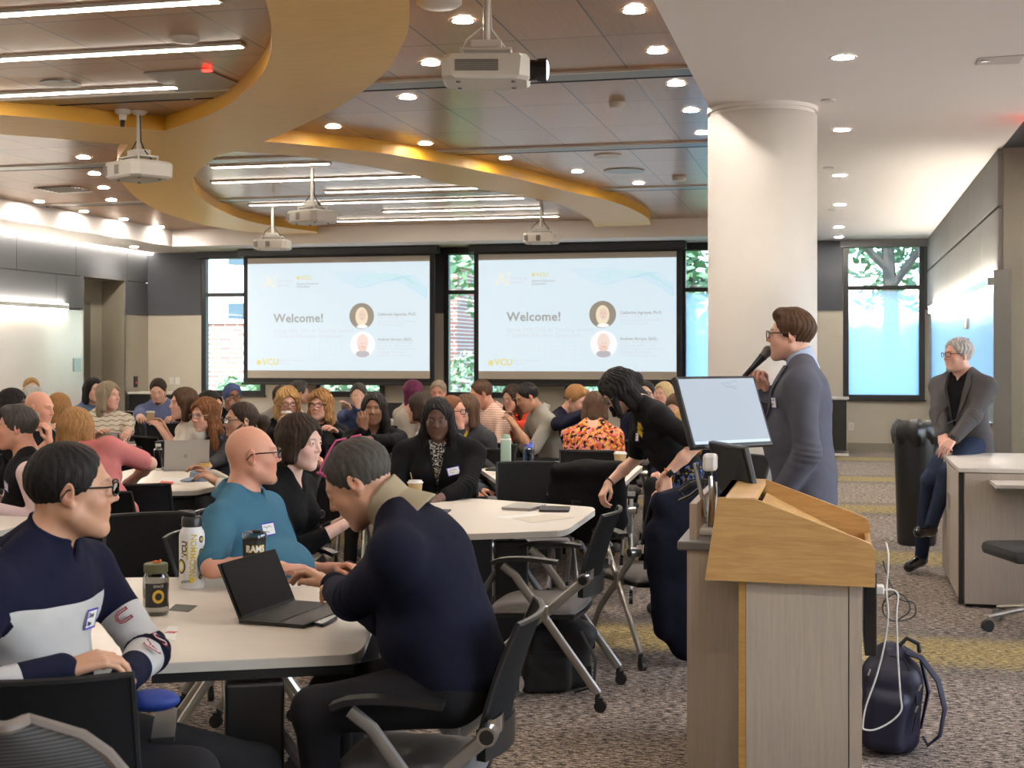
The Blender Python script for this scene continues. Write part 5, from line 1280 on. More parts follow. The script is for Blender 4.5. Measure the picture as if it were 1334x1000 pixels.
def person(label, px, top, d, face=0, pose='sit', skin='light', hair='short', hcol='brown', hyaw=0, hpitch=0, hroll=0, lean=5, slean=0, hunch=6, twist=0,
           w=1.0, belly=0.0, bust=0, shirt='cloth_white', sleeve=2.0, jacket=None, jopen=.05, collar=None, pants='cloth_blackpants', L=None, Rr=None, curlL=.5, curlR=.5,
           glasses=None, beard=None, res=None, badge=None, vneck=0, hk=1.0, legs=None, hz=.53, group=None, headtall=1.0, lapel=True, root=None, elbL=None, elbR=None,
           palmL=None, palmR=None, hem=None, pat=False, jsleeve=1.92, chair=None, shoes='shoe_grey', jskirt=0, age=0, neckf=0, mask=False, thumbs=1, arm=1.0):
    """one person: the body is one continuous mesh, clothes, hair and glasses are its children.
    px, top: pixel column of the head and row of its crown, d: distance; face: 0 looks at the camera, 90 to image right, -90 to image left"""
    res = res or (.0042 if d < 7 else .0055 if d < 9.2 else .0075 if d < 12 else .009)
    near = d < 9.2
    RT = lambda a: rotm('X', -a)
    tw = rotm('Z', twist); sl = rotm('Y', slean)
    top_z = EYE+(460-top)/FPX*d
    HT = .115*hk*headtall+.012
    for it in range(3):
        def spine(z, hz=hz):
            # height along the back -> position and rotation
            n = 8; p = np.array([0, 0, hz], F4); zz = 0
            st = z/n
            for i in range(n):
                a = lean+hunch*((i+.5)*st)/.5
                p = p+sl@rotm('Z', twist*max(0, (i+.5)*st)/.5)@RT(a)@np.array([0, 0, st], F4)
            a = lean+hunch*z/.5
            return p, sl@rotm('Z', twist*min(1, max(0, z/.4)))@RT(a)
        nb, Rn = spine(.50)
        Rh = rotm('Z', twist)@rotm('Z', hyaw)@rotm('X', -hpitch)@rotm('Y', hroll)
        base = nb+Rn@np.array([0, .014+neckf, .014], F4)
        H = base+Rh@np.array([0, .028, .125*hk], F4)
        dz = top_z-(H[2]+HT*max(.9, math.cos(hpitch*D2R)))
        hz = hz+dz
    T = lambda x, y, z: (lambda s: s[0]+s[1]@np.array([x, y, 0], F4))(spine(z))
    hc = lambda x, y, z: H+Rh@(np.array([x, y, z], F4)*hk)
    S = Sdf(res)
    # trunk (slim, lies under the clothes) and neck
    def trunk(S, g, w=w, belly=belly, bust=bust, pel=True):
        for c, r, k in (((0, -.01, .02), (.150, .105, .10), .05), ((0, .005+belly*.45, .15), (.132+belly*.35, .098+belly*.6, .14), .06), ((0, .0, .33), (.150, .108, .16), .06)):
            p, R = spine(c[2]); p = p+R@np.array([c[0], c[1], 0], F4)
            S.ell(p, (r[0]*w+g, r[1]*(w*.5+.5)+g, r[2]+g), R, k)
        for s_ in (-1, 1):
            S.cone(T(s_*.150*w, -.01, .408), T(s_*.045, -.012, .492), .047+g*.8, .048+g*.6, .04)
            S.cone(T(s_*.11*w, .01, .345), T(s_*.172*w, 0, .398), .075+g, .052+g, .05)
            if bust: S.ell(T(s_*.07*w, .075+bust*.02, .30), (.062+g, .055+g+bust*.015, .062+g), None, .05)
    trunk(S, 0)
    S.cone(T(0, -.018, .46), hc(0, -.028, -.055), .060*(.6+.4*w), .053*(.6+.4*w)*hk, .035)
    # head
    Q = Rh
    e = lambda c, r, k=.012, sub=False: S.ell(hc(*c), np.array(r)*hk, Q, k, sub)
    cn = lambda a, b, r1, r2, k=.012, sub=False: S.cone(hc(*a), hc(*b), r1*hk, r2*hk, k, sub)
    fz = headtall
    e((0, -.018, .028*fz), (.0745, .094, .086*fz), .03)
    e((0, .022, -.018), (.064, .068, .088), .03)
    e((0, .035, -.062), (.050, .048, .052), .03)
    for s_ in (-1, 1):
        cn((s_*.054, .0, -.058), (s_*.016, .062, -.102), .019, .014, .03)
        e((s_*.037, .058, -.028), (.022, .024, .024), .022)
        cn((s_*.010, .082, .024), (s_*.038, .072, .026), .010, .009, .014)
        e((s_*.031, .104, .006), (.019, .022, .013), .012, True)
        if near: e((s_*.031, .0765, .006), (.0155, .0150, .0145), .004)
    e((0, .071, -.104), (.021, .017, .017), .02)
    cn((0, .083, .016), (0, .105, -.024), .0078, .0095, .012)
    for s_ in (-1, 1): e((s_*.0110, .093, -.029), (.0080, .010, .0070), .007)
    e((0, .070, -.060), (.030, .017, .022), .016)
    for s_ in (-1, 1):
        cn((s_*.003, .0845, -.0570), (s_*.022, .0745, -.0600), .0050, .0028, .006)
        cn((s_*.002, .0835, -.0672), (s_*.019, .0750, -.0630), .0058, .0030, .006)
    if near:
        [cn((0, .0905, -.0618), (s_*.023, .0790, -.0618), .0016, .0016, .003, True) for s_ in (-1, 1)]
        for s_ in (-1, 1): e((s_*.031, .0925, .006), (.0128, .010, .0040), .003, True)
    for s_ in (-1, 1):
        Re = Rh@rotm('Z', s_*-22)@rotm('X', -8)
        S.ell(hc(s_*.0790, -.012, -.004), np.array((.0085, .0185, .031))*hk, Re, .006)
        if near: S.ell(hc(s_*.0875, -.008, .0), np.array((.006, .0115, .019))*hk, Re, .004, True)
        cn((s_*.074, -.004, -.030), (s_*.079, -.008, -.022), .008, .007, .006)
    # arms
    arms = {}
    fwd = np.array([0, 1, 0], F4)
    for key, s_, tgt, elb, curl, palm in (('L', -1, L, elbL, curlL, palmL), ('R', 1, Rr, elbR, curlR, palmR)):
        sh = T(s_*.180*w, 0, .390)
        if tgt is None:
            tgt = (s_*.13, .30, hz+.06) if pose == 'sit' else (s_*.25, .03, hz-.20)
        arms[key] = [sh, tgt, elb, curl, palm, s_]
    # place the root so that the head lands on its pixel
    hp = P(px, 460, d=d)
    ray = np.array([hp.x, hp.y], F4); ray /= np.linalg.norm(ray); right = np.array([ray[1], -ray[0]])
    fv = -ray*math.cos(face*D2R)+right*math.sin(face*D2R)
    ang = math.atan2(-fv[0], fv[1])
    Rz = np.array(Matrix.Rotation(ang, 3, 'Z'), F4)
    rw = np.array([hp.x, hp.y, 0], F4)-Rz@np.array([H[0], H[1], 0], F4)
    if root is not None: rw[:2] = root
    toloc = lambda q: Rz.T@(np.array(q, F4)-rw)
    info = dict(rw=rw, ang=ang, H=H, Rh=Rh, hands={}, T=T, spine=spine)
    armpts = {}
    for key, (sh, tgt, elb, curl, palm, s_) in arms.items():
        tg = toloc(tgt[1:]) if tgt[0] == 'w' else np.array(tgt, F4)
        l1, l2 = .285*arm, .255*arm
        v = tg-sh; Lv = float(np.linalg.norm(v)); Lc = min(Lv, (l1+l2)*.995); v = v/max(Lv, 1e-5); tg = sh+v*Lc
        a = (l1*l1-l2*l2+Lc*Lc)/(2*Lc); h = math.sqrt(max(l1*l1-a*a, 1e-6))
        hint = np.array(elb if elb is not None else (s_*.25, -.4, -.9), F4)
        hint = hint-v*float(hint@v); hint /= max(np.linalg.norm(hint), 1e-5)
        E = sh+v*a+hint*h
        armpts[key] = (sh, E, tg)
        S.cone(sh, E, .047*w**.5, .037, .03); S.cone(E, E+(tg-E)*.45, .039, .037, .02); S.cone(E+(tg-E)*.45, tg, .037, .025, .02)
        # hand
        fd = (tg-E); fd /= np.linalg.norm(fd)
        pn = None
        if palm is not None and len(palm) == 6: fd2 = np.array(palm[:3], F4); fd = fd2/np.linalg.norm(fd2); pn = np.array(palm[3:], F4)
        elif palm is not None: pn = np.array(palm, F4)
        if pn is None: pn = np.array([-s_*.35, 0, -1], F4) if pose == 'sit' else np.array([-s_, 0, -.1], F4)
        pn = pn-fd*float(pn@fd); pn /= max(np.linalg.norm(pn), 1e-5)       # the way the palm faces
        bk = -pn; lat = np.cross(fd, bk)                                       # right handed: x = lat, y = fd, z = bk
        # for the right hand (palm down, fingers forward) the thumb points to -x; left hand to +x
        ts = -1 if s_ == 1 else 1
        hp3 = lambda x, y, z: tg+lat*x+fd*y+bk*z
        fx = [.031, .0105, -.0105, -.030]; fl = [.93, 1.03, .96, .76]
        for i in range(4):
            x0 = fx[i]*ts
            S.cone(hp3(x0*.55, .002, 0), hp3(x0*.95, .085, .002), .0145, .0110, .012)
            Lp = np.array([.043, .027, .021])*fl[i]; an = curl*12*D2R; pos = hp3(x0, .088+(.004 if i in (1, 2) else -.004 if i == 3 else 0), .001)
            rr = .0092 if i < 3 else .0080
            for j in range(3):
                an += curl*(42, 58, 40)[j]*D2R
                nx = pos+(fd*math.cos(an)-bk*math.sin(an))*Lp[j]+lat*(x0*.04)
                S.cone(pos, nx, rr*(1-.08*j), rr*(1-.08*(j+1)), .0035); pos = nx
            if i == 1: tip = pos
        c1 = hp3(.020*ts, .018, -.008); c2 = hp3(.046*ts*(1-.1*curl), .052, -.016-.014*curl); c3 = hp3((.052-.022*curl)*ts, .084, -.022-.022*curl); c4 = hp3((.050-.040*curl)*ts, .106-.01*curl, -.026-.026*curl)
        S.cone(c1, c2, .0155, .0118, .010); S.cone(c2, c3, .0112, .0098, .004); S.cone(c3, c4, .0098, .0082, .003)
        info['hands'][key] = dict(w=tg, c=hp3(0, .06, -.03), fd=fd, bk=bk, lat=lat*ts)
    # legs
    if legs is None:
        if pose == 'sit': legs = [(-.11, .43, hz-.03), (-.13, .45, .09), (.11, .43, hz-.03), (.13, .47, .09)]
        else: legs = [(-.09, .03, hz*.52), (-.10, -.02, .09), (.09, .03, hz*.52), (.10, .0, .09)]
    lg = [np.array(toloc(q[1:]) if q[0] == 'w' else q, F4) for q in legs]
    if pants == 'skirt': S.cone((.09, 0, hz-.05), lg[2], .07, .05)
    v, q = S.mesh()
    # tint of lips, brows, cheeks
    hl = (v-H)@Rh/hk
    tint = np.ones((len(v), 3), F4)
    dark = skin in ('dark', 'brown')
    def blob(c, r): return np.clip(1.25-np.sqrt((((hl-np.array(c))/np.array(r))**2).sum(1)), 0, 1)[:, None]
    lip = np.maximum(blob((0, .085, -.0570), (.024, .018, .0055)), blob((0, .085, -.0675), (.020, .018, .0060)))
    tint = tint*(1-lip*np.array([.10, .32, .28]) if not dark else 1-lip*np.array([-.3, -.05, .0]))
    br = 0
    for s_ in (-1, 1):
        br = np.maximum(br, blob((s_*.030, .085, .0255), (.019, .022, .0045)))
        br = np.maximum(br, .0 if near else .75*blob((s_*.031, .085, .006), (.015, .016, .006)))
    tint = tint*(1-br*(.70 if hcol not in ('silver', 'grey', 'blond', 'paleblond') else .35))
    ck = blob((.04, .07, -.03), (.03, .03, .03))+blob((-.04, .07, -.03), (.03, .03, .03))+blob((0, .11, -.03), (.016, .02, .018))
    tint = tint*(1-np.clip(ck, 0, 1)*np.array([.0, .16, .14])*(0 if dark else 1))
    for s_ in (-1, 1): tint = tint*(1-.18*np.clip(blob((s_*.08, -.012, -.004), (.016, .02, .03)), 0, 1)*np.array([0, 1, 1]))
    body = np_obj('person', v, q, 'skin_'+skin, attrs=dict(tint=tint))
    body.location = tuple(rw); body.rotation_euler = (0, 0, ang)
    tag(body, label, 'person', group)
    # ---- top garment
    def garment(name, m, g, sleeve, vneck=0, opening=0, hem=None, skirt=0, coll=None, fold=.003, gs=None, lo=None):
        G = Sdf(max(res*1.15, .0048)); trunk(G, g)
        gs = g if gs is None else gs
        if skirt:
            p, R = spine(0)
            G.ell(p+np.array([0, -.005, -.02-skirt*.5]), (.165*w+g, .125+g, .12+skirt*.8), None, .05)
        # neck hole
        G.cone(T(0, -.012, .50), hc(0, -.02, -.03), (.058 if name == 'shirt' or not lapel else .068)*(.6+.4*w), .078, .006, True)
        p, R = spine(.40)
        if vneck or opening:
            z0 = .52-vneck if vneck else 0
            def vf(x, y, z):
                dx, dy, dz = x-p[0], y-p[1], z-p[2]
                u = R[0, 0]*dx+R[1, 0]*dy+R[2, 0]*dz; vv = R[0, 1]*dx+R[1, 1]*dy+R[2, 1]*dz; ww = R[0, 2]*dx+R[1, 2]*dy+R[2, 2]*dz
                if opening: a = np.abs(u)-np.clip(.012+(ww+opening)*.22, opening*0+.004, .07)
                else: a = (np.abs(u)-(ww+.40-z0)*.42)
                return np.maximum(a, -(vv-.0))
            G.fn(vf, p-np.array([.2, .3, .75 if opening else .3]), p+np.array([.2, .45, .3]), .006, True)
        for key in 'LR':
            sh, E, W = armpts[key]
            if sleeve <= 0: continue
            G.cone(sh, sh+(E-sh)*min(1, sleeve), .049*w**.5+gs, .040+gs*1.1 if sleeve >= 1 else .044+gs*1.6, .03)
            if sleeve > 1:
                t = min(.97, sleeve-1); G.cone(E, E+(W-E)*t, .044+gs*1.1, .029+gs*1.2, .025)
        if hem is not None:
            G.fn(lambda x, y, z: (z-(hz+hem))+0*x+0*y, (-.6, -.6, hz+hem-.5), (.6, .6, hz+hem+.02), .01, True)
        if coll:
            # a standing or folded collar: part of a shell round the neck
            n0 = T(0, -.014, .475); n1 = hc(0, -.030, -.06); ax = (n1-n0)/np.linalg.norm(n1-n0); cr, chh, gap = coll
            def cf(x, y, z):
                dx, dy, dz = x-n0[0], y-n0[1], z-n0[2]
                t = dx*ax[0]+dy*ax[1]+dz*ax[2]
                rr = np.sqrt(np.maximum(dx*dx+dy*dy+dz*dz-t*t, 0))
                f0 = Rn[0, 1]*dx+Rn[1, 1]*dy+Rn[2, 1]*dz; u = Rn[0, 0]*dx+Rn[1, 0]*dy+Rn[2, 0]*dz
                sh_ = np.abs(rr-(cr+np.maximum(.055-t, 0)*(.18 if jacket and name == 'shirt' and lapel else .55)))-.0062
                a = np.maximum(sh_, np.maximum(t-chh-f0*-.10, -t-.02))
                return np.maximum(a, np.where(f0 > 0, gap*(.4+t*10)-np.abs(u), -1))
            G.fn(cf, n0-.14, n0+.18, .006)
        if lo is not None:
            G.fn(lo[0], lo[1], lo[2], .006, lo[3])
        v, q = G.mesh()
        # folds
        n = fbm(v, 16, seed=px*.013)*fold+fbm(v, 38, seed=px*.02+3)*fold*.45
        cen = spine(.25)[0]
        dirv = v-cen; dirv[:, 2] *= .3; dirv /= np.linalg.norm(dirv, axis=1)[:, None]+1e-6
        # creases at elbows
        for key in 'LR':
            sh, E, W = armpts[key]
            dd = np.linalg.norm(v-E, axis=1); cr = np.exp(-(dd/.07)**2)
            ax = (W-sh); ax /= np.linalg.norm(ax)+1e-6
            n = n+cr*.0045*np.sin(((v-E)@ax)*190+2*np.sin(v[:, 2]*40))
        v = v+dirv*n[:, None]
        at = {}
        if pat:
            p0, R0 = spine(0); p5, R5 = spine(.5)
            axs = (p5-p0); Ls = np.linalg.norm(axs); axs /= Ls
            tz = ((v-p0)@axs)/Ls
            val = np.clip(tz*.5+.03, 0, .52)
            bestd = np.full(len(v), 9., F4)
            for key in 'LR':
                sh, E, W = armpts[key]
                def seg(a, b):
                    ba = b-a; h = np.clip(((v-a)@ba)/(ba@ba), 0, 1); return np.linalg.norm(v-a-h[:, None]*ba, axis=1), h
                d1, h1 = seg(sh, E); d2, h2 = seg(E, W)
                dd = np.minimum(d1, d2); tt = np.where(d1 < d2, h1, 1+h2)
                mk = (dd < .085) & (dd < bestd) & ((h1 > .16) | (d2 < d1))
                val = np.where(mk, .55+tt*.21, val); bestd = np.where(mk, dd, bestd)
            at['pat'] = val
        surf['bv'] = BVHTree.FromPolygons([tuple(a) for a in v.tolist()], [tuple(a) for a in q.tolist()])
        return np_obj(name, v, q, m, body, at)
    surf = {}
    def hit(x, z, lift=.002):
        p_, R_ = spine(.40+z); Rm_ = Matrix(R_.tolist()); o_ = Vector(p_.tolist())+Rm_@Vector((x, .5, 0)); d_ = Rm_@Vector((0, -1, 0))
        h_ = surf['bv'].ray_cast(o_, d_, .75)
        if h_[0] is None: return Vector(p_.tolist())+Rm_@Vector((x, .13, 0)), -d_
        n_ = h_[1] if h_[1].dot(d_) < 0 else -h_[1]
        return h_[0]-d_*lift, n_
    info['hit'] = hit
    g1 = .010
    shirt_o = garment('shirt', shirt, g1, (sleeve if not jacket else 0), vneck=vneck, coll=collar if collar and collar[0] != 'n' else None, hem=hem, fold=.0035)
    kids = [shirt_o]
    if jacket:
        gj = .024
        lo = None
        jk = garment('jacket', jacket, gj, jsleeve, opening=jopen, skirt=jskirt, fold=.0040, gs=.015, hem=(-.02-jskirt if jskirt else None))
        kids.append(jk)
        if lapel:
            R = spine(.40)[1]
            for s_ in (-1, 1):
                rows = []; z0 = max(-jopen+.0, -.30); NZ = 14
                for a in range(NZ+1):
                    z = z0+(.095-z0)*a/NZ
                    e_ = min(.07, max(.004, .012+(z+jopen)*.22))+.007
                    f_ = (z-z0)/(.05-z0); wd = .050*max(0, f_)**.8 if z < .05 else (.030 if z < .066 else .036)
                    wd = max(.003, wd)
                    rows.append([hit(s_*(e_+wd*b_/3), z, .009)[0] for b_ in range(4)])
                lp = mb(); lp.sheet(lambda u, v: rows[min(NZ, int(round(u*NZ)))][min(3, int(round(v*3)))], NZ, 3, .007)
                lp.build('lapel', jacket, jk, True)

    # ---- trousers and shoes
    if pants:
        G = Sdf(max(res*1.4, .009)); g = .012
        p, R = spine(0)
        G.ell(p+np.array([0, -.01, .0]), (.152*w+g, .108+g, .105+g), None, .05)
        for i, s_ in ((0, -1), (2, 1)):
            hipj = np.array([s_*.085*w, 0, hz-.02], F4); kn = lg[i]; an = lg[i+1]
            G.cone(hipj, kn, .076*w**.5+g, .052+g, .04); G.cone(kn, an, .050+g, .036+g, .03)
        v, q = G.mesh(); v[:, 2] += 0
        n = fbm(v, 20, 1.3)*.003; v = v+np.stack([n, n, n*.3], 1)
        np_obj('trousers', v, q, pants, body)
        if shoes:
            for i in (0, 2):
                an = lg[i+1]; kn = lg[i]
                fdv = np.array([0, 1, 0], F4) if pose == 'sit' or True else None
                sdir = info.get('sd')
                Gs = Sdf(.007)
                dn = an-kn; dn /= np.linalg.norm(dn)+1e-6
                # the foot is square to the shin when the leg hangs free
                hang = an[2] > .13
                f_ = (np.array([0, 1, 0], F4)-dn*float(dn[1]))if hang else np.array([(.15 if i else -.15), 1, 0], F4)
                f_ /= np.linalg.norm(f_)
                dwn = dn if hang else np.array([0, 0, -1], F4)
                drop = .05 if hang else max(0, an[2]-.038)
                heel = an+dwn*drop-f_*.035; toe = an+dwn*(drop+.004)+f_*.155
                Gs.cone(an+dwn*.0, heel+f_*.03, .040, .042, .03); Gs.cone(heel, toe, .036, .032, .03); Gs.cone(heel+f_*.06, toe-f_*.02, .040, .038, .02)
                if not hang: Gs.fn(lambda x, y, z: z-.004+0*x+0*y, (-1, -1, -.1), (1, 1.4, .004), .004, True)
                v, q = Gs.mesh(); np_obj('shoe', v, q, shoes, body)
    # ---- hair
    qh = in_head(Rh, H)
    if hair and hair != 'bald':
        hs = dict(short=(.011, .003), buzz=(.006, .002), full=(.018, .005), bob=(.022, .005), long=(.020, .006), curly=(.030, .012), wavy=(.024, .009), pony=(.010, .003),
                  bun=(.010, .003), braids=(.014, .006), scarf=(.016, .002), receding=(.011, .003), messy=(.020, .010), lob=(.022, .006), leanlong=(.026, .010), monk=(.012, .004))[hair]
        th, amp = hs
        G = Sdf(max(res*.95, .0042))
        womanly = hair in ('bob', 'long', 'curly', 'wavy', 'lob', 'braids', 'leanlong', 'scarf')
        cut_z = {'scarf': -.10}.get(hair, -.085 if womanly else -.062)
        def cap(x, y, z):
            u, vv, ww = qh(x, y, z); u = u/hk; vv = vv/hk; ww = ww/hk
            dd = ellv(u, vv, ww, (0, -.018, .028*fz), (.0745+th, .094+th, .086*fz+th))
            phi = np.arctan2(u, vv+.03)
            dd = dd+amp*(.55*np.sin(phi*21+5*np.sin(ww*30)+px)+.45*np.sin(ww*70+phi*9+3*np.sin(phi*5)))*.6
            if hair not in ('bald',):
                # hairline: keep the face free
                fr = {'receding': .098, 'monk': .12, 'pony': .090, 'scarf': .085}.get(hair, .082)
                hl_ = {'receding': .064, 'short': .062, 'buzz': .060, 'full': .060, 'scarf': .050, 'bob': .045, 'lob': .058, 'curly': .048}.get(hair, .060)
                facec = ellv(u, vv, ww, (0, .120, -.030), (.084 if not womanly else .070, fr+.018, hl_+.062))
                if not womanly:
                    dd = dd+(th-.003)*np.clip((.045-ww)/.10, 0, 1)*.9+(th-.004)*np.clip(1-facec/.022, 0, 1)*.8
                dd = np.maximum(dd, -facec)
                if hair == 'scarf': return dd*hk
                sidez = -.012 if not womanly else -.2
                # around the ears: stop the sides above them, let the back go lower
                lowz = np.where(vv > .012, sidez, np.where(vv > -.03, sidez-(.012-vv)*.6, cut_z)) if not womanly else cut_z+0*vv
                dd = np.maximum(dd, lowz-ww)
                if hair == 'monk': dd = np.maximum(dd, ww-.045-.0*vv)
            return dd*hk
        G.fn(cap, H-.16, H+.16, .004)
        lk = lambda a, b, r1, r2, k=.02: G.cone(hc(*a), hc(*b), r1, r2, k)
        if hair in ('bob', 'lob', 'long', 'wavy', 'curly', 'braids', 'leanlong'):
            ln = {'bob': .02, 'lob': .10, 'long': .22, 'wavy': .20, 'curly': .08, 'braids': .26, 'leanlong': .12}[hair]
            for s_ in (-1, 1):
                if ln <= .12:
                    lk((s_*.070, .012, .03), (s_*.080, .012, -.06-ln*.6), .024, .026 if hair != 'curly' else .036)
                    lk((s_*.066, -.04, .02), (s_*.072, -.045, -.07-ln), .036, .034 if hair != 'curly' else .044)
                else:
                    lk((s_*.070, .008, .03), (s_*.084, .010, -.10), .024, .028)
                    G.cone(hc(s_*.084, .010, -.10), T(s_*.105, .075, .50-ln), .028, .030 if hair != 'wavy' else .042, .03)
                    lk((s_*.060, -.05, .02), (s_*.075, -.05, -.10), .040, .040)
                    G.cone(hc(s_*.075, -.05, -.10), T(s_*.10, -.085, .50-ln), .040, .045, .03)
            lk((0, -.075, .02), (0, -.075, -.08-min(ln, .12)), .050, .050)
            if ln > .12: G.cone(hc(0, -.075, -.10), T(0, -.115, .50-ln), .055, .050, .03)
        if hair == 'leanlong':
            for s_ in (-1, 1): lk((s_*.055, .05, .05), (s_*.06, .10, -.10), .022, .020)
            lk((0, -.06, .06), (0, -.13, -.02), .05, .045)
        if hair == 'pony': lk((0, -.105, .02), (0, -.155, -.01), .026, .042); lk((0, -.155, -.01), (0, -.150, -.09), .040, .018)
        if hair == 'bun': lk((0, -.110, .03), (0, -.125, .03), .034, .032)
        if hair == 'full': lk((-.035, .055, .098), (.03, .06, .092), .026, .022); lk((0, -.03, .10), (0, .04, .105), .03, .028)
        if hair == 'messy':
            for k in range(16):
                a = random.uniform(0, 2*PI); r0 = random.uniform(.01, .06); b = (r0*math.cos(a), r0*math.sin(a)-.01, .095+.0*r0); lk((b[0], b[1], .09), (b[0]*1.25, b[1]*1.3, .122), .012, .006, .008)
        if hair == 'scarf': lk((0, -.10, -.02), (.0, -.12, -.07), .04, .03)
        v, q = G.mesh()
        cen = H+Rh@np.array([0, -.02, -.02], F4)
        hl = (v-H)@Rh
        phi = np.arctan2(hl[:, 0], hl[:, 1]+.02)
        if hair != 'scarf':
            lowf = np.clip((-hl[:, 2]-.02)*12, 0, 1) if womanly else 0
            n = (np.sin(phi*34+hl[:, 2]*22*np.sin(phi*3+1)+px)*.5+np.sin(phi*61+9*np.sin(hl[:, 2]*22)+2)*.5)*((.0014 if womanly else .0008)+.0030*lowf)
            n = n+fbm(v, 95, 4.)*.0012
            if hair in ('wavy', 'curly', 'leanlong', 'messy'): n = n+fbm(v, 55 if hair == 'curly' else 38, 2.)*(.007 if hair != 'messy' else .003)
        else: n = np.sin(hl[:, 2]*130+phi*4)*.0022
        dv = v-cen; dv[:, 2] *= .4; dv /= np.linalg.norm(dv, axis=1)[:, None]+1e-6
        v = v+dv*n[:, None]
        np_obj('headscarf' if hair == 'scarf' else 'hair', v, q, 'cloth_denimshirt' if hair == 'scarf' else 'hair_'+hcol, body)
    if beard:
        G = Sdf(max(res*.9, .0042))
        tk = {'full': .007, 'short': .0045, 'goatee': .006}[beard[0]]
        def bf(x, y, z):
            u, vv, ww = qh(x, y, z); u = u/hk; vv = vv/hk; ww = ww/hk
            dd = np.minimum(ellv(u, vv, ww, (0, .035, -.062), (.050+tk, .048+tk, .052+tk)), ellv(u, vv, ww, (0, .071, -.104), (.021+tk, .017+tk, .017+tk)))
            dd = np.minimum(dd, ellv(u, vv, ww, (0, .022, -.018), (.064+tk, .068+tk, .088+tk)))
            h_ = np.clip(((np.abs(u)-.054)*(-.038)+vv*.062+(ww+.058)*(-.044))/(.038**2+.062**2+.044**2), 0, 1)
            dd = np.minimum(dd, np.sqrt((np.abs(u)-.054+.038*h_)**2+(vv-.062*h_)**2+(ww+.058+.044*h_)**2)-(.019-.005*h_)-tk)
            dd = np.minimum(dd, np.sqrt((np.clip(np.abs(u)-.017, 0, 1))**2+(vv-.0845)**2+(ww+.0485)**2)-.0085)     # moustache
            lim = -.042 if beard[0] != 'goatee' else -.046
            dd = np.maximum(dd, ww-(lim+np.clip((.05-vv), 0, 1)*(.9 if beard[0] != 'goatee' else -.6)))
            dd = np.maximum(dd, -ellv(u, vv, ww, (0, .093, -.064), (.019, .02, .0105)))
            if beard[0] == 'goatee': dd = np.maximum(dd, np.maximum(np.abs(u)-.034, .035-vv))
            return dd*hk
        G.fn(bf, H-.15, H+.15, .004)
        v, q = G.mesh(); v = v+fbm(v, 160, 1.)[:, None]*.0010
        if len(q): np_obj('beard', v, q, 'hair_'+beard[1], body)
    # ---- eyes, glasses
    Rhm = Matrix(Rh.tolist())
    Hv = Vector(H.tolist())
    toh = lambda p_: Hv+Rhm@(Vector(p_)*hk)
    if near:
        for s_ in (-1, 1):
            e_ = mb(); nseg = 14
            for i in range(nseg+1):
                pass
            R_ = Rhm @ Matrix.Rotation(-PI/2, 3, 'X')    # z axis -> forward
            prof = [(.0124*math.sin(a), .0124*math.cos(a)) for a in [0.0001]+[k*PI/12 for k in range(1, 13)]]
            e_.lathe(prof, toh((s_*.031, .0768, .006)), 14, R_)
            o = e_.build('eye', None, body, True, mats=['eye_white', 'eye_iris'])
            mi = [1 if k < 14*2 else 0 for k in range(len(o.data.polygons))]
            o.data.polygons.foreach_set('material_index', mi)
    if glasses:
        gm, gy = glasses[0], (glasses[1] if len(glasses) > 1 else None)
        up = gy == 'up'
        def gp(x, y, z):
            if up:   # pushed up on the hair
                v_ = Matrix.Rotation(-28*D2R, 3, 'X')@Vector((x, y-.02, z-.0)); return toh((v_.x*1.1, v_.y*1.02+.0-.012, v_.z+.108))
            return toh((x, y, z))
        G = mb()
        tr = .0026 if near else .0028
        for s_ in (-1, 1):
            ring = []
            for k in range(16):
                a = 2*PI*k/16; ca, sa = math.cos(a), math.sin(a)
                rx, rz = .0245, .0175
                x = s_*.033+rx*math.copysign(abs(ca)**.7, ca); z = .003+rz*math.copysign(abs(sa)**.7, sa)
                ring.append(gp(x, .112-abs(x)**2*4.5, z))
            G.tube(ring, tr, 6, closed=True)
            G.tube([gp(s_*.058, .098, .010), gp(s_*.074, .080, .010), gp(s_*.081, .02, .010), gp(s_*.082, -.012, .006), gp(s_*.081, -.030, -.016)], tr*1.05, 6)
        G.tube([gp(-.009, .111, .006), gp(0, .113, .009), gp(.009, .111, .006)], tr, 6)
        go = G.build('glasses', gm, body, True)
        if near and not up:
            for s_ in (-1, 1):
                lm = mb(); pts = []
                for k in range(16):
                    a = 2*PI*k/16; ca, sa = math.cos(a), math.sin(a)
                    x = s_*.033+.0245*math.copysign(abs(ca)**.7, ca); z = .003+.0175*math.copysign(abs(sa)**.7, sa)
                    pts.append(gp(x, .112-abs(x)**2*4.5, z))
                lm.add(pts, [list(range(16))]); lm.build('glasses_lens', 'lens', go)
    if mask:
        G = Sdf(max(res, .005))
        def mf(x, y, z):
            u, vv, ww = qh(x, y, z)
            dd = ellv(u, vv, ww, (0, .052, -.058), (.060, .064, .056))
            return np.maximum(dd, .03-vv)
        G.fn(mf, H-.15, H+.15, .004); v, q = G.mesh(); np_obj('face_mask', v, q, 'mask_white', body)
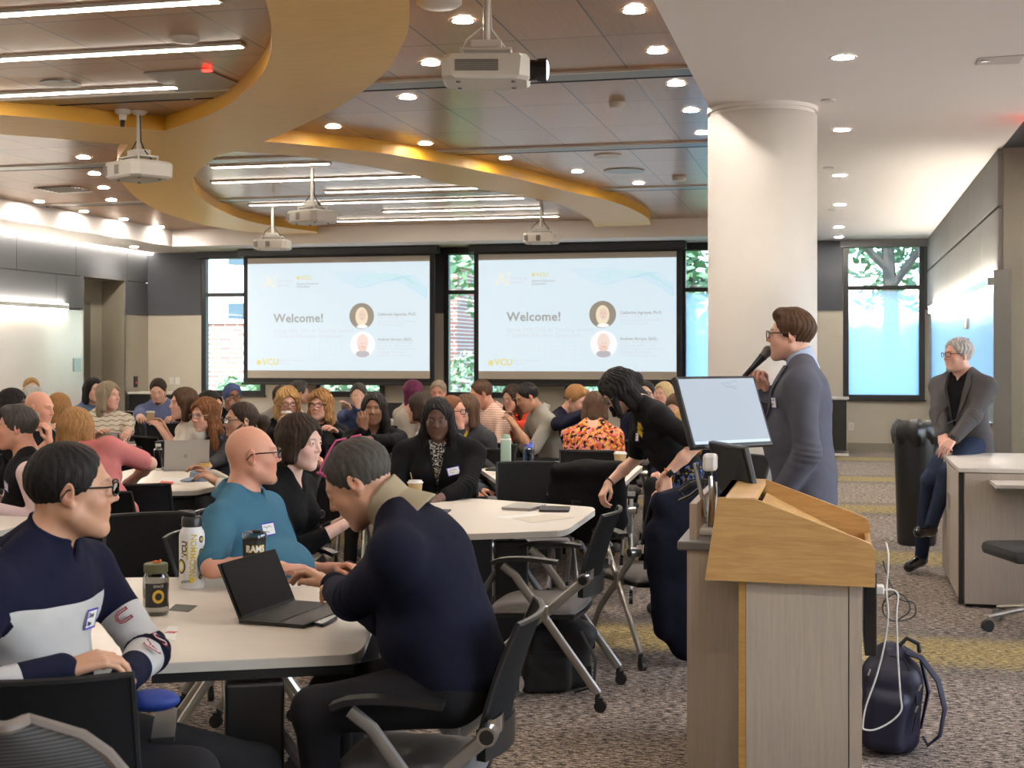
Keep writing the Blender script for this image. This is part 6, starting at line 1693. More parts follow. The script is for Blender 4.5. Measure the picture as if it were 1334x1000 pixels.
    # ---- name badge on the chest
    if badge:
        bx, bz, br = badge[:3]
        c, n_ = hit(bx, bz-.40, .003); up_ = Matrix(spine(bz)[1].tolist())@Vector((0, 0, 1)); up_ = (up_-n_*up_.dot(n_)).normalized(); sd_ = up_.cross(n_)
        Rb = Matrix((sd_, up_, n_)).transposed() @ Matrix.Rotation((br if br else 0)*D2R, 3, 'Z')
        b = mb(); b.box(c, (.040, .026, .0012), Rb); bo = b.build('name_badge', 'paper_white', body)
        f = mb()
        for sx_, sy_, hx_, hy_ in ((0, .024, .040, .0022), (0, -.024, .040, .0022), (-.038, 0, .0022, .026), (.038, 0, .0022, .026)):
            f.box(c+Rb@Vector((sx_, sy_, .0008)), (hx_, hy_, .0010), Rb)
        f.build('badge_border', 'ink_blue', bo)
        sc_ = mb(); rnd = random.Random(int(px))
        if len(badge) > 4:
            for j, (tx, sz) in enumerate(badge[4]): text_mesh(tx, sz, .0004, 'ink_black', bo, 'badge_writing', c+Rb@Vector((-.032, .004-.020*j, .0016)), Rb, shear=.25)
        else:
            for j in range(2):
                pts = [c+Rb@Vector((-.028+.0045*k, (.009-.018*j)+rnd.uniform(-.005, .005), .0018)) for k in range(11-3*j)]
                sc_.tube(pts, .0010, 4)
            sc_.build('badge_writing', 'ink_black', bo)
    info['body'] = body; info['arms'] = armpts; info['toh'] = toh; info['Rhm'] = Rhm; info['hz'] = hz
    return info
def on_wrist(I, key, m, dial=None, name='wristband', t=.94, r=.030):
    sh, E, W = I['arms'][key]; a = Vector((W-E).tolist()).normalized(); c = Vector((E+(W-E)*t).tolist())
    u = a.orthogonal().normalized(); v = a.cross(u)
    b = mb(); b.tube([c+u*r*math.cos(k*PI/8)+v*r*math.sin(k*PI/8) for k in range(16)], .005, 6, closed=True)
    o = b.build(name, m, I['body'], True)
    if dial:
        bk = Vector(I['hands'][key]['bk'].tolist()); bk = (bk-a*bk.dot(a)).normalized(); s = a.cross(bk)
        R = Matrix((s, a, bk)).transposed(); d_ = mb(); d_.box(c+bk*(r+.004), (.018, .021, .005), R, .004); d_.build('watch_face', dial, o)
    return o

# ================================================================== things on the tables
mat('bottle_white', (.76, .75, .74), .45); mat('lid_black', (.015, .015, .016), .35); mat('lid_olive', (.10, .10, .045), .6); mat('tag_orange', (.8, .18, .02), .5); mat('ink_gold', (.62, .46, .03), .5); mat('ink_brown', (.25, .12, .05), .6)
mat('cup_kraft', (.56, .38, .19), .75); mat('cup_lid', (.72, .70, .67), .5); mat('wood_stick', (.55, .40, .22), .7); mat('mint', (.38, .52, .42), .5); mat('mint_lid', (.26, .38, .28), .5); mat('lid_blue', (.10, .13, .60), .35)
mat('laptop_silver', (.42, .40, .38), .35, .6); mat('laptop_dark', (.035, .035, .038), .4, .4); mat('laptop_black', (.010, .010, .011), .45); mat('screen_off', (.004, .004, .005), .4, spec=.1); mat('keyboard', (.018, .018, .019), .6)
mat('phone_case', (.015, .016, .022), .35); mat('phone_glass', (.03, .035, .045), .08); mat('phone_gold', (.35, .28, .2), .4); mat('cap_denim', (.22, .28, .37), .9, noise=.2, bump=.3); mat('bowl_yellow', (.62, .42, .12), .5)
mat('paper_cream', (.66, .60, .50), .8); mat('card_dark', (.05, .055, .05), .4); mat('sticker_orange', (.85, .33, .06), .5); mat('tumbler', (.012, .012, .012), .42); mat('label_dark', (.02, .02, .02), .5); mat('label_yellow', (.75, .50, .05), .5); mat('flag_red', (.6, .08, .06), .6); mat('flag_blue', (.1, .15, .5), .6)
def on(px, py, z=TZ):
    p = P(px, py, z=z); p.z = z; return p
def wrap_text(body, size, m, parent, name, r, ang, z, vertical=False, tilt=0, bold=0):
    """lettering laid on a round body of radius r, centred at angle ang"""
    cu = bpy.data.curves.new(name, 'FONT'); cu.body = body; cu.size = size; cu.extrude = .0003; cu.align_x = 'CENTER'; cu.align_y = 'CENTER'; cu.offset = bold
    t = bpy.data.objects.new(name, cu); C.objects.link(t); dg = bpy.context.evaluated_depsgraph_get(); dg.update()
    me = bpy.data.meshes.new_from_object(t.evaluated_get(dg)); bpy.data.objects.remove(t); bpy.data.curves.remove(cu)
    for v in me.vertices:
        x, y = (v.co.x, v.co.y) if not vertical else (-v.co.y, v.co.x)
        if tilt: x, y = x*math.cos(tilt)-y*math.sin(tilt), x*math.sin(tilt)+y*math.cos(tilt)
        a = ang+x/r; rr = r+.0006+v.co.z; v.co = (rr*math.cos(a), rr*math.sin(a), z+y)
    me.materials.clear(); me.materials.append(M[m]); o = bpy.data.objects.new(name, me); C.objects.link(o); o.parent = parent; return o
def patch(parent, name, m, r, ang, z, w, h, shape='rect', off=.0004):
    def f(u, v):
        x, y = (u-.5)*w, (v-.5)*h
        if shape == 'disc': a = 2*PI*u; x, y = math.cos(a)*w/2*v, math.sin(a)*h/2*v
        t = ang+x/r; return ((r+off)*math.cos(t), (r+off)*math.sin(t), z+y)
    return mb().grid(f, 20 if shape == 'disc' else 6, 4).build(name, m, parent)
def camang(p): return math.atan2(-p.y, -p.x)      # direction from a thing to the camera
# white bottle with lettering
p = on(250, 765); t = empty('steel_bottle', tuple(p)); r = .0475; H_ = .232
mb().lathe([(.001, 0), (r-.004, 0), (r, .006), (r, H_-.035), (r-.003, H_-.022), (r-.012, H_-.006), (r-.013, H_)], n=36).build('bottle_body', 'bottle_white', t, True)
ld = mb().lathe([(r-.011, H_-.002), (r-.009, H_), (r-.009, H_+.028), (r-.013, H_+.036), (.001, H_+.036)], n=30).build('bottle_lid', 'lid_black', t, True)
mb().box((-.02, 0, H_+.045), (.036, .012, .009), Matrix.Rotation(8*D2R, 3, 'Y'), bev=.006).build('lid_handle', 'lid_black', ld, True)
a0 = camang(p)
wrap_text('UNCOMMON', .029, 'ink_gold', t, 'bottle_lettering', r, a0+.10, .116, True, -.06, .0005)
wrap_text('VCU', .030, 'ink_black', t, 'bottle_lettering', r, a0-.62, .150, True, 0, .0008); patch(t, 'sticker', 'ink_gold', r, a0-.38, .145, .007, .070)
patch(t, 'sticker', 'ink_black', r, a0-.95, .085, .042, .056, 'disc'); patch(t, 'sticker', 'ink_gold', r, a0-.95, .085, .032, .044, 'disc', .0009); patch(t, 'sticker', 'bottle_white', r, a0-.95, .085, .022, .030, 'disc', .0014)
wrap_text('unim', .020, 'ink_black', t, 'bottle_lettering', r, a0-.55, .030, False, .1); patch(t, 'sticker', 'ink_gold', r, a0-.02, .034, .018, .020, 'disc')
for (da, z, w) in ((.80, .185, .022), (.78, .140, .018), (.85, .100, .026), (.70, .045, .016)): patch(t, 'sticker', 'ink_black', r, a0+da, z, w, w*1.2, 'disc'); patch(t, 'sticker', 'ink_brown' if z == .100 else 'ink_gold', r, a0+da, z, w*.6, w*.7, 'disc', .0010)
tag(t, 'tall white bottle with gold UNCOMMON lettering and black lid', 'bottle')
# clear bottle with olive lid
p = on(203, 800); t = empty('plastic_bottle', tuple(p)); r = .043
mb().lathe([(.001, 0), (r-.004, 0), (r, .006), (r, .125), (r-.008, .140), (r-.009, .146)], n=32).build('bottle_body', 'clear_smoke', t, True)
ld = mb().lathe([(r-.006, .142), (r-.003, .144), (r-.003, .170), (r-.006, .173), (.001, .173)], n=30).build('bottle_lid', 'lid_olive', t, True)
mb().tube([(-.012, 0, .174), (0, .004, .179), (.012, 0, .176), (.02, -.004, .184)], .004, 6).build('lid_tag', 'tag_orange', ld, True)
a0 = camang(p); patch(t, 'label', 'label_dark', r, a0+.1, .070, .085, .080, off=.0006); patch(t, 'label_emblem', 'label_yellow', r, a0+.2, .066, .040, .045, 'disc', .0012); patch(t, 'label_emblem', 'label_dark', r, a0+.2, .066, .022, .025, 'disc', .0018)
wrap_text('SPACE', .012, 'bottle_white', t, 'label_lettering', r+.001, a0+.2, .100)
tag(t, 'short clear bottle with olive lid, dark label and orange tag', 'bottle')
# tumbler
p = on(331, 768); t = empty('tumbler', tuple(p)); t.scale = (1.06, 1.06, 1.22)
mb().lathe([(.001, 0), (.031, 0), (.034, .006), (.041, .150), (.042, .158)], n=32).build('tumbler_body', 'tumbler', t, True)
ld = mb().lathe([(.041, .156), (.044, .158), (.044, .170), (.040, .176), (.001, .172)], n=32).build('tumbler_lid', 'clear_smoke', t, True); mb().box((.012, 0, .178), (.016, .010, .005), bev=.004).build('lid_slider', 'lid_black', ld)
a0 = camang(p); wrap_text('RAMS', .027, 'ink_gold', t, 'tumbler_lettering', .0410, a0+.12, .128, False, 0, .0022); wrap_text('RAMS', .027, 'bottle_white', t, 'tumbler_lettering', .0416, a0+.12, .128, False, 0, .0004)
tag(t, 'black tumbler with RAMS lettering beside the bald man', 'tumbler')
def laptop(px, py, face, label, body='laptop_silver', w=.31, dp=.215, open_=108, z=TZ, screen='screen_off', dots=None, group=None, d=None):
    """open laptop, hinge away from its user; face = the way the screen looks"""
    p = on(px, py, z) if d is None else P(px, py, d=d); t = empty('laptop', (p.x, p.y, z), face_ang(p.x, p.y, face))
    # local +y = the way the screen looks (towards its user)
    bs = mb().box((0, dp/2, .007), (w/2, dp/2, .007), bev=.003).build('laptop_base', body, t)
    mb().box((0, dp*.36, .0146), (w*.43, dp*.24, .0008)).build('keyboard', 'keyboard', bs); mb().box((0, dp*.80, .0146), (w*.17, dp*.13, .0006)).build('touchpad', 'keyboard' if body != 'laptop_silver' else body, bs)
    R = Matrix.Rotation((90-open_+90-90)*D2R*-1*-1, 3, 'X')
    an = (open_-90)*D2R; up = Vector((0, -math.sin(an), math.cos(an))); nn = Vector((0, math.cos(an), math.sin(an))); R = Matrix((Vector((1, 0, 0)), nn, up)).transposed()
    c = Vector((0, 0, .012))+up*(dp/2)
    ld = mb().box(c, (w/2, .0035, dp/2), R, bev=.002).build('laptop_lid', body, t)
    mb().box(c+nn*.0040, (w/2-.006, .0006, dp/2-.008), R).build('laptop_screen', screen, ld)
    if dots:
        for (dx, dz, rr, m_, nm) in dots: mb().cyl(c-nn*.0036+up*dz-Vector((dx, 0, 0)), c-nn*.0044+up*dz-Vector((dx, 0, 0)), rr, n=24).build(nm, m_, ld)
    tag(t, label, 'laptop', group); return t
# black open laptop on the near table; its user sits at right
t = empty('laptop', (0, 0, TZ)); c0 = on(357, 811); c1 = on(324, 808)
def quadbox(name, m, A, B, Cc, Dd, th, parent):
    n = (B-A).cross(Dd-A).normalized(); return mb().add([A, B, Cc, Dd, A+n*th, B+n*th, Cc+n*th, Dd+n*th], [(3, 2, 1, 0), (4, 5, 6, 7), (0, 1, 5, 4), (1, 2, 6, 5), (2, 3, 7, 6), (3, 0, 4, 7)]).build(name, m, parent)
hA, hB = on(311, 812), on(383, 786)                 # hinge ends
kA, kB = on(396, 819), on(440, 797)                 # front ends of the base
kB = hB+(kA-hA)
cen = hA.copy(); t.location = cen; z_ = Vector((0, 0, .001))
bs = quadbox('laptop_base', 'laptop_black', hA-cen+z_, kA-cen+z_, kB-cen+z_, hB-cen+z_, .012, t)
ex = (hB-hA).normalized(); ey = (kA-hA).normalized(); Wl = (hB-hA).length; Dl = (kA-hA).length
q = lambda u, v, z: hA-cen+ex*Wl*u+ey*Dl*v+Vector((0, 0, z))
quadbox('keyboard', 'keyboard', q(.04, .12, .0135), q(.04, .60, .0135), q(.96, .60, .0135), q(.96, .12, .0135), .001, bs)
for i in range(5):
    for j in range(13):
        a = q(.055+j*.069, .135+i*.092, .0146); pass
lup = (Vector((0, 0, 1))*.90-ey*.42).normalized(); Hl = Dl*.80
ld = quadbox('laptop_lid', 'laptop_black', q(0, 0, .012), q(1, 0, .012), q(1, 0, .012)+lup*Hl, q(0, 0, .012)+lup*Hl, .005, t)
off = (ex.cross(lup)).normalized(); s_ = 1 if off.dot(ey) > 0 else -1
quadbox('laptop_screen', 'screen_off', q(.02, 0, .020)+off*s_*.0062, q(.98, 0, .020)+off*s_*.0062, q(.98, 0, .020)+lup*Hl*.95+off*s_*.0062, q(.02, 0, .020)+lup*Hl*.95+off*s_*.0062, .0004, ld)
tag(t, 'open black laptop on the nearest white table, screen dark', 'laptop')
def slab(name, corners, th, m, label, cat, z=TZ, bev=0, top=None, group=None, rr=.008):
    pts = [on(x, y, z) for x, y in corners]; c = sum(pts, Vector())/len(pts); poly = rounded([(p.x-c.x, p.y-c.y) for p in pts], rr, 3)
    o = mb().prism(poly, .0006, th).build(name, m, None, False, (c.x, c.y, z))
    if top: mb().prism([(x*.92, y*.92) for x, y in poly], th, th+.0008).build(top[1], top[0], o)
    tag(o, label, cat, group); return o
slab('phone', [(402, 813), (420, 817), (440, 806), (424, 801)], .010, 'phone_case', 'black phone lying on the near end of the black laptop', 'phone', top=('phone_glass', 'phone_screen'))
slab('phone', [(421, 783), (441, 783), (442, 775), (425, 776)], .012, 'phone_case', 'small dark blue phone near the elbow of the man in navy', 'phone', top=('phone_glass', 'phone_screen'))
slab('phone', [(369, 757), (421, 755), (422, 749), (372, 750)], .011, 'phone_gold', 'gold edged phone lying on white paper by the bald man', 'phone', z=TZ+.002, top=('phone_glass', 'phone_screen'))
slab('paper_sheet', [(358, 762), (375, 767), (432, 757), (410, 750)], .0016, 'paper_white', 'white sheet of paper under the gold edged phone', 'paper', rr=.002)
slab('card', [(219, 795), (246, 797), (257, 789), (229, 787)], .0018, 'card_dark', 'dark printed card on the near table beside the clear bottle', 'card', rr=.003)
o = slab('paper_sheet', [(213, 831), (228, 835), (232, 816), (219, 815)], .0016, 'paper_white', 'small white card with coloured marks at the edge by the fleece sleeve', 'card', rr=.002)
g = mb()
for k in range(3): g.box((-.012+.012*k, .0, .0022), (.004, .012, .0005))
g.build('printed_marks', 'flag_red', o)
def cup(px, py, label, s=1.0, z=TZ, d=None, stick=False, group='paper coffee cups', lid=True, H=.095):
    p = on(px, py, z) if d is None else P(px, py, d=d); t = empty('paper_cup', (p.x, p.y, p.z if d else z))
    mb().lathe([(.001, 0), (.027*s, 0), (.028*s, .004), (.0385*s, H*s)], n=24).build('cup_body', 'cup_kraft', t, True)
    if lid: mb().lathe([(.0385*s, H*s-.004), (.042*s, H*s-.003), (.042*s, H*s+.003), (.036*s, H*s+.006), (.034*s, H*s+.014), (.001, H*s+.014)], n=24).build('cup_lid', 'cup_lid', t, True)
    if stick: mb().box((-.02, 0, H+.03), (.0025, .001, .045), Matrix.Rotation(-14*D2R, 3, 'Y')).build('stir_stick', 'wood_stick', t)
    tag(t, label, 'cup', group); return t
cup(541, 652, 'paper cup with lid and wooden stirrer on the centre table', 1.15, stick=True)
slab('phone', [(562, 668), (582, 669), (588, 665), (568, 665)], .009, 'phone_case', 'small black phone in front of the woman with the coffee cup', 'phone')
slab('laptop_closed', [(653, 664), (690, 666), (712, 660), (672, 657.5)], .016, 'laptop_silver', 'closed silver laptop on the centre table', 'laptop', top=None)
slab('phone', [(702, 667), (741, 667.5), (743, 662), (703, 661.5)], .014, 'phone_case', 'long black phone case on the centre table beside the silver laptop', 'phone', rr=.02)
slab('paper_sheet', [(665, 675), (694, 681), (748, 674), (712, 670)], .0015, 'paper_cream', 'cream folded handout spread on the centre table', 'paper', rr=.002)
slab('paper_sheet', [(642, 674), (690, 678), (735, 674), (688, 669)], .0010, 'paper_white', 'flat white handout beneath the cream one', 'paper', rr=.002)
# mint square bottle, blue bottle
p = on(659, 611); t = empty('tall_bottle', tuple(p)); mb().box((0, 0, .110), (.037, .037, .110), Matrix.Rotation(.1, 3, 'Z'), bev=.010).build('bottle_body', 'mint', t, True)
mb().box((0, 0, .226), (.0375, .0375, .007), Matrix.Rotation(.1, 3, 'Z'), bev=.003).build('bottle_band', 'bottle_white', t, True)
mb().lathe([(.034, .232), (.033, .245), (.026, .262), (.001, .268)], n=24).build('bottle_lid', 'mint_lid', t, True); tag(t, 'square mint green bottle standing on a white table', 'bottle')
p = on(689, 614); t = empty('water_bottle', tuple(p)); mb().lathe([(.001, 0), (.036, 0), (.041, .008), (.041, .085), (.038, .095), (.041, .105), (.041, .165), (.030, .180), (.028, .185)], n=28).build('bottle_body', 'clear_blue', t, True)
mb().lathe([(.031, .180), (.032, .205), (.001, .206)], n=24).box((.018, 0, .208), (.014, .012, .014), bev=.005).build('bottle_lid', 'lid_blue', t, True); tag(t, 'clear blue water bottle with bright blue lid', 'bottle')
laptop(771, 604, 182, 'open silver laptop with an orange sticker on its lid', w=.36, dp=.25, open_=100, dots=((0, -.005, .030, 'sticker_orange', 'sticker'), (0, -.05, .018, 'bottle_white', 'sticker'), (-.14, .10, .012, 'ink_gold', 'sticker')))
slab('paper_sheet', [(640, 618), (672, 620), (690, 613), (655, 612)], .002, 'paper_cream', 'cream folder near the green bottle', 'paper', rr=.002)
slab('phone', [(632, 613), (650, 614), (652, 611), (636, 611)], .010, 'phone_case', 'black phone lying left of the mint green bottle', 'phone')
slab('napkin', [(724, 607), (740, 609), (744, 604), (730, 603)], .012, 'paper_white', 'crumpled white napkins by the laptop with the sticker', 'napkin', rr=.01)
slab('notebook', [(722, 619), (745, 620), (746, 614), (724, 613.5)], .012, 'paper_cream', 'small cream notebook by the jacket covered chair', 'notebook')
cup(808, 611, 'paper cup on the table behind the standing woman', 1.25)
# left tables
laptop(243, 613, 186, 'open silver laptop beside the blue cap', w=.33, dp=.225, open_=101, dots=((.01, -.01, .014, 'steel_dark', 'lid_emblem'),))
p = on(263, 626); t = empty('cap', (p.x, p.y, TZ), .3)
mb().lathe([(.075, 0), (.085, .02), (.080, .06), (.055, .085), (.001, .092)], n=28).build('crown', 'cap_denim', t, True)
mb().sheet(lambda u, v: ((-.06-.085*v)*math.cos((u-.5)*2.2), .11*math.sin((u-.5)*2.2)*(1+.3*v), .012-.006*v+.02*(1-v)), 10, 4, .004).build('brim', 'cap_denim', t, True)
mb().box((.078, 0, .03), (.006, .025, .012), bev=.004).build('strap', 'lid_black', t)
tag(t, 'faded blue denim cap lying on the white table at left', 'cap')
p = on(264, 612); mb_ = mb().lathe([(.001, 0), (.045, 0), (.062, .055), (.060, .056), (.043, .006), (.001, .006)], n=28).build('bowl', 'bowl_yellow', None, True, tuple(p)); tag(mb_, 'yellow brown bowl in front of the woman with long auburn hair', 'bowl')
p = on(206, 612); t = empty('plastic_bottle', tuple(p)); mb().lathe([(.001, 0), (.034, 0), (.036, .01), (.036, .15), (.020, .17), (.018, .18)], n=24).build('bottle_body', 'clear_plastic', t, True); mb().lathe([(.020, .178), (.021, .198), (.001, .199)], n=20).build('bottle_lid', 'cup_lid', t, True); tag(t, 'clear bottle at the elbow of the pink sweater', 'bottle')
slab('phone', [(205, 633), (222, 634), (226, 629), (210, 628)], .010, 'flag_red', 'small red and white leaflet near the blue cap', 'leaflet')
slab('paper_sheet', [(205, 628), (236, 631), (246, 623), (212, 621)], .0015, 'paper_white', 'white paper lying left of the blue cap', 'paper')
laptop(192, 570, 135, 'open grey laptop turned sideways on the table by the white shirted woman', 'laptop_dark', open_=112)
laptop(155, 561, 5, 'back of an open beige laptop in front of the striped sweater', 'laptop_silver', w=.33, open_=104)
laptop(118, 548, 20, 'far open silver laptop left of the striped sweater', 'laptop_silver', w=.30, d=13.6)
laptop(176, 545, 60, 'far open laptop standing in front of the man in the blue polo', 'laptop_silver', w=.30, d=13.4)
laptop(214, 552, 170, 'open black laptop behind the table, lid toward the camera', 'laptop_black', w=.32, d=13.0)
cup(196, 551, 'paper cup in front of the bearded man in the blue polo', 1.1, d=13.2)
p = on(174, 571); t = empty('plastic_bottle', tuple(p)); mb().lathe([(.001, 0), (.034, 0), (.036, .01), (.036, .13), (.026, .16)], n=20).build('bottle_body', 'clear_smoke', t, True); mb().lathe([(.028, .158), (.028, .185), (.001, .186)], n=20).build('bottle_lid', 'lid_black', t, True); tag(t, 'clear bottle with black lid beside the grey laptop', 'bottle')
slab('notebook', [(186, 563), (200, 565), (206, 560), (193, 559)], .01, 'lid_black', 'dark notebook on the table at far left', 'notebook')
# far centre
cup(456, 584, 'paper cup with white lid just above the grey haired man', 1.15)
cup(428, 586, 'paper cup with white lid beside the woman in black with dark hair', 1.0)
p = on(449, 546); t = empty('flask', (p.x, p.y, TZ)); mb().lathe([(.001, 0), (.042, 0), (.044, .01), (.044, .20), (.030, .225)], n=20).build('flask_body', 'lid_black', t, True); mb().lathe([(.032, .222), (.032, .255), (.001, .256)], n=18).build('flask_lid', 'plastic_grey', t, True); tag(t, 'black flask standing on the far table behind the curly haired women', 'flask')
laptop(512, 545, 170, 'far black laptop in front of the purple haired person', 'laptop_black', w=.36)

# ================================================================== bags and coats
def blob_obj(name, S, m, label, cat, noise=.004, f=14, loc=None):
    v, q = S.mesh(); n = fbm(v, f, 2.2)*noise+fbm(v, f*2.7, 5.)*noise*.4
    c = v.mean(0); dv = v-c; dv /= np.linalg.norm(dv, axis=1)[:, None]+1e-6; v = v+dv*n[:, None]
    base = np.array([c[0], c[1], v[:, 2].min()], F4); v = v-base
    o = np_obj(name, v, q, m); o.location = tuple(base)
    if label: tag(o, label, cat)
    return o
# navy backpack beside the lectern
mat('pack_navy', (.014, .013, .035), .55, noise=.15, nscale=200, bump=.2, bscale=500); mat('pack_strap', (.02, .02, .045), .7, noise=.1)
mat('pack_black', (.012, .012, .013), .75, noise=.2, nscale=200, bump=.3)
p = P(1168, 975, z=0); bxx, byy = p.x, p.y
S = Sdf(.007)
S.box((bxx-.02, byy+.02, .18), (.115, .145, .18), rotm('Y', 4), .07, .04); S.cone((bxx-.03, byy+.02, .30), (bxx-.025, byy+.02, .36), .10, .075, .05); S.box((bxx-.05, byy-.09, .14), (.085, .075, .12), rotm('Y', 6), .04, .02)
S.fn(lambda x, y, z: z-.004+0*x+0*y, (bxx-.4, byy-.4, -.2), (bxx+.4, byy+.4, .004), .01, True)
bpk = blob_obj('backpack', S, 'pack_navy', 'navy backpack standing on the carpet right of the lectern', 'backpack', .003); bo = bpk.location.copy()
B_ = lambda x, y, z: Vector((bxx+x, byy+y, z))-bo
s1 = mb().tube([B_(.04, -.02, .40), B_(.095, -.03, .385), B_(.16, -.05, .30), B_(.185, -.06, .19), B_(.165, -.06, .08), B_(.12, -.05, .035), B_(.10, -.04, .07)], [.03, .032, .034, .032, .026, .018, .012], 8, flat=.3); s1.build('shoulder_strap', 'pack_strap', bpk, True)
mb().tube([B_(.03, .08, .40), B_(.10, .08, .36), B_(.13, .09, .22), B_(.10, .08, .07)], [.03, .03, .028, .018], 8, flat=.3).build('shoulder_strap', 'pack_strap', bpk, True)
mb().tube([B_(.01, -.01, .425), B_(.04, 0, .455), B_(.085, 0, .435), B_(.09, 0, .40)], .012, 8, flat=.7).build('carry_handle', 'pack_black', bpk, True)
zp = mb(); zp.tube([B_(.055, -.135, .10), B_(.075, -.12, .20), B_(.065, -.10, .30), B_(.03, -.09, .385), B_(-.03, -.085, .40)], .0035, 6); zp.build('zip', 'lid_black', bpk, True)
for c in ((.085, -.125, .285), (.07, -.15, .205), (-.11, -.10, .33)): mb().box(B_(*c), (.004, .004, .014), Matrix.Rotation(.35, 3, 'Y'), bev=.002).build('zip_puller', 'chrome', bpk)
# charger and white cords hanging off the lectern
tp = P(1139, 767, d=4.75)
ch = mb().box((0, 0, 0), (.033, .03, .014), bev=.006).build('charger', 'plastic_white', None, False, tuple(tp)); tag(ch, 'white power adapter hanging at the lectern edge', 'charger')
cd = mb(); pts = [P(x, y, d=4.75)-tp for x, y in ((1152, 768), (1163, 768), (1170, 775), (1168, 800), (1170, 860), (1173, 905), (1174, 925), (1160, 940), (1140, 950), (1127, 950), (1124, 945), (1128, 920), (1142, 880), (1152, 840), (1157, 800), (1155, 770), (1157, 740), (1157, 720), (1154, 706))]
def smooth_pts(pts, n=5):
    out = []
    for i in range(len(pts)-1):
        p0 = pts[max(i-1, 0)]; p1 = pts[i]; p2 = pts[i+1]; p3 = pts[min(i+2, len(pts)-1)]
        for k in range(n): t = k/n; out.append(.5*((2*p1)+(-p0+p2)*t+(2*p0-5*p1+4*p2-p3)*t*t+(-p0+3*p1-3*p2+p3)*t**3))
    out.append(pts[-1]); return out
cd.tube(smooth_pts(pts), .0032, 6); cd.build('charger_cord', 'plastic_white', ch, True)
pts = [P(x, y, d=4.95) for x, y in ((1150, 730), (1158, 755), (1172, 780), (1190, 785), (1192, 800), (1180, 807), (1162, 808), (1151, 798), (1152, 783), (1166, 773), (1180, 778), (1185, 795), (1170, 807))]
cb = mb(); cb.tube(smooth_pts(pts), .0028, 6); co = cb.build('cable', 'plastic_black', None, True); tag(co, 'thin black cable looped in the air right of the lectern', 'cable')
# dark backpack on the floor behind the second chair
p = P(722, 905, z=0); S = Sdf(.009); x, y = p.x, p.y+.12
S.box((x-.02, y+.04, .15), (.16, .10, .15), rotm('Z', 20), .05, .04); S.box((x+.05, y+.04, .25), (.11, .09, .08), rotm('Y', 25), .04, .05); S.box((x-.05, y-.07, .09), (.12, .06, .09), rotm('Z', 12), .035, .02)
S.fn(lambda x, y, z: z-.004+0*x+0*y, (x-.5, y-.5, -.2), (x+.5, y+.5, .004), .01, True)
b2 = blob_obj('backpack', S, 'pack_black', 'black backpack on the carpet between the two nearest empty chairs', 'backpack', .006); bo = b2.location.copy(); q_ = lambda a, b_, c: Vector((x+a, y+b_, c))-bo
mb().tube([q_(.12, -.08, .30), q_(.20, -.12, .18), q_(.19, -.12, .05), q_(.10, -.13, .02)], .012, 6, flat=.4).build('shoulder_strap', 'pack_black', b2, True); mb().box(q_(.17, -.13, .12), (.012, .006, .03), bev=.003).build('strap_buckle', 'plastic_black', b2)
# white and orange knitted shoe/bag behind the navy sweater
# coat draped over a chair left of the lectern
p = P(858, 700, d=7.35); cx, cy = p.x, p.y
fv = face_ang(cx, cy, -150); Rz = np.array(Matrix.Rotation(fv, 3, 'Z'), F4)
cq = lambda a, b_, c: np.array([cx, cy, 0], F4)+Rz@np.array([a, b_, c], F4)
S = Sdf(.009)
S.cone(cq(-.17, -.315, .86), cq(.15, -.315, .88), .052, .055, .05)
S.ell(cq(0, -.30, .66), (.225, .12, .26), Matrix.Rotation(fv, 3, 'Z'), .06); S.ell(cq(.01, -.31, .33), (.185, .09, .30), Matrix.Rotation(fv, 3, 'Z'), .06)
S.cone(cq(-.18, -.28, .70), cq(-.15, -.30, .20), .06, .045, .05); S.cone(cq(.17, -.30, .75), cq(.14, -.33, .22), .06, .045, .05); S.cone(cq(.02, -.33, .90), cq(.0, -.35, .95), .055, .035, .05)
cloth_mat('coat_navy', (.008, .009, .018)); cloth_mat('coat_black', (.010, .010, .011))
blob_obj('coat', S, 'coat_navy', 'long navy coat draped over the chair left of the lectern', 'coat', .010, 13)
p = P(768, 640, d=9.15); cx, cy = p.x, p.y; fv = face_ang(cx, cy, 178); Rz = np.array(Matrix.Rotation(fv, 3, 'Z'), F4)
S = Sdf(.009); S.cone(cq(-.20, -.315, .865), cq(.20, -.315, .87), .05, .055, .05); S.ell(cq(0, -.29, .72), (.26, .085, .20), Matrix.Rotation(fv, 3, 'Z'), .06); S.ell(cq(.03, -.26, .55), (.23, .07, .16), Matrix.Rotation(fv, 3, 'Z'), .06)
blob_obj('jacket', S, 'coat_black', 'black jacket draped over the chair behind the centre table', 'jacket', .008, 13)
# handbag on a chair behind
p = P(440, 575, d=11.2); S = Sdf(.010); x, y, z0 = p.x, p.y, .46
S.ell((x, y, z0+.16), (.17, .09, .16), None, .05); S.ell((x, y, z0+.06), (.16, .10, .07), None, .04)
hb_ = blob_obj('handbag', S, 'pack_black', 'grey black leather handbag behind the woman in black', 'handbag', .006); bo = hb_.location.copy()
mb().tube([Vector((x-.10, y-.05, z0+.26))-bo, Vector((x-.06, y-.06, z0+.42))-bo, Vector((x+.05, y-.06, z0+.43))-bo, Vector((x+.10, y-.05, z0+.27))-bo], .009, 6).build('handle', 'pack_black', hb_, True)
# backpack on the seat behind near bottle
p = P(232, 672, d=7.0); S = Sdf(.009); x, y, z0 = p.x, p.y, .0

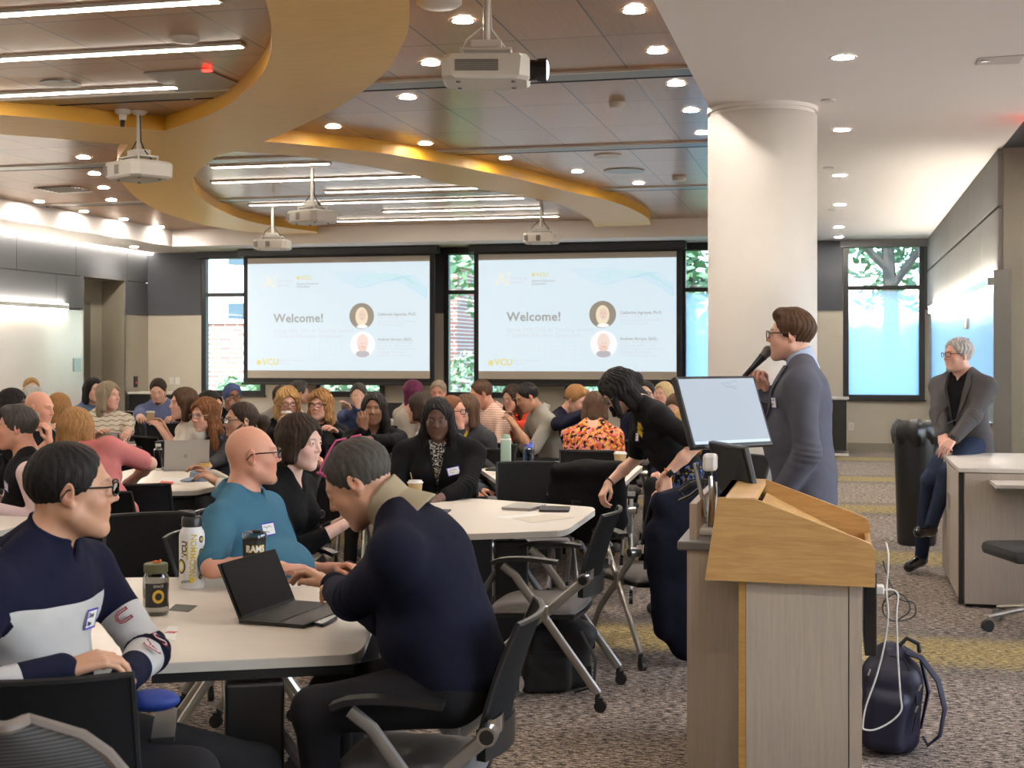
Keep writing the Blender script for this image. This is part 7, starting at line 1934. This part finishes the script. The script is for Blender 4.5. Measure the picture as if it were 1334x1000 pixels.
# ================================================================== everyone in the room
W_ = lambda x, y, d: ('w', *P(x, y, d=d))
PEOPLE = {}
def put(key, label, px, top, d, face=0, ch='auto', chl=None, chs=0, **k):
    I = person(label, px, top, d, face, **k); PEOPLE[key] = I
    if ch is not None:
        p = I['rw']; rz = I['ang'] if ch == 'auto' else face_ang(float(p[0]), float(p[1]), ch)
        chair(float(p[0])-math.sin(rz)*chs, float(p[1])+math.cos(rz)*chs, rz, chl or 'black mesh conference chair that seats the '+key)
    return I
# --- nearest table
put('man in the striped fleece', 'man with black hair and glasses in a navy and white colour block fleece', 95, 573, 3.5, 58, ch=None, skin='tan', hair='short', hcol='black', hyaw=31, lean=4, hunch=14, w=1.26, belly=.03,
    shirt='cloth_fleece_bands', sleeve=2.0, pat=True, collar=(.064, .070, .012), L=W_(163, 884, 3.42), Rr=W_(84, 872, 3.22), elbL=(-.9, .1, -.4), elbR=(.9, -.3, -.6), glasses=('glasses_black',), badge=(-.060, .315, -8, .142, [('Dexu', .020), ('Ohya', .016)]),
    legs=[W_(335, 1000, 3.85), W_(345, 1180, 3.9), W_(250, 1010, 3.35), W_(262, 1230, 3.4)], res=.0038, neckf=.01)
put('man in the navy sweater', 'grey haired man in a navy sweater with pink glasses pushed up on his head', 466, 577, 4.0, -104, ch=-100, chs=.085, skin='tan', hair='short', hcol='darkgrey', hpitch=34, lean=9, hunch=24, w=1.34, belly=.05, arm=1.12,
    shirt='cloth_khaki', jacket='cloth_navy', jopen=0, lapel=False, collar=(.070, .108, .02), sleeve=2, L=W_(438, 768, 4.25), Rr=W_(430, 760, 4.5), elbL=(-.2, .55, -1), elbR=(.2, .5, -1), glasses=('glasses_pink', 'up'),
    legs=[W_(410, 925, 3.85), W_(430, 1100, 3.9), W_(430, 900, 4.3), W_(445, 1060, 4.3)], res=.0038)
put('bald man in the blue polo', 'bald man with black glasses in a teal blue polo, leaning back', 330, 551, 5.6, 66, skin='ruddy', hair='bald', hyaw=26, hpitch=-2, lean=-9, hunch=8, w=1.34, belly=.12, shirt='cloth_teal', sleeve=.88, collar=(.074, .045, .025),
    Rr=W_(366, 739, 5.22), L=W_(440, 740, 5.6), elbR=(.9, -.9, .05), arm=1.05, curlR=.35, glasses=('glasses_black',), beard=('goatee', 'goatee'), badge=(.07, .34, 0), res=.004, palmR=(.1, 0, -1), headtall=1.02)
put('woman in the black blazer', 'dark haired woman in a black blazer looking sideways to the right', 392, 540, 6.3, 62, skin='pale', hair='bob', hcol='darkbrown', hyaw=-6, hpitch=6, lean=8, hunch=10, w=1.05, bust=1, belly=.03, shirt='cloth_black', sleeve=1.6, vneck=.10,
    Rr=W_(446, 684, 6.2), L=W_(452, 676, 6.5), elbR=(.4, -.3, -.9), res=.0042)
put('woman in the black cardigan', 'woman with long dark braids in a black cardigan over a speckled blouse', 570, 518, 8.4, -6, skin='dark', hair='braids', hcol='black', hyaw=0, hpitch=12, lean=10, hunch=8, w=1.22, bust=1.4, belly=.04, shirt='cloth_speckled', jacket='cloth_black', jopen=.10, lapel=False, sleeve=1, jsleeve=1.65,
    Rr=W_(548, 650, 8.15), L=W_(568, 651, 8.10), elbL=(-1, -.2, -.5), elbR=(1, -.3, -.5), curlR=.6, curlL=.5, badge=(-.105, .35, 6), res=.005)
# --- presenter side
I = put('speaker', 'man in a blue grey blazer and glasses speaking into a microphone', 1029, 402, 6.3, -91, ch=None, pose='stand', hz=.95, skin='pink', hair='full', hcol='brown', hyaw=0, hpitch=0, lean=0, hunch=4, w=1.12, belly=.05, shirt='cloth_lightblue', collar=(.058, .085, .010), hk=.95, jacket='cloth_bluegrey', jopen=.22, jskirt=.19,
    sleeve=2, Rr=W_(994, 512, 6.42), L=W_(1012, 650, 6.12), elbR=(.7, -.5, -.9), elbL=(-.3, -1, -.2), palmR=(-.25, .18, 1, -.9, .3, .1), curlR=1.05, glasses=('glasses_brown',), badge=(-.128, .33, 0), pants='cloth_charcoal', res=.004, shoes='shoe_black')
# microphone in his hand
A = P(969, 491, d=6.36); B = P(997, 461, d=6.36); dr_ = (B-A).normalized()
mic = empty('microphone', tuple(A)); mat('mic_black', (.012, .012, .013), .35, .3); mat('mic_grille', (.20, .19, .19), .45, .8, bump=1, bscale=1500)
mb().tube([Vector(), dr_*(B-A).length*.45, dr_*(B-A).length*.80, dr_*(B-A).length*.90], [.012, .0135, .018, .021], 14).build('microphone_body', 'mic_black', mic, True)
S = Sdf(.003); c = A+dr_*((B-A).length+.012); S.cone(tuple(c-dr_*.016), tuple(c+dr_*.006), .021, .026, .01); v, q = S.mesh(); np_obj('microphone_grille', v-np.array(A, F4), q, 'mic_grille', mic)
tag(mic, 'black handheld microphone with grey grille at the speaker mouth', 'microphone')
I = put('man in the grey blazer', 'smiling grey haired man in a grey blazer and jeans perched on the desk', 1247, 440, 10.15, -30, ch=None, hz=.97, skin='pink', hair='messy', hcol='silver', hyaw=-24, lean=3, hunch=8, w=1.12, belly=.03, shirt='cloth_black', vneck=.07, jacket='cloth_jacketgrey', jopen=.25, jskirt=.12,
    Rr=W_(1228, 577, 9.85), L=W_(1240, 574, 9.80), elbR=(.9, -.2, -.7), elbL=(-.9, -.2, -.7), palmR=(-.5, .2, -1), palmL=(.5, .1, -1), glasses=('glasses_brown',), beard=('goatee', 'silver'), pants='cloth_jeans', shoes='shoe_black',
    legs=[W_(1234, 616, 9.72), W_(1214, 682, 9.80), W_(1212, 626, 9.90), W_(1200, 722, 10.1)], res=.0052)
on_wrist(I, 'L', 'strap_red', name='watch_strap', dial='watch_black', t=.96)
I = put('standing woman', 'standing woman with wavy black hair in a black top bending over a chair', 806, 485, 8.35, -74, ch=None, pose='stand', hz=.92, skin='light', hair='leanlong', hcol='black', hpitch=42, lean=22, hunch=24, w=1.10, bust=1, belly=.04, shirt='cloth_bird_print', sleeve=.85, vneck=.05,
    L=W_(868, 618, 8.05), Rr=W_(792, 630, 8.55), elbL=(-.5, -1, .1), elbR=(.3, -.3, -.8), curlL=.35, curlR=.7, palmL=(.1, 0, -1, 1, 0, -.1), palmR=(-.3, .5, -.8, 0, -.6, -.8), glasses=('glasses_metal',), badge=(-.07, .36, 6), pants='cloth_floral_dark', res=.0046)
on_wrist(I, 'L', 'strap_orange', name='watch_strap', dial='watch_black', t=.93); on_wrist(I, 'R', 'rubber', name='bracelet', t=.93)
# gold leaf print on her shoulder
g = mb(); rnd = random.Random(8)
for (zz, xx) in ((.40, -.13), (.385, -.12), (.37, -.10), (.395, -.10), (.30, -.09), (.285, -.085), (.41, -.115)):
    p_ = I['T'](xx, .125, zz)
    for k in range(5):
        a = rnd.uniform(0, 2*PI); d_ = Vector((math.cos(a)*.3, .02, math.sin(a))).normalized(); c = Vector(p_.tolist()); g.tube([c, c+d_*.022, c+d_*.042], [.003, .007, .001], 5, flat=.4)
g.build('gold_leaf_print', 'ink_gold', I['body'])

# --- left tables
put('man in the black vest', 'grey haired man in a black vest over a pink shirt at the left edge', 20, 528, 7.8, -88, ch=-88, skin='ruddy', hair='full', hcol='darkgrey', hyaw=-4, lean=6, w=1.42, belly=.06, shirt='cloth_black', sleeve=0, jacket=None, Rr=W_(-30, 640, 7.7), L=W_(-4, 664, 7.5), elbL=(-.2, -1, -.5), badge=(-.09, .33, -15), res=.0055)
PEOPLE['man in the black vest']['body'].name = 'person'
I = PEOPLE['man in the black vest']
def sleeves(I, m, w=1.1, res=.006, g=.014, name='sleeve'):
    for key in 'LR':
        sh, E, W = I['arms'][key]; G = Sdf(res); G.cone(sh, E, .052*w+g, .042+g, .03); G.cone(E, E+(W-E)*.95, .044+g, .030+g, .03); v, q = G.mesh()
        ax = (W-sh)/np.linalg.norm(W-sh); dd = np.linalg.norm(v-E, axis=1); cr = np.exp(-(dd/.09)**2)*.004*np.sin(((v-E)@ax)*170); dv = v-(sh+W)/2; dv /= np.linalg.norm(dv, axis=1)[:, None]; v = v+dv*(cr+fbm(v, 18, 1.)*.003)[:, None]
        np_obj(name, v, q, m, I['body'])
sleeves(I, 'cloth_pinkshirt', 1.15)
put('bald bearded man', 'bald man with a short grey beard resting his chin on his hand', 52, 508, 9.6, 48, skin='ruddy', hair='bald', hyaw=10, hpitch=8, lean=14, w=1.12, belly=.04, shirt='cloth_black', sleeve=.9, beard=('full', 'beardgrey'), Rr=W_(64, 574, 9.3), L=W_(75, 600, 9.3), elbR=(.4, .2, -1), palmR=(.2, .1, 1, .2, -.6, 0), curlR=.9, res=.0055)
put('woman in black at far left', 'woman with straight black hair behind the bald bearded man', 18, 506, 10.8, 75, skin='dark', hair='bob', hcol='black', hyaw=0, bust=1, shirt='cloth_black', glasses=('glasses_metal',))
put('grey haired man behind the bald man', 'man with short grey hair half hidden behind the bald bearded man', 43, 500, 12.2, 140, skin='light', hair='short', hcol='silver', shirt='cloth_slategrey')
put('blond person by the whiteboard', 'blond person at far left with short hair near the whiteboard', 41, 491, 14.6, 10, skin='pink', hair='short', hcol='blond', shirt='cloth_greysweater')
put('person in the zebra top', 'person in a black and white zebra top behind the pink sweater', 78, 512, 11.6, 150, skin='light', hair='bob', hcol='honey', shirt='cloth_zebra', sleeve=1.5)
put('woman in the pink sweater', 'woman with honey blond hair in a pink short sleeved sweater, seen from behind', 100, 531, 7.8, 158, skin='pink', hair='lob', hcol='honey', lean=14, slean=-36, w=1.12, bust=1, shirt='cloth_pink', sleeve=.78, Rr=W_(176, 622, 8.1), L=W_(130, 625, 8.3), elbR=(1, -.1, .1), res=.005)
put('woman in the denim jacket', 'woman with dark hair in a denim jacket at the back near the niche', 122, 492, 14, 25, skin='light', hair='lob', hcol='black', shirt='cloth_denim', bust=1)
put('woman in the striped sweater', 'laughing woman with grey blond hair in a cream sweater with wavy stripes', 142, 497, 12.3, 18, skin='pink', hair='lob', hcol='greyblond', hyaw=-30*-1, w=1.15, bust=1.2, shirt='cloth_knit_waves', sleeve=1.2, badge=(-.03, .30, 0), Rr=W_(125, 567, 11.9), L=W_(165, 566, 11.9), res=.006)
put('bearded man in the blue polo', 'bearded man in a dusty blue polo looking down at far left', 206, 493.5, 13.8, -12, skin='light', hair='short', hcol='darkbrown', hpitch=22, lean=8, w=1.12, shirt='cloth_poloblue', sleeve=.9, collar=(.066, .045, .02), beard=('full', 'beardbrown'), badge=(.075, .33, 0), Rr=W_(183, 545, 13.3), L=W_(222, 546, 13.3))
put('woman in the white tee', 'brown haired woman in a white tee in profile at the grey laptop', 238, 505, 11.0, -70, skin='pink', hair='lob', hcol='brown', lean=8, bust=1, shirt='cloth_offwhite', sleeve=.85, L=W_(214, 565, 11.0), Rr=W_(216, 562, 11.3), glasses=None, res=.0065)
put('woman with black hair and glasses', 'woman with black hair and glasses behind the auburn haired woman', 275, 509, 11.4, 55, skin='tan', hair='bob', hcol='black', bust=1, shirt='cloth_lavender', glasses=('glasses_metal',))
put('woman in the blue headscarf', 'woman in a blue patterned headscarf resting her chin on her hand', 303, 499, 13.0, 15, skin='brown', hair='scarf', hcol='black', bust=1, shirt='cloth_black', sleeve=2, Rr=W_(302, 537, 12.7), elbR=(.5, .2, -1), glasses=('glasses_black',), palmR=(0, .1, 1, .2, -.6, 0), curlR=.8)
put('woman with long auburn hair', 'smiling woman with glasses and long wavy auburn hair', 266, 519, 10.9, -32, skin='pink', hair='wavy', hcol='auburn', hyaw=-14, hpitch=4, lean=8, bust=1, shirt='cloth_charcoal', sleeve=2, glasses=('glasses_metal',), Rr=W_(246, 610, 10.35), L=W_(268, 609, 10.3), badge=None, hk=1.07, res=.005)
put('man with the ponytail', 'man with dark slicked hair and beard in a cream shirt, turned left', 313, 522, 8.7, -62, skin='tan', hair='pony', hcol='darkbrown', hyaw=-8, lean=14, w=1.05, shirt='cloth_offwhite', sleeve=1.9, beard=('full', 'beardbrown'), glasses=('glasses_black',), L=W_(284, 628, 8.6), Rr=W_(272, 618, 8.9), elbL=(-.6, -.4, -.9), res=.005)
# --- far centre
put('person in the grey sweater', 'balding person in a grey sweater seen from behind under the left screen', 366, 500, 13.6, 165, skin='brown', hair='buzz', hcol='darkbrown', shirt='cloth_greysweater', w=1.1)
put('grey haired man in pink shirt', 'man with dark grey hair and pale pink shirt turned to the right', 390, 496, 14.6, 105, skin='tan', hair='full', hcol='darkgrey', shirt='cloth_pinkshirt')
I = put('woman drinking coffee', 'woman with curly blond hair and glasses drinking from a paper cup', 375, 505.5, 11.6, 8, skin='pink', hair='curly', hcol='blond', hpitch=6, lean=6, bust=1, shirt='cloth_black', sleeve=2, glasses=('glasses_black',), Rr=W_(370, 560, 11.15), L=W_(400, 590, 11.2), elbR=(.8, .1, -1), palmR=(.3, .2, 1, -.6, 1, 0), curlR=.9, res=.006)
cp_ = P(373, 550, d=11.18); t = cup(0, 0, 'paper cup held to the mouth of the curly blond woman', 1.05, d=None); t.location = (cp_.x, cp_.y, cp_.z-.02); t['group'] = 'paper coffee cups'
put('woman with reddish hair', 'woman with reddish blond hair and dark glasses in a black jacket', 417, 508, 11.5, -15, skin='pink', hair='curly', hcol='honey', hyaw=-10, bust=1, shirt='cloth_black', sleeve=2, glasses=('glasses_black',), L=W_(439, 563, 11.1), Rr=W_(410, 595, 11.1), elbL=(-.8, .1, -.8), res=.006)
put('woman with long black hair', 'smiling woman with long black hair and a black top, chin on her hand', 487, 511, 10.5, -8, skin='brown', hair='long', hcol='black', lean=8, bust=1.2, w=1.08, shirt='cloth_black', sleeve=1.9, vneck=.10, Rr=W_(474, 558, 10.2), L=W_(478, 572, 10.0), elbR=(.8, .1, -1), elbL=(-1, -.2, -.5), palmR=(0, .2, 1, .2, -.8, 0), curlR=.9, badge=(.06, .30, 0), res=.006)
put('man with hand on his face', 'man in a blue shirt covering his face with one hand', 467, 498.5, 14, -10, skin='light', hair='short', hcol='darkgrey', hpitch=12, lean=8, shirt='cloth_denimshirt', sleeve=1.9, Rr=W_(468, 529, 13.6), L=W_(457, 533, 13.7), palmR=(.1, .1, 1, 0, -1, 0), curlR=.3, elbR=(.5, .2, -1))
put('purple haired person', 'person with long purple hair and a cream top turned away', 540, 495, 14.3, 130, skin='pink', hair='lob', hcol='purple', bust=1, shirt='cloth_beige', sleeve=2)
put('man with sandy hair', 'man with short sandy grey hair between the two screens', 571, 495, 14.4, -10, skin='ruddy', hair='short', hcol='greyblond', hpitch=14, shirt='cloth_greysweater', w=1.1)
put('woman in the marbled shirt', 'woman with short dark hair in a marbled grey shirt, in profile', 547, 511, 10.9, -105, skin='light', hair='bob', hcol='darkbrown', bust=1, w=1.1, lean=10, shirt='cloth_marble', sleeve=1.9, L=W_(502, 582, 10.7), Rr=W_(508, 578, 11.0), elbL=(-.6, -.5, -.9), res=.0065)
put('man with red brown hair', 'man with glasses and reddish brown hair half hidden by the braided woman', 590, 514, 10.0, 60, skin='ruddy', hair='short', hcol='redbrown', shirt='cloth_slategrey', glasses=('glasses_black',))
put('woman in yellow', 'woman with brown hair and glasses in a black cardigan over yellow', 606, 513.5, 10.8, -40, skin='pink', hair='lob', hcol='brown', bust=1, shirt='cloth_yellow', jacket='cloth_charcoal', jopen=.08, lapel=False, sleeve=1, glasses=('glasses_black',), Rr=W_(600, 558, 10.5), L=W_(625, 600, 10.5), palmR=(0, .1, 1, .1, -.8, 0), elbR=(.6, .1, -1), curlR=.7, res=.0065)
put('man in the salmon shirt', 'broad man in a salmon striped shirt facing left, looking down', 626, 495, 12.2, -62, skin='ruddy', hair='short', hcol='brown', hpitch=16, hyaw=-14, lean=10, w=1.20, belly=.07, shirt='cloth_salmon_stripe', sleeve=1.95, collar=(.07, .045, .02), badge=(-.05, .33, 0), L=W_(618, 580, 11.8), Rr=W_(610, 575, 12.1), res=.0065)
put('woman in the red jacket', 'woman with dark hair and glasses in a bright red jacket', 667, 501.5, 13.1, -42, skin='light', hair='long', hcol='darkbrown', hpitch=14, bust=1, shirt='cloth_black', jacket='cloth_red', jopen=.06, sleeve=1, glasses=('glasses_metal',), L=W_(665, 556, 12.4), Rr=W_(660, 555, 12.5), badge=(.06, .33, 0))
put('man in the grey polo', 'black haired man in a grey polo bending towards the left', 686, 500, 11.9, -70, skin='tan', hair='short', hcol='black', hpitch=26, lean=16, w=1.05, shirt='cloth_greypolo', sleeve=.9, collar=(.064, .045, .02), L=W_(672, 556, 11.8), Rr=W_(668, 552, 12.1), elbL=(-.5, -.4, -.9))
put('curly blond person in navy', 'person with curly blond hair in a navy blazer leaning to the right', 751, 503.6, 12.0, 55, skin='pink', hair='full', hcol='honey', hpitch=26, lean=14, w=1.12, shirt='cloth_white', jacket='cloth_navy', jopen=.1, Rr=W_(765, 538, 11.6), L=W_(740, 560, 11.7), elbR=(1, -.2, -.3))
put('person in the orange print', 'person in a black, orange and pink print top behind the standing woman', 776, 512, 10.9, 172, skin='light', hair='bob', hcol='brown', hpitch=20, lean=10, bust=1, shirt='cloth_ikat', sleeve=2, res=.0065)
put('man in the face mask', 'black haired man with glasses and a white face mask', 841, 495, 12.8, -8, skin='light', hair='short', hcol='black', shirt='cloth_navy', mask=True, glasses=('glasses_black',), w=1.05)
put('blond woman at the back', 'woman with straight pale blond hair behind the masked man', 864, 497.5, 14.4, -35, skin='pink', hair='lob', hcol='paleblond', bust=1, shirt='cloth_lavender')
put('woman with the hair bun', 'woman with brown tied back hair beside the monitor edge, looking down', 880, 514, 11.6, -20, skin='pink', hair='bun', hcol='brown', hpitch=26, bust=1, shirt='cloth_navy', sleeve=2)
put('woman with long blond hair', 'woman with long blond hair in a cream floral top, bending left of the monitor', 892, 534, 9.6, -55, skin='pink', hair='long', hcol='blond', hpitch=34, lean=20, bust=1, shirt='cloth_floral_cream', sleeve=2, jacket='cloth_navy', jopen=.12, lapel=False, L=W_(878, 640, 9.3), Rr=W_(868, 640, 9.6), res=.006)

# sleeve lettering on the fleece
I = PEOPLE['man in the striped fleece']; mat('thread_maroon', (.22, .02, .035), .7)
sh, E, Wt = I['arms']['L']
Rzm = Matrix.Rotation(I['ang'], 3, 'Z'); toc = Rzm.inverted()@(Vector((0, 0, EYE))-Vector(I['rw'].tolist()))
for ch_, a_, b_, t_, sz, dr in (('U', sh, E, .62, .055, 0), ('S', E, Wt, .16, .070, 0), ('A', E, Wt, .46, .070, 0)):
    a_ = Vector(a_.tolist()); b_ = Vector(b_.tolist()); c = a_.lerp(b_, t_); ax = (b_-a_).normalized(); vw = (toc-c).normalized(); nrm = (vw-ax*vw.dot(ax)).normalized(); sd = ax.cross(nrm)
    R = Matrix((ax, nrm.cross(ax), nrm)).transposed()
    rad = .066 if a_ == Vector(sh.tolist()) else .060
    o = text_mesh(ch_, sz, .0006, 'thread_maroon', I['body'], 'sleeve_letter', c+nrm*rad-ax*.02-(nrm.cross(ax))*sz*.35, R, bold=.002)
    o2 = text_mesh(ch_, sz, .0006, 'cloth_white', o, 'letter_fill', c+nrm*(rad+.0012)-ax*.02-(nrm.cross(ax))*sz*.35, R, bold=-.0022)

# --- empty chairs and the near corner
chair_px(70, 3.40, 173, 'black mesh chair the man in the striped fleece sits on')
chair_px(716, 6.5, -103, 'empty black mesh chair in the aisle, second from the camera')
chair_px(693, 8.95, 6, 'empty chair whose plain back shows above the centre table edge')
chair_px(770, 9.15, 178, 'chair wearing the black jacket beside the standing woman')
chair_px(858, 7.35, -150, 'chair hidden under the long navy coat')
chair_px(182, 8.0, 172, 'empty black mesh chair behind the fleece man, with a chrome pivot')
chair_px(205, 6.0, 5, 'empty black mesh chair beyond the near table, behind the white bottle')
chair_px(718, 12.3, 178, 'empty far chair just left of the laptop with the orange sticker')
chair_px(800, 11.9, 176, 'far chair back between the stickered laptop and the standing woman')
chair_px(632, 10.9, 176, 'empty chair behind the green bottle')
chair_px(525, 9.9, 176, 'black chair back left of the woman in the black cardigan')
chair_px(150, 11.0, 178, 'chair back right behind the pink sweater woman')
chair_px(228, 12.3, 120, 'black chair between the grey laptop and the bearded man')
# rounded mesh chair at the bottom left corner
p = P(-48, 990, d=2.50)
t = empty('round_back_chair', (p.x-.02, p.y+.24, 0), face_ang(p.x, p.y, 170))
def rb_(u, v):
    a = (2*u-1); hw = .235*math.sqrt(max(0.02, 1-max(0, (v-.35)/.65)**2.6)); return (a*hw, -.26-.06*v+.05*a*a, .52+.435*v)
bk_ = mb().sheet(rb_, 18, 12, .006).build('backrest', 'mesh_weave', t, True)
rim_ = [rb_(0, j/12) for j in range(13)]+[rb_(i/18, 1) for i in range(1, 18)]+[rb_(1, 1-j/12) for j in range(13)]
mb().tube(rim_, .013, 8).build('backrest_rim', 'rim_brown', bk_, True)
mb().box((0, .02, .45), (.23, .22, .035), bev=.03).build('seat', 'seat_dark', t, True); mb().cyl((0, 0, .12), (0, 0, .42), .03).build('gas_column', 'steel_dark', t, True); mb().box((0, -.2, .47), (.04, .08, .03), bev=.01).build('back_arm', 'plastic_black', t)
for k in range(5):
    a = 2*PI*k/5; lg = mb().tube([(0, 0, .12), (.30*math.cos(a), .30*math.sin(a), .08)], [.025, .016], 8).build('base_leg', 'plastic_black', t, True); mb().cyl((.30*math.cos(a)-.014, .30*math.sin(a), .03), (.30*math.cos(a)+.014, .30*math.sin(a), .03), .03).build('caster', 'rubber', lg, True)
tag(t, 'chair with a rounded dark mesh back and brown rim in the bottom left corner', 'chair')
# blue padded pouch on the fleece man's lap
p = P(198, 912, d=3.42); S = Sdf(.004); S.ell(tuple(p), (.070, .045, .028), Matrix.Rotation(.3, 3, 'Z'), .01)
mat('pouch_blue', (.006, .03, .20), .6); blob_obj('pouch', S, 'pouch_blue', 'blue pouch on the arm of the nearest chair', 'pouch', .002)
